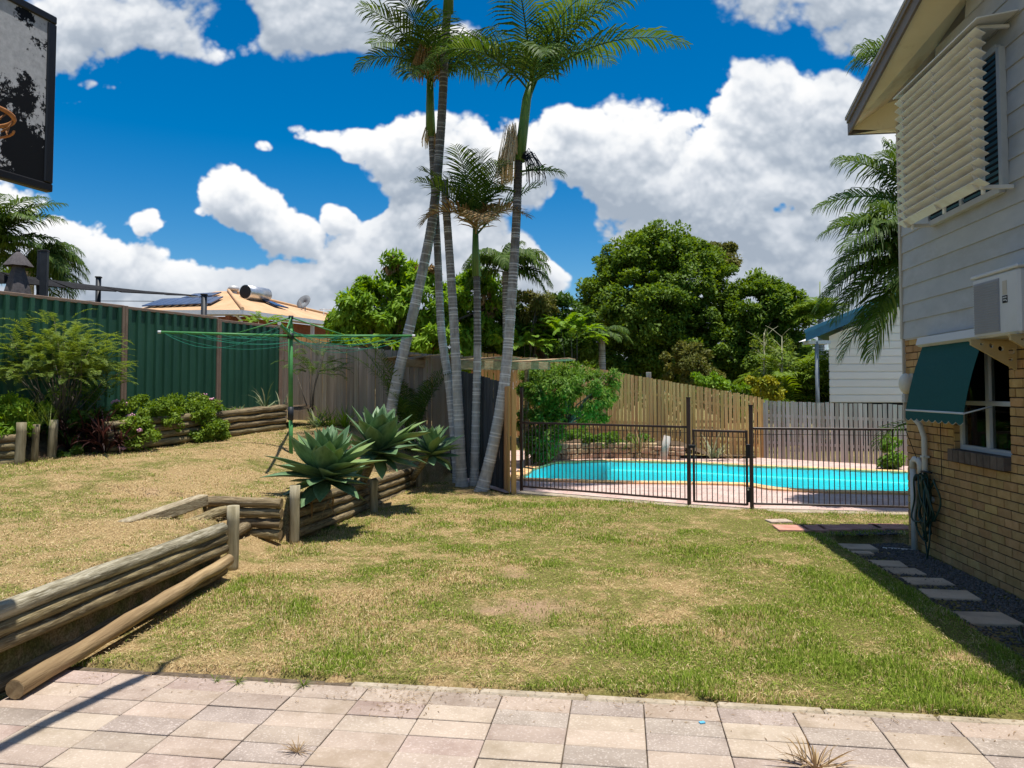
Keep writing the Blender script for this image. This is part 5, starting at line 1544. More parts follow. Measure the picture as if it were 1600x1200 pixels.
MB().tube([c - Rf @ np.array([0, 0, .28]), c + nd * .3 - Rf @ np.array([0, 0, .12])], .012, 5).build('feed_arm', M['tin'], sd)
an = thing('roof_antenna', 'thin television antenna on the right end of the orange roof', 'antenna', P(506, 500, 35))
a = P(506, 507, 35); b = P(506, 482, 35)
MB().tube([a, b], .018, 6).build('mast', M['tin'], an)
MB().tube([b + (-.2, 0, -.05), b + (.35, 0, -.05)], .012, 5).build('boom', M['tin'], an)
for k in range(4): MB().tube([b + (-.15 + .15 * k, -.16, -.05), b + (-.15 + .15 * k, .16, .03)], .008, 5).build('rod', M['tin'], an)

# ================================================================== BEYOND THE GREEN FENCE
um = thing('patio_umbrella', 'folded grey patio umbrella behind the green fence', 'umbrella', P(29, 480, 13.6))
tip, bot = P(29, 394, 13.6), P(31, 480, 13.6)
def folded(zt, rt, zbm, rb, k=14, amp=.22):
    mb = MB(); rows = 8; vs = []
    for i in range(rows + 1):
        u = i / rows; zz_ = zt + (zbm - zt) * u; rr = rt + (rb - rt) * u ** .8
        for j in range(k * 2):
            a = math.pi * j / k
            f = rr * (1 + amp * u * (1 if j % 2 else -1))
            vs.append((tip[0] + f * math.cos(a), tip[1] + f * math.sin(a), zz_))
    kk = k * 2
    mb.add(vs, [(i * kk + j, (i + 1) * kk + j, (i + 1) * kk + (j + 1) % kk, i * kk + (j + 1) % kk) for i in range(rows) for j in range(kk)], smooth=False)
    return mb
folded(tip[2], .035, P(29, 416, 13.6)[2], .22, 7, .12).build('top_cap', M['umbrella'], um)
folded(tip[2] - .10, .04, bot[2] - .3, .30, 7, .2).build('canopy', M['umbrella'], um)
MB().tube([tip + (0, 0, .03), (tip[0], tip[1], 1.3)], .022, 8).build('pole', M['dark_post'], um)
MB().sphere(tip + (0, 0, .03), .035).build('finial', M['dark_post'], um)
def dpost(px, y0, y1, d, w, lab, square=True):
    a, b = P(px, y0, d), P(px, y1, d)
    t = thing('fence_post' if not square else 'dark_post', lab, 'post', (a[0], a[1], 1.2))
    if square: MB().box((a[0], a[1], (a[2] + 1.0) / 2), (w, w, a[2] - 1.0), rotz(.2), bev=.008).build('post_shaft', M['dark_post'], t)
    else: MB().tube([(a[0], a[1], 1.0), a], w / 2, 14).build('post_shaft', M['dark_post'], t)
    MB().box((a[0], a[1], a[2] + .01), (w * 1.08, w * 1.08, .03), rotz(.2), bev=.006).build('post_cap', M['black'], t)
dpost(62, 393, 480, 14.2, .065, 'left one of two dark square posts by the folded umbrella')
dpost(70, 393, 480, 13.8, .115, 'thicker dark square post right of the folded umbrella')
dpost(154, 434, 480, 15.5, .105, 'round black post holding the shade sail edge', False)
dpost(319, 461, 500, 17.6, .135, 'round black post above the middle of the green fence', False)
sl_ = thing('shade_sail', 'black shade sail seen edge on above the green fence', 'shade sail', P(100, 440, 14.8))
q = [(-140, 415, 12.5), (0, 426, 13.6), (75, 438, 14.4), (155, 448, 15.45), (230, 456, 16.4), (286, 460.5, 17.2)]
mb = MB()
for (a, b) in zip(q, q[1:]):
    A, B = P(*a), P(*b)
    ha, hb = .26 * max(.04, 1 - (a[0] + 140) / 430), .26 * max(.03, 1 - (b[0] + 140) / 430)
    mb.add([A, B, B + (.25, .2, -hb), A + (.3, .3, -ha)], [(0, 1, 2, 3)])
o = mb.build('cloth', M['sail'], sl_); s_ = o.modifiers.new('thickness', 'SOLIDIFY'); s_.thickness = .02
MB().tube([P(286, 460.5, 17.2), P(300, 463, 17.4), P(319, 464.5, 17.6)], .012, 5).build('tension_cable', M['steel'], sl_)
tag(MB().tube([P(-60, 447, 40), P(120, 470, 42), P(310, 471, 44)], .02, 5).build('power_line', M['black'], None), 'thin dark overhead line crossing above the green fence', 'cable')

# ================================================================== BASKETBALL HOOP
bh = thing('basketball_hoop', 'black basketball backboard with peeling paint and a rusty rim', 'basketball hoop', (-3.6, 3.4, 0))
ba = rad(18); bdir = np.array([math.sin(ba), math.cos(ba), 0]); bn = np.array([math.cos(ba), -math.sin(ba), 0])
fc = P(78, 301, 4.2); zbt = fc[2]
bw, bhh = 1.50, 1.0
BR = np.stack([bdir, -bn, np.array([0, 0, 1.0])], 1)
ctr = np.array([fc[0], fc[1], 0]) - bdir * bw / 2
MB().box((ctr[0], ctr[1], zbt + bhh / 2), (bw - .06, .03, bhh - .06), BR).build('backboard', M['board_face'], bh, (ctr[0], ctr[1], zbt + bhh / 2))
for cz, sx, sz, off in ((zbt + .022, bw, .045, 0), (zbt + bhh - .022, bw, .045, 0)):
    MB().box((ctr[0], ctr[1], cz), (sx, .05, sz), BR, bev=.006).build('frame_edge', M['frame_black'], bh)
for s in (-1, 1):
    p = ctr + bdir * s * (bw / 2 - .0275)
    MB().box((p[0], p[1], zbt + bhh / 2), (.055, .05, bhh - .092), BR, bev=.006).build('frame_edge', M['frame_black'], bh)
rz = P(40, 190, 3.53)[2]
rc = ctr + bn * .32; rr = .215
rim = [np.array([rc[0] + rr * math.cos(a), rc[1] + rr * math.sin(a), rz]) for a in np.linspace(0, 2 * math.pi, 33)]
MB().tube(rim, .0105, 8, caps=False).build('rim', M['hoop'], bh)
rim2 = [p - (0, 0, .055) for p in rim[3:15]]
MB().tube([p * [1, 1, 1] for p in rim2], .006, 6).build('rim_brace', M['hoop'], bh)
MB().box(ctr + bn * .07 + (0, 0, rz - .03), (.16, .10, .09), BR, bev=.005).build('rim_bracket', M['hoop'], bh)
nq = np.random.default_rng(8); mb = MB()
for k in range(26):
    a = nq.uniform(0, 6.28); p = np.array([rc[0] + rr * math.cos(a), rc[1] + rr * math.sin(a), rz])
    b_ = a + nq.uniform(-.5, .5); f = nq.uniform(.75, .95)
    q = np.array([rc[0] + rr * f * math.cos(b_), rc[1] + rr * f * math.sin(b_), rz - nq.uniform(.04, .10)])
    mb.tube([p, (p + q) / 2 - (0, 0, .01), q], .004, 4)
tag(mb.build('net_remnant', M['net'], bh), kind='stuff')
bk = ctr - bn * .75
MB().tube([(bk[0], bk[1], -.05), (bk[0], bk[1], zbt + .5)], .05, 12).build('pole', M['frame_black'], bh)
for z0, z1 in ((zbt + .2, zbt + .2), (zbt + .75, zbt + .48)):
    for s in (-.18, .18):
        MB().tube([ctr + bdir * s - bn * .02 + (0, 0, z0), bk + (0, 0, z1)], .018, 6).build('arm', M['frame_black'], bh)

op = thing('added_shadow_pole', 'dark pole added out of view overhead to cast a shadow across the pavers', 'pole', (-2.9, -1.0, 0))  # unseen pole, added only to throw the dark line on the pavers
MB().tube([(-2.9, -1.0, -.05), (-2.9, -1.0, 4.62)], .05, 10).build('upright', M['frame_black'], op)
MB().tube([(-2.9, -1.0, 4.5), (-1.98, 3.62, 4.5), (-1.80, 4.22, 4.5)], .045, 10).build('arm', M['frame_black'], op)
MB().tube([(-1.80, 4.22, 4.5), (-1.69, 4.57, 4.5)], [.035, .012], 10).build('arm_tip', M['frame_black'], op)

# ================================================================== CLOTHESLINE
hx, hy = -3.67, 12.5
hz0 = float(zg(hx, hy))
cl = thing('clothesline', 'green rotary clothesline with sagging teal lines on the terrace', 'clothesline', (hx, hy, hz0))
hub = P(450, 523, hy)[2]; topz = P(450, 496, hy)[2]; colz = P(452, 648, hy)[2]
MB().tube([(hx + .03, hy, hz0 - .1), (hx + .015, hy, colz)], .034, 12).build('lower_pole', M['hoist_green'], cl)
MB().tube([(hx + .015, hy, colz - .09), (hx + .014, hy, colz + .13)], .048, 12).build('winder', M['dark_post'], cl)
MB().tube([(hx + .015, hy, colz), (hx - .005, hy, hub + .1)], .038, 12).build('upper_pole', M['hoist_green'], cl)
MB().tube([(hx, hy, hub - .07), (hx, hy, hub + .03)], .055, 12).build('hub', M['dark_post'], cl)
MB().tube([(hx, hy, hub), (hx, hy, topz)], .026, 10).build('head_tube', M['hoist_green'], cl)
MB().tube([(hx, hy, topz - .03), (hx, hy, topz + .03)], .04, 10).build('head_cap', M['dark_post'], cl)
arms = []
for k in range(4):
    a = math.pi + rad(12) + k * math.pi / 2
    d = np.array([math.cos(a), math.sin(a), 0]); Lr = 2.0
    e = np.array([hx, hy, hub - .02]) + d * Lr + (0, 0, .03)
    arms.append((d, Lr))
    MB().tube([np.array([hx, hy, hub - .02]) + d * .05, e], .022, 8).build('arm', M['hoist_green'], cl)
    MB().tube([e, e + d * .05], .026, 8).build('arm_cap', M['trim_white'], cl)
    MB().tube([np.array([hx, hy, topz - .01]) + d * .03, np.array([hx, hy, hub]) + d * .88], .012, 6).build('brace', M['hoist_green'], cl)
wq = np.random.default_rng(4)
for lp_ in range(5):
    f = .42 + .14 * lp_
    for k in range(4):
        d0, d1 = arms[k][0], arms[(k + 1) % 4][0]
        a = np.array([hx, hy, hub]) + d0 * 2.0 * f; b = np.array([hx, hy, hub]) + d1 * 2.0 * f
        sag = wq.uniform(.05, .30) * f
        pts = [a + (b - a) * u + np.array([0, 0, -4 * sag * u * (1 - u)]) for u in np.linspace(0, 1, 11)]
        MB().tube(pts, .0036, 4, caps=False).build('line', M['hoist_wire'], cl)

# ================================================================== PERGOLA
pg = thing('pergola', 'weathered timber pergola with flat slats over the side gate', 'pergola', (-.4, 15.2, 0))
pgz = P(700, 566, 14.6)[2]
zt_p = 2.42
zbm = zt_p - .12
def beam(a, b, w, h, name, m='pergola'):
    a, b = np.array(a, float), np.array(b, float)
    return MB().box((a + b) / 2, (np.linalg.norm(b - a), w, h), frame(b - a), bev=.004).build(name, M[m], pg)
pb0, pb1 = np.array([-2.45, 15.45]), np.array(P(846, 575, 17.3)[:2])
pd, pl = flat_dir(pb0, pb1); pn = np.array([pd[1], -pd[0]])
for o_ in (-.55, .35):
    beam((*(pb0 + pn * o_), zbm), (*(pb1 + pn * o_), zbm), .05, .16, 'beam')
for i in range(9):
    m_ = pb0 + pd * (.0 + pl * i / 8) + pd * random.uniform(-.05, .05)
    a = np.array([*(m_ - pn * 1.05), zt_p + random.uniform(-.015, .02)]); b = np.array([*(m_ + pn * 1.15), zt_p + random.uniform(-.02, .03)])
    tl = .16 * math.sin(i * 2.1)
    MB().box((a + b) / 2, (np.linalg.norm(b - a), .20, .028), frame(b - a) @ np.array([[1, 0, 0], [0, math.cos(tl), -math.sin(tl)], [0, math.sin(tl), math.cos(tl)]]), bev=.004).build('slat', M['pergola'], pg)
for q_ in (pb1 - pd * .06 - pn * .55, pb0 + pd * .2 - pn * .55):
    MB().box((q_[0], q_[1], (zbm - .02) / 2), (.09, .09, zbm - .02), rotz(-.2), bev=.005).build('post', M['log'], pg)

# ================================================================== STONE BED AND BITS BY THE POOL
sb = thing('stone_bed_wall', 'low wall of rough tan blocks edging the bed behind the pool', 'garden wall', P(950, 715, 19.3))
q = np.random.default_rng(12)
wl = [(852, 716, 19.0), (905, 716.5, 19.5), (960, 716, 19.7), (1010, 717, 19.6), (1060, 720, 19.2)]
for (a, b) in zip(wl, wl[1:]):
    A, B = P(*a), P(*b); d = B - A; d[2] = 0; ln = np.linalg.norm(d); d /= ln
    hgt = .40 if a[0] < 1000 else .33
    rows = 3; bh_ = hgt / rows
    for j in range(rows):
        s = -.1 * (j % 2)
        while s < ln:
            w_ = q.uniform(.18, .34)
            c = A + d * (s + w_ / 2)
            MB().box((c[0], c[1] + q.normal(0, .015), .0 + (j + .5) * bh_), (w_ - .015, .2, bh_ - .012), rotz(math.atan2(d[1], d[0]) + q.normal(0, .03)), bev=.02).build('stone', M['stone'], sb)
            s += w_
mb = MB()
pA = [P(848, 716, 19.2), P(905, 716, 19.7), P(960, 716, 19.9), P(1010, 717, 19.8), P(1062, 718, 19.4), P(1110, 716, 19.4), P(1180, 714, 19.55)]
pB = [(p[0] * 1.0 + .3, p[1] + 2.6 - .33 * i, 0) for i, p in enumerate(pA)]
vs = [(p[0], p[1], .34 if i < 5 else .06) for i, p in enumerate(pA)] + [(p[0], p[1], .38 if i < 5 else .06) for i, p in enumerate(pB)]
mb.add(vs, [(i, i + 1, 8 + i, 7 + i) for i in range(6)], smooth=True)
tag(mb.build('bed_soil', M['mound'], None), 'soil of the raised bed behind the pool', kind='structure')
stp = thing('timber_stump', 'leaning short grey timber post at the end of the stone bed', 'stump', P(1036, 717, 18.9))
a, b = P(1036, 718, 18.9), P(1043, 681, 18.9)
MB().tube([a, b], [.10, .09], 14).build('stump_body', M['silver_paling'], stp)
MB().tube([b, b + (.004, 0, .012)], .088, 14).build('cut_top', M['log_pale'], stp)
# ================================================================== PALMS
def palm_trunk(parent, pts, r0, r1, ring=.055, dark_top=0.0, seed=0, flare=1.35, name='trunk', rings=True):
    pts = [np.array(p, float) for p in pts]
    # resample along a smooth curve
    L_c = np.cumsum([0] + [np.linalg.norm(b - a) for a, b in zip(pts, pts[1:])])
    A = np.array(pts); q = np.random.default_rng(seed)
    def at(s):
        i = min(max(np.searchsorted(L_c, s) - 1, 0), len(pts) - 2)
        u = (s - L_c[i]) / (L_c[i + 1] - L_c[i])
        p0, p1, p2, p3 = A[max(i - 1, 0)], A[i], A[i + 1], A[min(i + 2, len(pts) - 1)]
        return .5 * ((2 * p1) + (-p0 + p2) * u + (2 * p0 - 5 * p1 + 4 * p2 - p3) * u * u + (-p0 + 3 * p1 - 3 * p2 + p3) * u ** 3)
    s, P_, R_, T_ = 0.0, [], [], []
    tot = L_c[-1]
    while s < tot:
        u = s / tot
        rr = r0 + (r1 - r0) * u ** .8
        if s < .5: rr *= 1 + (flare - 1) * (1 - s / .5) ** 2
        st = ring * q.uniform(.5, 1.6) * (1.25 - .5 * u)
        tone = .5 if u < 1 - dark_top else .08
        pale = q.uniform(.45, 1.0) if u < 1 - dark_top else q.uniform(.15, .5)
        for ds, k, tn in ((0, .985, pale), (.012, 1.035, pale), (.022, 1.0, tone + q.uniform(-.04, .04))):
            P_.append(at(min(s + ds, tot))); R_.append(rr * k * (1 + q.normal(0, .008))); T_.append(tn)
        s += st
    P_.append(at(tot)); R_.append(r1); T_.append(.5)
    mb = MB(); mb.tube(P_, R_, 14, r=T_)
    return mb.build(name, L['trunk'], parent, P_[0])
def shaft(parent, pts, r0, r1, m='crownshaft'):
    n = len(pts)
    return MB().tube(pts, [r0 + (r1 - r0) * (i / (n - 1)) for i in range(n)], 12).build('crownshaft', M[m], parent)
def strands(parent, c, n, ln, m, seed, az0=0, az1=6.28, out=.25, name='flower_cluster', up=.1):
    q = np.random.default_rng(seed); mb = MB(); c = np.array(c, float)
    for k in range(n):
        a = q.uniform(az0, az1); o = q.uniform(.3, 1) * out
        d = np.array([math.cos(a) * o, math.sin(a) * o, 0]); l = ln * q.uniform(.5, 1.1)
        p1 = c + d * .7 + (0, 0, up * q.uniform(.3, 1)); p2 = c + d * 1.1 - (0, 0, l * .35); p3 = c + d * (1.15 + q.normal(0, .06)) - (0, 0, l)
        mb.tube([c, p1, p2, p3], [.008, .007, .006, .004], 4)
    return mb.build(name, M[m], parent, c)
def palm(label, tr, d_top, r0, r1, sh=None, fr=(), seed=0, dark_top=0.0, group='king palms in a clump by the side gate', shr=(.085, .06)):
    """tr: list of (px, py, depth) from base upwards; sh: crownshaft pixels; fr: fronds (az deg, el deg, length, droop, kwargs)"""
    pts = [P(*q) for q in tr]
    g = zg(pts[0][0], pts[0][1])
    pts[0][2] = float(g) - .05
    t = thing('king_palm', label, 'palm', (pts[0][0], pts[0][1], float(g)), group)
    palm_trunk(t, pts, r0, r1, seed=seed, dark_top=dark_top)
    top = pts[-1]
    if sh:
        sp_ = [P(*q) for q in sh]
        shaft(t, sp_, *shr); top = sp_[-1]
    for k, f in enumerate(fr):
        az, el, ln, dr = f[:4]; kw = f[4] if len(f) > 4 else {}
        b = top - np.array([0, 0, .10 * (k % 3)])
        lm = kw.pop('lm', 'palm') if kw else 'palm'
        frond('frond', t, b, rad(az), rad(el), ln, L[lm], seed * 100 + k, dr, **kw)
    return t, top
base_kw = dict(npair=44, leaflet=.76, width=.036, hang=.5)
def K(**k): d = dict(base_kw); d.update(k); return d
# T1: tall leaning trunk
palm('tall leaning palm whose ringed trunk crosses the others to the frame top', [(600, 690, 14.6), (620, 595, 14.55), (650, 470, 14.5), (676, 340, 14.45), (689, 200, 14.4), (696, 60, 14.35), (699, 18, 14.35)], 0, .112, .078,
     sh=[(700, 20, 14.35), (702, -30, 14.3), (703, -75, 14.3)], seed=1, shr=(.105, .07),
     fr=[(15, 35, 2.6, 1.7, K()), (60, 50, 2.4, 1.5, K()), (110, 45, 2.5, 1.5, K()), (165, 40, 2.6, 1.6, K()), (215, 35, 2.5, 1.7, K()), (265, 30, 2.5, 1.6, K()), (320, 35, 2.7, 1.9, K()), (345, 15, 2.6, 1.6, K()), (190, 80, 2.2, .8, K())])
# T2: straight trunk with the left crown
palm('palm with orange fruit cluster, its crown left of the leaning trunk', [(716, 747, 14.45), (704, 620, 14.5), (690, 520, 14.6), (684, 400, 14.7), (680, 320, 14.75), (675, 225, 14.8), (674, 212, 14.8)], 0, .09, .066,
     sh=[(673, 214, 14.8), (672, 165, 14.8), (672, 118, 14.8)], seed=2, shr=(.10, .065),
     fr=[(178, 42, 1.75, 1.75, K(leaflet=.55)), (150, 62, 2.0, 1.2, K()), (118, 75, 2.1, .8, K()), (205, 60, 1.9, 1.0, K()), (80, 70, 2.1, 1.0, K()), (45, 50, 2.0, 1.4, K()), (10, 36, 1.75, 1.25, K()),
         (325, 40, 1.8, 1.7, K()), (285, 58, 1.8, 1.3, K()), (240, 70, 1.9, 1.0, K()), (20, 62, 2.1, 1.2, K()), (260, 20, 1.4, 1.6, K())])
t2 = bpy.data.objects['king_palm.001']
strands(t2, P(668, 104, 14.5), 120, .26, 'fruit', 21, out=.34, up=.42)
strands(t2, P(673, 212, 14.8), 40, .24, 'cream_fruit', 22, 2.0, 4.2, .17, up=.22)
strands(t2, P(681, 215, 14.75), 22, .3, 'fruit', 23, 4.5, 6.6, .12)
# T3: dead headless trunk
palm('dead headless palm trunk standing straight between the others', [(722, 758, 13.9), (716, 640, 13.92), (709, 500, 13.95), (701, 380, 13.95), (694, 282, 13.95)], 0, .104, .07, seed=3)
# T4: young palm with dark upper trunk
palm('shortest palm of the clump, slim dark stem and small upright crown', [(741, 748, 14.0), (744, 640, 14.0), (746, 540, 14.0), (745, 432, 14.0)], 0, .088, .064,
     sh=[(745, 432, 14.0), (743, 395, 14.0), (743, 352, 14.0)], seed=4, dark_top=.34, shr=(.085, .05),
     fr=[(85, 80, 1.78, .55, K(npair=32, leaflet=.56, hang=.25, dihedral=.9)), (175, 68, 1.65, .9, K(npair=32, leaflet=.56, hang=.25)), (130, 72, 1.72, .7, K(npair=32, leaflet=.56, hang=.25)), (250, 68, 1.58, .7, K(npair=32, leaflet=.56, hang=.25)), (300, 62, 1.58, .9, K(npair=32, leaflet=.56, hang=.25)),
         (5, 50, 1.65, .5, K(npair=32, leaflet=.56, hang=.25)), (40, 62, 1.72, .8, K(npair=32, leaflet=.56, hang=.25)), (210, 55, 1.52, 1.0, K(npair=32, leaflet=.56, hang=.25)), (280, 40, 1.19, 1.7, K(npair=32, leaflet=.56, hang=.25, lm='palm_dry')), (200, 38, 1.19, 1.9, K(npair=32, leaflet=.56, hang=.25, lm='palm_dry')), (330, 42, 1.25, 1.6, K(npair=32, leaflet=.56, hang=.25, lm='palm_dry'))])
# T5: right palm
palm('right palm with cream flower strands, its trunk curving from the lawn', [(752, 764, 13.35), (772, 690, 13.4), (789, 590, 13.45), (800, 460, 13.5), (807, 340, 13.5), (810, 250, 13.5)], 0, .112, .074,
     sh=[(811, 252, 13.5), (817, 205, 13.5), (823, 155, 13.5), (830, 130, 13.5)], seed=5, shr=(.105, .07), dark_top=.12,
     fr=[(2, 38, 3.15, 1.05, K(npair=56, leaflet=.72, width=.048)), (40, 55, 2.6, 1.3, K()), (80, 72, 2.6, .9, K()), (130, 60, 2.5, 1.3, K()), (170, 60, 2.3, 1.7, K()), (200, 48, 2.3, 1.8, K()), (255, 70, 2.5, 1.1, K()),
         (300, 58, 2.3, 1.5, K()), (330, 64, 2.5, 1.2, K()), (20, 76, 2.7, .9, K()), (350, 60, 2.7, 1.0, K()), (278, 45, 1.7, 1.9, K())])
t5 = bpy.data.objects['king_palm.004']
strands(t5, P(810, 246, 13.45), 110, .50, 'cream_fruit', 51, 2.3, 4.3, .36, up=.62)
strands(t5, P(813, 250, 13.45), 40, .5, 'dark_post', 52, -1.0, 1.0, .40, up=.15)
frond('dead_frond', t5, P(812, 268, 13.45), rad(-10), rad(5), .85, L['dark'], 77, .5, npair=22, leaflet=.38, width=.03)
frond('dead_frond', t5, P(806, 300, 13.45), rad(175), rad(20), .5, L['dark'], 78, .9, npair=14, leaflet=.3, width=.03)
# palms by the far corner of the house
def hpalm(label, px, py, d, fr, seed, ht=None, r=.10):
    top = P(px, py, d); t = thing('king_palm', label, 'palm', (top[0], top[1], 0), 'palms by the far corner of the house')
    palm_trunk(t, [(top[0], top[1], -.05), (top[0] + .02, top[1], top[2] * .5), (top[0], top[1], top[2] - .9)], r * 1.1, r * .8, seed=seed)
    shaft(t, [(top[0], top[1], top[2] - .9), (top[0], top[1], top[2] - .4), tuple(top)], r * .95, r * .6)
    for k, f in enumerate(fr):
        kw = f[4] if len(f) > 4 else {}
        frond('frond', t, top - np.array([0, 0, .05 * (k % 4)]), rad(f[0]), rad(f[1]), f[2], L['palm'], seed * 50 + k, f[3], **kw)
H_ = lambda **k: K(npair=52, leaflet=.70, width=.031, hang=.7, **k)
hpalm('palm at the house corner with fronds drooping across the white boards', 1440, 400, 11.7, [(178, 45, 1.76, 1.5, H_()), (195, 20, 1.76, 1.5, H_()), (165, 5, 1.85, 1.35, H_()), (215, 60, 1.32, 1.5, H_()), (185, -15, 1.85, .95, H_()), (150, 35, 1.32, 1.5, H_()), (205, -25, 1.67, .9, H_()),
       (230, 10, 1.23, 1.5, H_()), (140, -10, 1.41, 1.1, H_()), (180, 75, 1.23, 1.2, H_()), (100, 50, 1.41, 1.4, H_()), (20, 45, 1.41, 1.4, H_()), (300, 45, 1.32, 1.5, H_()), (60, 40, 1.41, 1.5, H_()), (250, 40, 1.32, 1.6, H_()), (190, -45, 1.76, .6, H_()), (200, 35, 1.7, 1.6, H_()), (160, 60, 1.6, 1.5, H_()), (185, 8, 1.7, 1.3, H_()), (172, -38, 1.94, .55, H_())], 6)
hpalm('taller palm at the house corner, upright fronds fanning before the clouds', 1432, 315, 12.6, [(175, 50, 1.58, .9, H_()), (160, 22, 1.67, .9, H_()), (205, 68, 1.23, 1.0, H_()), (190, 5, 1.23, 1.0, H_()), (150, 80, 1.23, .6, H_()), (30, 50, 1.32, 1.3, H_()), (330, 45, 1.32, 1.3, H_()), (90, 45, 1.32, 1.3, H_()), (270, 45, 1.32, 1.3, H_())], 7)
hpalm('tallest palm behind the eave with only frond tips showing', 1450, 110, 13.2, [(176, 30, 1.41, 1.0, H_()), (190, 8, 1.32, 1.2, H_()), (165, 48, 1.41, .9, H_()), (182, -14, 1.32, .8, H_()), (20, 45, 1.32, 1.3, H_()), (320, 45, 1.32, 1.3, H_()), (90, 45, 1.32, 1.3, H_()), (260, 30, 1.23, 1.5, H_())], 8)
# feathery palm beyond the green fence
def fpalm(name, label, px, py, d, g0, fr, seed, lm='palm', r=.13, kw=None, group=None):
    top = P(px, py, d); t = thing(name, label, 'palm', (top[0], top[1], g0), group)
    palm_trunk(t, [(top[0], top[1], g0 - .05), (top[0] + .03, top[1], (g0 + top[2]) / 2), tuple(top)], r, r * .8, seed=seed)
    for k, f in enumerate(fr):
        q = dict(npair=56, leaflet=.56, width=.038, hang=.6, dihedral=.25); q.update(kw or {}); q.update(f[4] if len(f) > 4 else {})
        frond('frond', t, top, rad(f[0]), rad(f[1]), f[2], L[lm], seed * 50 + k, f[3], **q)
fpalm('feather_palm', 'feathery palm arching behind the folded umbrella', -25, 400, 16.5, 1.2,
      [(12, 62, 2.0, 1.5, dict(leaflet=.7)), (5, 80, 2.1, 1.6), (340, 62, 1.9, 1.7), (25, 45, 1.8, 1.5), (320, 75, 2.0, 1.6), (0, 30, 1.6, 1.5), (30, 70, 2.2, 1.3), (350, 40, 1.5, 1.5), (150, 60, 2, 1.6), (200, 50, 2, 1.6), (260, 60, 2, 1.5), (300, 50, 1.8, 1.5), (80, 70, 2, 1.2)], 9)
fpalm('feather_palm', 'smaller drooping palm behind the two dark posts', 45, 425, 17.5, 1.2,
      [(0, 55, 1.5, 2.1), (20, 35, 1.45, 1.9), (345, 20, 1.4, 1.7), (330, 50, 1.4, 2.0), (40, 60, 1.4, 2.0), (180, 50, 1.4, 2.0), (160, 30, 1.4, 1.8), (220, 45, 1.4, 1.8), (270, 40, 1.3, 1.9), (90, 60, 1.3, 1.8), (5, -5, 1.3, 1.4), (350, -25, 1.2, 1.0), (8, 70, 1.6, 2.3), (350, 68, 1.5, 2.3), (30, 50, 1.5, 2.1), (15, 18, 1.4, 1.7), (335, 38, 1.5, 1.9), (355, 10, 1.4, 1.6), (200, 70, 1.5, 2.2)], 10, kw=dict(npair=46, leaflet=.6, hang=1.2, width=.03))
fpalm('queen_palm', 'queen palm with weeping fronds behind the young palm stem', 790, 425, 22.5, .0,
      [(0, 50, 1.7, 2.3), (25, 65, 1.8, 2.1), (340, 40, 1.6, 2.2), (160, 55, 1.7, 2.2), (190, 50, 1.5, 2.2), (220, 60, 1.6, 2.1), (270, 50, 1.5, 2.3), (310, 60, 1.6, 2.2), (90, 65, 1.7, 2.0), (130, 60, 1.7, 2.0), (10, 20, 1.7, 1.7), (350, 5, 1.5, 1.5), (175, 10, 1.5, 1.6), (60, 80, 1.6, 1.5)], 11, kw=dict(npair=44, leaflet=.62, hang=1.1, width=.045))

# ================================================================== TREES
def tree(name, label, base, blobs, n, Lf, Wf, m, seed, clump=.45, trunk_r=.16, group=None, cat='tree', limbs=True, **kw):
    """blobs: (px, py, depth, half width px, half height px)"""
    B = []
    for px, py, d, rx, ry in blobs:
        c = P(px, py, d); B.append((c, (rx / F * d, (rx + ry) * .5 / F * d, ry / F * d)))
    bx, by, bz = base
    t = thing(name, label, cat, (bx, by, bz), group)
    if trunk_r:
        q = np.random.default_rng(seed)
        mb = MB(); big = B[0][0]
        fork = np.array([bx, by, bz]) * .45 + np.array([big[0], big[1], big[2]]) * .55
        mb.tube([(bx, by, bz - .1), ((bx * 2 + fork[0]) / 3, (by * 2 + fork[1]) / 3, (bz * 2 + fork[2]) / 3), tuple(fork)], [trunk_r, trunk_r * .8, trunk_r * .6], 10)
        mb.build('trunk', M['bark'], t)
        if limbs:
            for c, r_ in B:
                for k in range(3):
                    e = np.array(c) + q.normal(0, .45, 3) * np.array(r_)
                    m1 = (fork + e) / 2 + q.normal(0, .12, 3) * np.array(r_)
                    MB().tube([fork - (0, 0, .1), m1, e], [trunk_r * .5, trunk_r * .3, trunk_r * .08], 6).build('branch', M['bark'], t)
    crown('crown', t, B, n, Lf, Wf, L[m], seed, clump, **kw)
    return t
# big broad leaved tree
p = P(1030, 640, 31)
tree('broad_tree', 'largest tree, broad rounded crown behind the tan fence', (p[0], 31, -.3),
     [(1025, 440, 31, 100, 80), (960, 475, 31, 58, 66), (1085, 470, 31, 75, 85), (1000, 540, 30.5, 95, 62), (1035, 390, 31, 55, 36), (985, 405, 31, 45, 36), (1110, 540, 31, 60, 60), (935, 510, 31, 35, 50), (1010, 480, 29.5, 80, 70), (1060, 570, 30, 90, 40), (970, 570, 30, 60, 40)],
     118000, .175, .10, 'big', 201, clump=.42, trunk_r=.32, up=.9, gap=1.4)
p = P(1190, 640, 29.5)
tree('broad_tree', 'darker rounded tree right of the largest tree', (p[0], 29.5, -.3),
     [(1185, 500, 29.5, 58, 62), (1150, 545, 29.5, 48, 55), (1225, 500, 29.5, 40, 52), (1200, 560, 29, 60, 45), (1195, 462, 29.5, 35, 30)], 50000, .17, .09, 'big', 202, clump=.4, trunk_r=.22, up=.9, gap=1.3)
p = P(1130, 640, 35)
tree('rusty_tree', 'rust tinged tree top showing behind the largest tree', (p[0], 35, -.3), [(1125, 405, 35, 26, 22), (1105, 392, 35, 16, 12)], 3500, .2, .1, 'rust', 203, clump=.45, trunk_r=.15)
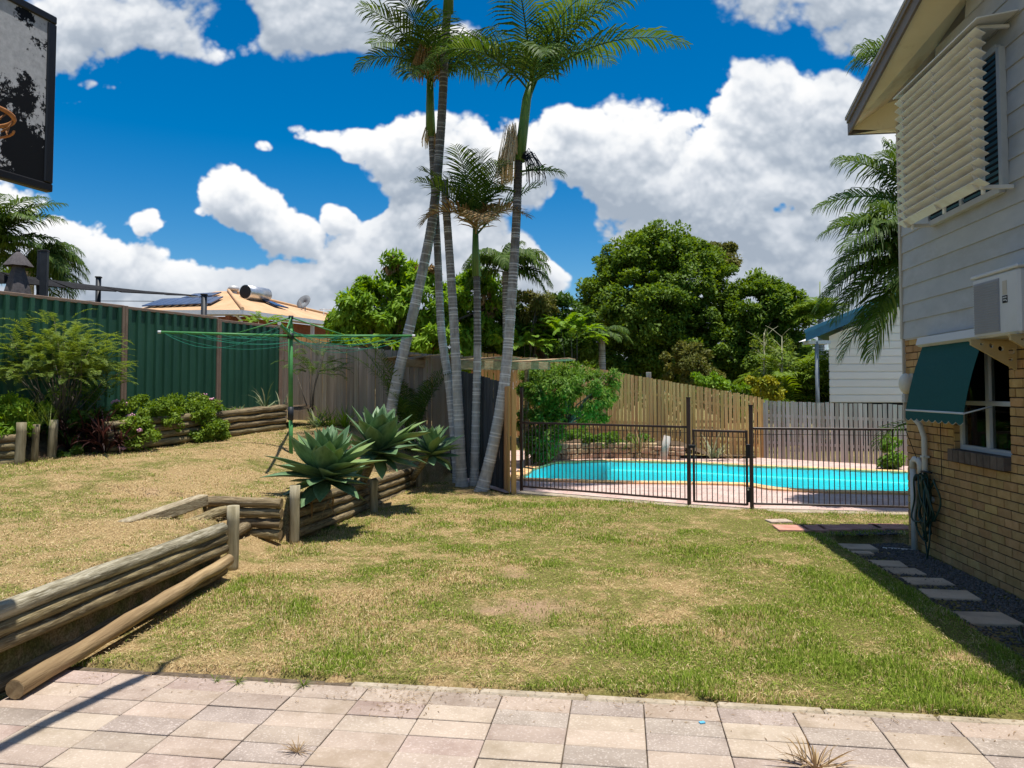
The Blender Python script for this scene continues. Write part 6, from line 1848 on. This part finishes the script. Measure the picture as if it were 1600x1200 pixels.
# mango
p = P(610, 640, 23.5)
tree('mango_tree', 'bright green drooping leaved tree behind the weathered fence', (p[0], 23.5, .6),
     [(600, 475, 23.5, 62, 46), (550, 490, 23.5, 36, 45), (655, 478, 23.5, 55, 48), (618, 425, 23.3, 20, 28), (660, 430, 23.5, 25, 22), (600, 530, 23.2, 80, 40), (710, 500, 23.5, 50, 55), (742, 480, 23.8, 40, 60), (690, 545, 23.2, 70, 40), (770, 540, 23.6, 40, 40)],
     36000, .27, .085, 'mango', 204, clump=.34, trunk_r=.2, droop=.9, up=.9)
# rusty new growth on it is its own tone
B = [(P(612, 418, 23.0), (.22, .2, .3)), (P(668, 425, 23.0), (.3, .25, .2)), (P(760, 480, 23.3), (.3, .3, .35))]
NG = crown('new_growth', bpy.data.objects['mango_tree'], B, 420, .25, .08, L['palm_dry'], 205, clump=.16, droop=1.2); NG['kind'] = 'stuff'
# bushes between palm clump and the big tree
p = P(870, 640, 24.5)
tree('bushy_tree', 'dark bushy tree between the queen palm and the largest tree', (p[0], 24.5, 0), [(868, 500, 24.5, 34, 36), (830, 505, 24.5, 40, 38), (905, 520, 24.5, 40, 40), (850, 548, 24, 60, 30), (800, 520, 24.3, 40, 40), (780, 470, 24.5, 24, 40)], 22000, .17, .075, 'dark', 206, clump=.35, trunk_r=.12)
p = P(818, 640, 23.8)
tree('wispy_tree', 'olive wispy tree right of the queen palm fronds', (p[0], 23.6, 0), [(832, 478, 23.6, 30, 26), (850, 492, 23.6, 26, 22)], 3600, .2, .045, 'rust', 207, clump=.3, trunk_r=.1, droop=.7)
# lime feathery tree (poinciana type)
def feather_bush(name, label, base, px, py, d, n, ln, seed, lm='lime', rx=40, ry=40, cat='shrub', kw=None, group=None, stem=.03):
    t = thing(name, label, cat, base, group)
    q = np.random.default_rng(seed); c = P(px, py, d)
    b = np.array(base, float)
    for k in range(n):
        u = q.normal(size=3); u[2] = abs(u[2]) * .9 - .25; u /= np.linalg.norm(u)
        e = c + u * np.array([rx / F * d, rx / F * d, ry / F * d]) * q.uniform(.35, .95)
        az = math.atan2(u[1], u[0]) + q.normal(0, .4)
        o = dict(npair=13, leaflet=.13, width=.035, hang=.25, stalk=.05, rbase=.006); o.update(kw or {})
        frond('feather_leaf', t, e, az, q.uniform(.1, .9), ln * q.uniform(.7, 1.2), L[lm], seed * 10 + k, q.uniform(.6, 1.5), **o)
        if k % 9 == 0: MB().tube([b + (q.normal(0, .04), q.normal(0, .04), -.05), b * .5 + e * .5 + q.normal(0, .06, 3), e], [stem, stem * .6, stem * .25], 5).build('stem', M['bark'], t)
    return t
p = P(905, 640, 21.9)
feather_bush('feathery_tree', 'lime green feathery tree behind the pergola end', (p[0], 23.3, .0), 882, 525, 23.3, 80, .75, 301, rx=46, ry=34, cat='tree', kw=dict(leaflet=.16, width=.07, npair=11))
feather_bush('feathery_tree', 'low lime foliage showing just over the pergola slats', (P(815, 640, 23)[0], 22.9, .0), 820, 540, 22.9, 40, .6, 302, rx=38, ry=16, cat='tree', kw=dict(leaflet=.16, width=.07, npair=11))
fpalm('feather_palm', 'drooping palm beneath the left side of the largest tree', 940, 528, 24.5, 0, [(0, 40, 1.1, 2.0), (30, 55, 1.1, 2.0), (340, 25, 1.2, 1.7), (180, 45, 1.0, 2.0), (220, 35, 1.1, 1.8), (300, 30, 1.1, 1.8), (260, 40, 1, 1.9), (90, 60, 1, 1.5), (150, 50, 1, 1.8), (320, 50, 1.2, 2)], 12, kw=dict(npair=32, leaflet=.38, hang=.8, width=.045))
# shrub hanging over the pool garden
p = P(862, 712, 18.4)
tree('weeping_shrub', 'rounded weeping shrub beside the pool in front of the tan fence', (p[0], 18.6, .2), [(905, 615, 18.2, 62, 40), (860, 610, 18.4, 50, 38), (852, 660, 18.4, 36, 50), (905, 590, 18.5, 35, 20), (945, 605, 18.2, 26, 24), (960, 590, 18.3, 12, 14), (880, 578, 18.6, 20, 10), (925, 652, 18.0, 26, 12), (838, 590, 18.5, 22, 24)], 15000, .13, .034, 'shrub', 208, clump=.19, trunk_r=.05, droop=.8, cat='shrub')
p = P(832, 715, 17.6)
tree('dark_shrub', 'dark shrub in the corner behind the brown pool fence post', (p[0], 17.8, .0), [(838, 640, 17.8, 24, 60), (850, 690, 17.6, 22, 25)], 4500, .15, .06, 'dark', 209, clump=.25, trunk_r=.05, cat='shrub')
p = P(930, 700, 19.9)
tree('low_shrub', 'low spreading bush on top of the stone bed', (p[0], 19.95, .3), [(925, 686, 19.9, 48, 13), (985, 692, 19.9, 40, 9)], 4200, .10, .04, 'shrub', 210, clump=.18, trunk_r=0, cat='shrub')
mb = MB(); c = P(1112, 717, 18.9)
tuft(mb, c, 16, .75, .05, 61, el0=.7, el1=1.5, bend=.5); tuft(mb, c + (.15, 0, 0), 10, .7, .045, 62, el0=.5, el1=1.1, bend=2.2)
tag(mb.build('strappy_plant', L['silver'], None, c), 'strappy grey green plant by the tan fence behind the gate', 'plant')
mb = MB(); c = P(1150, 718, 18.9); tuft(mb, c, 26, .5, .03, 63, el0=.1, el1=.9, bend=1.2, base=.15)
tag(mb.build('dry_plant', L['palm_dry'], None, c), 'low dry plant on the pool edge beside the strappy one', 'plant')
mb = MB(); c = P(1000, 705, 19.0); tuft(mb, c, 70, .7, .02, 64, el0=.6, el1=1.45, bend=1.3, base=.1)
tag(mb.build('dry_grass_clump', L['palm_dry'], None, c), 'dry grass clump hanging over the stone bed wall', 'plant')
p = P(1392, 725, 16.9)
tree('corner_shrub', 'small green shrub at the right end of the silver fence', (p[0], 17.0, 0), [(1394, 708, 16.9, 14, 20)], 900, .13, .06, 'shrub', 211, clump=.2, trunk_r=.02, cat='shrub')
frond('palm_sprig', None, P(1440, 660, 11.0), rad(185), rad(0), .85, L['palm'], 401, 1.3, npair=18, leaflet=.42, width=.018)
o = bpy.data.objects['palm_sprig']; o.name = 'palm_sucker'
tag(o, 'thin drooping palm frond hanging in front of the pool at the brick corner', 'palm frond')
# right background: areca clumps, fan palm, bamboo stems, croton
def areca(label, px, py, d, n, ln, seed, spread=60, lm='palm', kw=None):
    b = P(px, py, d); b[2] = .0
    t = thing('golden_palm', label, 'palm', tuple(b), 'golden cane palms beyond the fences')
    q = np.random.default_rng(seed)
    for k in range(n):
        az = q.uniform(0, 6.28); e = b + np.array([q.normal(0, .45), q.normal(0, .3), q.uniform(.4, 2.1)])
        o = dict(npair=26, leaflet=.55, width=.06, hang=.5); o.update(kw or {})
        frond('frond', t, e, az, q.uniform(.7, 1.4), ln * q.uniform(.7, 1.15), L[lm], seed * 10 + k, q.uniform(1.2, 2.0), **o)
    for k in range(6):
        a = b + np.array([q.normal(0, .2), q.normal(0, .2), 0]); MB().tube([a - (0, 0, .1), a + (q.normal(0, .1), 0, 1.5)], .03, 6).build('cane', M['pale_stem'], t)
areca('golden cane palm clump left of the white house', 1232, 640, 25.0, 52, 2.3, 71, lm='lime2')
areca('golden cane palm clump behind the grey downpipe', 1278, 640, 26.0, 40, 2.4, 72, lm='lime2')
fpalm('fan_palm', 'upright palm crown rising above the blue gable edge', 1282, 500, 28, 0, [(a, e, 1.15, 1.2) for a, e in ((0, 45), (40, 60), (80, 75), (130, 60), (170, 45), (200, 55), (240, 60), (280, 70), (320, 55), (350, 25), (190, 20), (90, 85))], 13, lm='lime2', kw=dict(npair=26, leaflet=.6, width=.06, hang=.3))
mb = MB(); a, b = P(1281, 470, 28), P(1281, 440, 28)
tag(MB().tube([P(1280, 500, 28), a, b], .02, 5).build('new_spear', M['rachis'], bpy.data.objects['fan_palm']), None)
def bamboo(label, px, d, ytop, seed):
    a, b = P(px, 650, d), P(px + 3, ytop, d); a[2] = 0
    t = thing('bare_sapling', label, 'tree', tuple(a), 'pale thin stemmed saplings behind the silver fence')
    MB().tube([a, (a + b) / 2 + (.03, 0, 0), b], [.045, .04, .015], 7).build('stem', M['pale_stem'], t)
    q = np.random.default_rng(seed)
    for k in range(26):
        u = q.uniform(.45, 1); p0 = a + (b - a) * u; az = q.uniform(0, 6.28)
        d_ = np.array([math.cos(az), math.sin(az), .9]) * q.uniform(.25, .55)
        MB().tube([p0, p0 + d_ * .6, p0 + d_ * [1, 1, .85]], [.012, .008, .003], 4).build('twig', M['pale_stem'], t)
    B = [(a + (b - a) * .85, (.4, .4, .55)), (a + (b - a) * .66, (.38, .38, .3))]
    crown('crown', t, B, 500, .16, .045, L['fern'], seed + 5, clump=.2)
bamboo('pale thin stemmed sapling, left one of the two', 1191, 25.0, 520, 81)
bamboo('pale thin stemmed sapling, right one nearer the white house', 1219, 24.6, 525, 82)
p = P(1190, 640, 21.5)
tree('croton_bush', 'yellow green croton bush over the corner of the tan fence', (p[0], 21.4, 0), [(1188, 603, 21.4, 24, 14), (1205, 612, 21.4, 14, 9)], 1500, .14, .06, 'yellow', 212, clump=.2, trunk_r=.03, cat='shrub')
p = P(1110, 640, 22.5)
tree('low_shrub', 'low green bush peeping over the tan fence', (p[0], 22.6, 0), [(1110, 596, 22.6, 30, 14), (1140, 602, 22.6, 24, 10)], 2200, .15, .06, 'lime', 213, clump=.2, trunk_r=.03, cat='shrub')
p = P(1085, 640, 24.5)
tree('olive_bush', 'olive leaved bush at the foot of the largest tree', (p[0], 24.5, 0), [(1072, 572, 24.5, 36, 34), (1095, 590, 24.5, 28, 22)], 6500, .13, .06, 'rust', 214, clump=.25, trunk_r=.05, cat='shrub')
# distant tree line closing gaps
q = np.random.default_rng(77)
far_b = [(1270, 600, 31, 50, 60), (1215, 590, 33, 50, 50), (850, 585, 40, 60, 45), (1000, 600, 42, 130, 40), (1150, 600, 42, 110, 45), (1300, 580, 42, 120, 55), (700, 590, 40, 90, 45), (560, 575, 42, 100, 30), (1450, 570, 42, 120, 60), (380, 570, 46, 160, 20)]
B = [(P(px, py, d), (rx / F * d, 1.6, ry / F * d)) for px, py, d, rx, ry in far_b]
o = crown('far_trees', None, B, 16000, .42, .24, L['dark'], 215, clump=.9)
tag(o, 'dark far tree line showing through gaps between the nearer trees', kind='stuff')

# ================================================================== GARDEN PLANTS
# feathery shrub against the green fence
gx_, gy_ = P(95, 700, 11.6)[:2]
feather_bush('feathery_shrub', 'tall feathery shrub leaning on the green fence at the left', (gx_, gy_, 1.15), 88, 580, 11.6, 540, .40, 303, lm='fern', rx=92, ry=92, kw=dict(leaflet=.08, width=.015, npair=14, rbase=.003), stem=.008)
p = P(95, 640, 11.9)
crown('inner_foliage', bpy.data.objects['feathery_shrub'], [(P(90, 610, 11.9), (.75, .3, .62)), (P(70, 660, 11.7), (.6, .3, .35))], 3600, .10, .022, L['dark'], 330, clump=.2, droop=.3)
# maroon plant
mb = MB(); c = P(150, 690, 11.4)
for k in range(12): tuft(mb, c + np.array([random.uniform(-.55, .35), random.uniform(-.15, .15), random.uniform(-.28, .15)]), 30, .55, .035, 500 + k, el0=.2, el1=1.4, bend=1.4)
tag(mb.build('maroon_plant', L['red'], None, c), 'dark maroon strappy plant spilling over the garden wall', 'plant')
p = P(120, 690, 11.5)
tree('ground_creeper', 'dark green leafy creeper under the feathery shrub', (p[0], p[1], 1.0), [(105, 672, 11.5, 32, 20), (140, 655, 11.7, 40, 14), (110, 710, 11.2, 26, 18)], 2600, .08, .045, 'dark', 216, clump=.12, trunk_r=0, cat='plant')
p = P(215, 690, 12.1)
tree('flowering_shrub', 'loose leafy shrub with pink flower heads on the garden wall', (p[0], p[1], 1.1), [(205, 660, 12.0, 40, 32), (232, 645, 12.3, 40, 28), (215, 685, 11.8, 34, 26), (185, 680, 11.7, 22, 24), (255, 650, 12.4, 26, 26)], 12500, .062, .034, 'lime2', 217, clump=.13, trunk_r=.015, cat='shrub')
t = bpy.data.objects['flowering_shrub']
def flower(parent, px, py, d, r_):
    c = P(px, py, d); mb = MB(); q = np.random.default_rng(int(px))
    for k in range(16): mb.sphere(c + q.normal(0, r_ * .5, 3) * [1, 1, .5], r_ * .32, 6, 4)
    mb.build('flower', M['pink'], parent)
for x, y, d, r_ in ((180, 628, 12.0, .06), (205, 650, 11.8, .055), (196, 631, 11.9, .05), (218, 672, 11.6, .045), (190, 700, 11.5, .04)): flower(t, x, y, d, r_)
p = P(300, 690, 13.2)
tree('round_shrub', 'dense round leafy shrub growing over the log garden wall', (p[0], p[1], 1.1), [(295, 658, 13.0, 54, 38), (262, 652, 12.9, 32, 30), (322, 672, 12.9, 28, 30), (300, 636, 13.2, 38, 18)], 17000, .058, .034, 'lime2', 218, clump=.14, trunk_r=.02, cat='shrub')
t = bpy.data.objects['round_shrub']
for x, y, d, r_ in ((316, 617, 13.2, .05), (330, 624, 13.2, .045)): flower(t, x, y, d, r_)
p = P(20, 690, 10.7)
tree('weedy_plants', 'pale weedy plants with seed heads at the left garden end', (p[0], p[1], .9), [(22, 668, 10.7, 40, 20), (45, 645, 10.9, 32, 26), (8, 645, 11.0, 32, 24)], 4200, .07, .028, 'lime', 219, clump=.14, trunk_r=0, cat='plant')
mb = MB()
for k in range(5): tuft(mb, P(10 + k * 17, 665, 10.7), 16, .5, .008, 520 + k, el0=.7, el1=1.5, bend=.8)
tag(mb.build('tall_grass_stems', L['fern'], None, P(40, 665, 10.7)), 'thin tall grass stems among the weeds at the left', 'plant')
# strappy bromeliads on the back part of the garden wall
for k, (x, y, d, n, ln, lab) in enumerate([(375, 650, 14.1, 12, .35, 'small pale strappy plant left of the brown tipped one'), (415, 640, 14.7, 22, .62, 'brown tipped bromeliad arching near the last fence post'), (350, 653, 13.8, 9, .3, 'sparse seedling plant at the left of the bare wall top'), (440, 648, 15.1, 16, .5, 'bleached strappy leaves hanging by the clothesline pole')]):
    mb = MB(); c = P(x, y, d); tuft(mb, c, n, ln, .04, 540 + k, el0=.3, el1=1.45, bend=1.4)
    tag(mb.build('bromeliad', L['silver'], None, c), lab, 'plant')
p = P(385, 648, 14.3)
tree('ground_cover', 'low green ground cover along the top of the garden wall', (p[0], p[1], 1.3), [(375, 645, 14.2, 26, 5), (350, 643, 14.0, 16, 6)], 700, .07, .04, 'shrub', 220, clump=.1, trunk_r=0, cat='plant')
# plants at the foot of the brown fence
g1 = float(zg(-3.55, 15.4))
feather_bush('wispy_shrub', 'thin wispy dark shrub in front of the weathered fence', (P(485, 650, 15.5)[0], 15.6, g1), 495, 580, 15.5, 42, .50, 304, lm='dark', rx=42, ry=48, kw=dict(leaflet=.10, width=.016, npair=14, rbase=.005), stem=.02)
mb = MB(); c = P(520, 668, 15.2)
for k in range(7): tuft(mb, c + np.array([random.uniform(-.3, .3), 0, 0]), 26, .55, .02, 560 + k, el0=.4, el1=1.5, bend=1.3)
tag(mb.build('fern_clump', L['lime'], None, c), 'bright green ferny clump at the foot of the weathered fence', 'plant')
mb = MB(); c = P(495, 668, 15.0); tuft(mb, c, 14, .45, .07, 571, el0=.3, el1=1.3, bend=.6)
tag(mb.build('small_agave', L['silver'], None, c), 'small blue green agave beside the ferny clump', 'plant')
mb = MB(); c = P(495, 688, 14.6)
for k in range(4): tuft(mb, c + np.array([random.uniform(-.4, .4), 0, 0]), 12, .45, .045, 580 + k, el0=-.1, el1=.6, bend=.8)
tag(mb.build('dead_leaves', L['palm_dry'], None, c), 'bleached dead strappy leaves lying on the terrace edge', 'plant')
# thin young palms behind the leaning trunk
g2 = float(zg(-2.1, 15.0))
t = thing('young_palm', 'slender young palm with fine upright fronds behind the leaning trunk', 'palm', (P(640, 690, 14.9)[0], 14.9, g2))
q = np.random.default_rng(90); bx = P(643, 700, 14.9)
for k in range(16):
    az = q.uniform(0, 6.28)
    frond('frond', t, (bx[0] + q.normal(0, .06), 14.9 + q.normal(0, .06), g2 + .05), az, q.uniform(1.2, 1.5), q.uniform(1.6, 2.7), L['dark' if k % 3 else 'palm'], 900 + k, q.uniform(.5, 1.2), npair=30, leaflet=.30, width=.022, hang=.4, stalk=.3, rbase=.012)
# yellow green tips over the back fence
feather_bush('feathery_shrub', 'yellow green feathery tips in front of the orange house', (P(415, 520, 20)[0], 20, 1.2), 412, 503, 20, 22, .45, 305, lm='lime', rx=22, ry=10, kw=dict(leaflet=.1, width=.03, npair=12))
feather_bush('feathery_shrub', 'lime sprigs along the top of the weathered fence', (P(590, 545, 17)[0], 17.2, .6), 580, 540, 17.2, 24, .4, 306, lm='lime', rx=44, ry=9, kw=dict(leaflet=.1, width=.03, npair=12))

# ================================================================== AGAVES
def agave_leaf_mesh(seed, Lf, Wf):
    q = np.random.default_rng(seed); n = 9; V = []
    bend = q.uniform(-.25, .45)
    for i in range(n):
        s = i / (n - 1)
        w = Wf * (.42 + .58 * math.sin(min(1, s / .55) * math.pi / 2) if s < .55 else max(0.015, (1 - ((s - .55) / .45) ** 1.55))) * .5
        x = Lf * s; zc = -bend * Lf * .35 * s * s
        cup = .34 * w * (1 - .3 * s); th = .014 * (1 - s) + .003
        for y, z in ((-1, cup), (-.5, cup * .28), (0, 0), (.5, cup * .28), (1, cup)): V.append((x, y * w, zc + z))
        for y, z in ((1, cup - .002), (.5, cup * .28 - th), (0, -th * 1.5), (-.5, cup * .28 - th), (-1, cup - .002)): V.append((x, y * w * .995, zc + z))
    Fc = []
    for i in range(n - 1):
        for k in range(10): Fc.append((i * 10 + k, i * 10 + (k + 1) % 10, (i + 1) * 10 + (k + 1) % 10, (i + 1) * 10 + k))
    Fc = [f[::-1] for f in Fc]
    return npmesh('leaf', V, Fc, L['agave'], np.full(len(Fc), .5), smooth=True)
leaf_meshes = [agave_leaf_mesh(i, 1.0, .335 + .03 * (i % 3)) for i in range(7)]
def agave(label, c, size, n, seed, lean=(0, 0), group='large agaves along the middle log wall', stem_to=None):
    q = np.random.default_rng(seed); c = np.array(c, float)
    t = thing('agave', label, 'agave', c - (0, 0, .12), group)
    st0 = np.array(stem_to if stem_to is not None else (c[0] - .1, c[1], c[2] - .4), float)
    MB().tube([st0, (st0 + c) / 2, c], [.06, .06, .05], 8).build('stem', M['log'], t)
    for k in range(n):
        u = k / (n - 1)
        az = k * 2.39996 + q.normal(0, .12)
        el = 1.50 - 1.92 * u ** 1.4 + q.normal(0, .09)
        ln = size * (.62 + .55 * math.sin(min(1, u * 1.5) * math.pi / 2)) * q.uniform(.88, 1.1) * (1 if u < .85 else .8)
        d = np.array([math.cos(az) * math.cos(el), math.sin(az) * math.cos(el), math.sin(el)])
        d = nrm(d + np.array([lean[0], lean[1], 0]))
        x = d; up = nrm(np.array([-math.cos(az) * math.sin(el), -math.sin(az) * math.sin(el), math.cos(el)]))
        y = nrm(np.cross(up, x)); z = np.cross(x, y)
        tw = q.normal(0, .18); y, z = y * math.cos(tw) + z * math.sin(tw), z * math.cos(tw) - y * math.sin(tw)
        R = Matrix(np.stack([x, y, z], 1).tolist())
        o = link('leaf', leaf_meshes[q.integers(0, 7)], t, c + d * .03 - (0, 0, .10 * u), R.to_euler())
        o.scale = (ln, ln * q.uniform(.88, 1.12), ln)
agave('nearest large agave leaning over the log wall beside the short stake', P(507, 738, 9.2), .60, 64, 1, (.10, -.10), stem_to=(-2.6, 9.5, .3))
agave('second agave, upright blue green rosette behind the nearest one', P(590, 700, 11.0), .66, 58, 2, (.12, -.05), stem_to=(-2.25, 11.1, .25))
agave('smallest and farthest agave, dark rosette beside the palm trunks', P(674, 704, 13.2), .50, 40, 3, (.06, -.08), stem_to=(-1.75, 13.3, .2))
q = np.random.default_rng(19); mb = MB()
for x, y in ((487, 795), (512, 800), (481, 788), (520, 790)):
    c = P(x, y, 9.1); tuft(mb, c + (0, 0, .1), 3, .22, .03, x, el0=-1.2, el1=-.4, bend=.5)
tag(mb.build('withered_leaves', L['palm_dry'], None, P(500, 790, 9.1)), 'withered brown leaf ends hanging under the nearest agave', 'dead leaves')
print('objects', len(bpy.data.objects), 'tris', sum(len(o.data.polygons) * 2 for o in bpy.data.objects if o.type == 'MESH'))
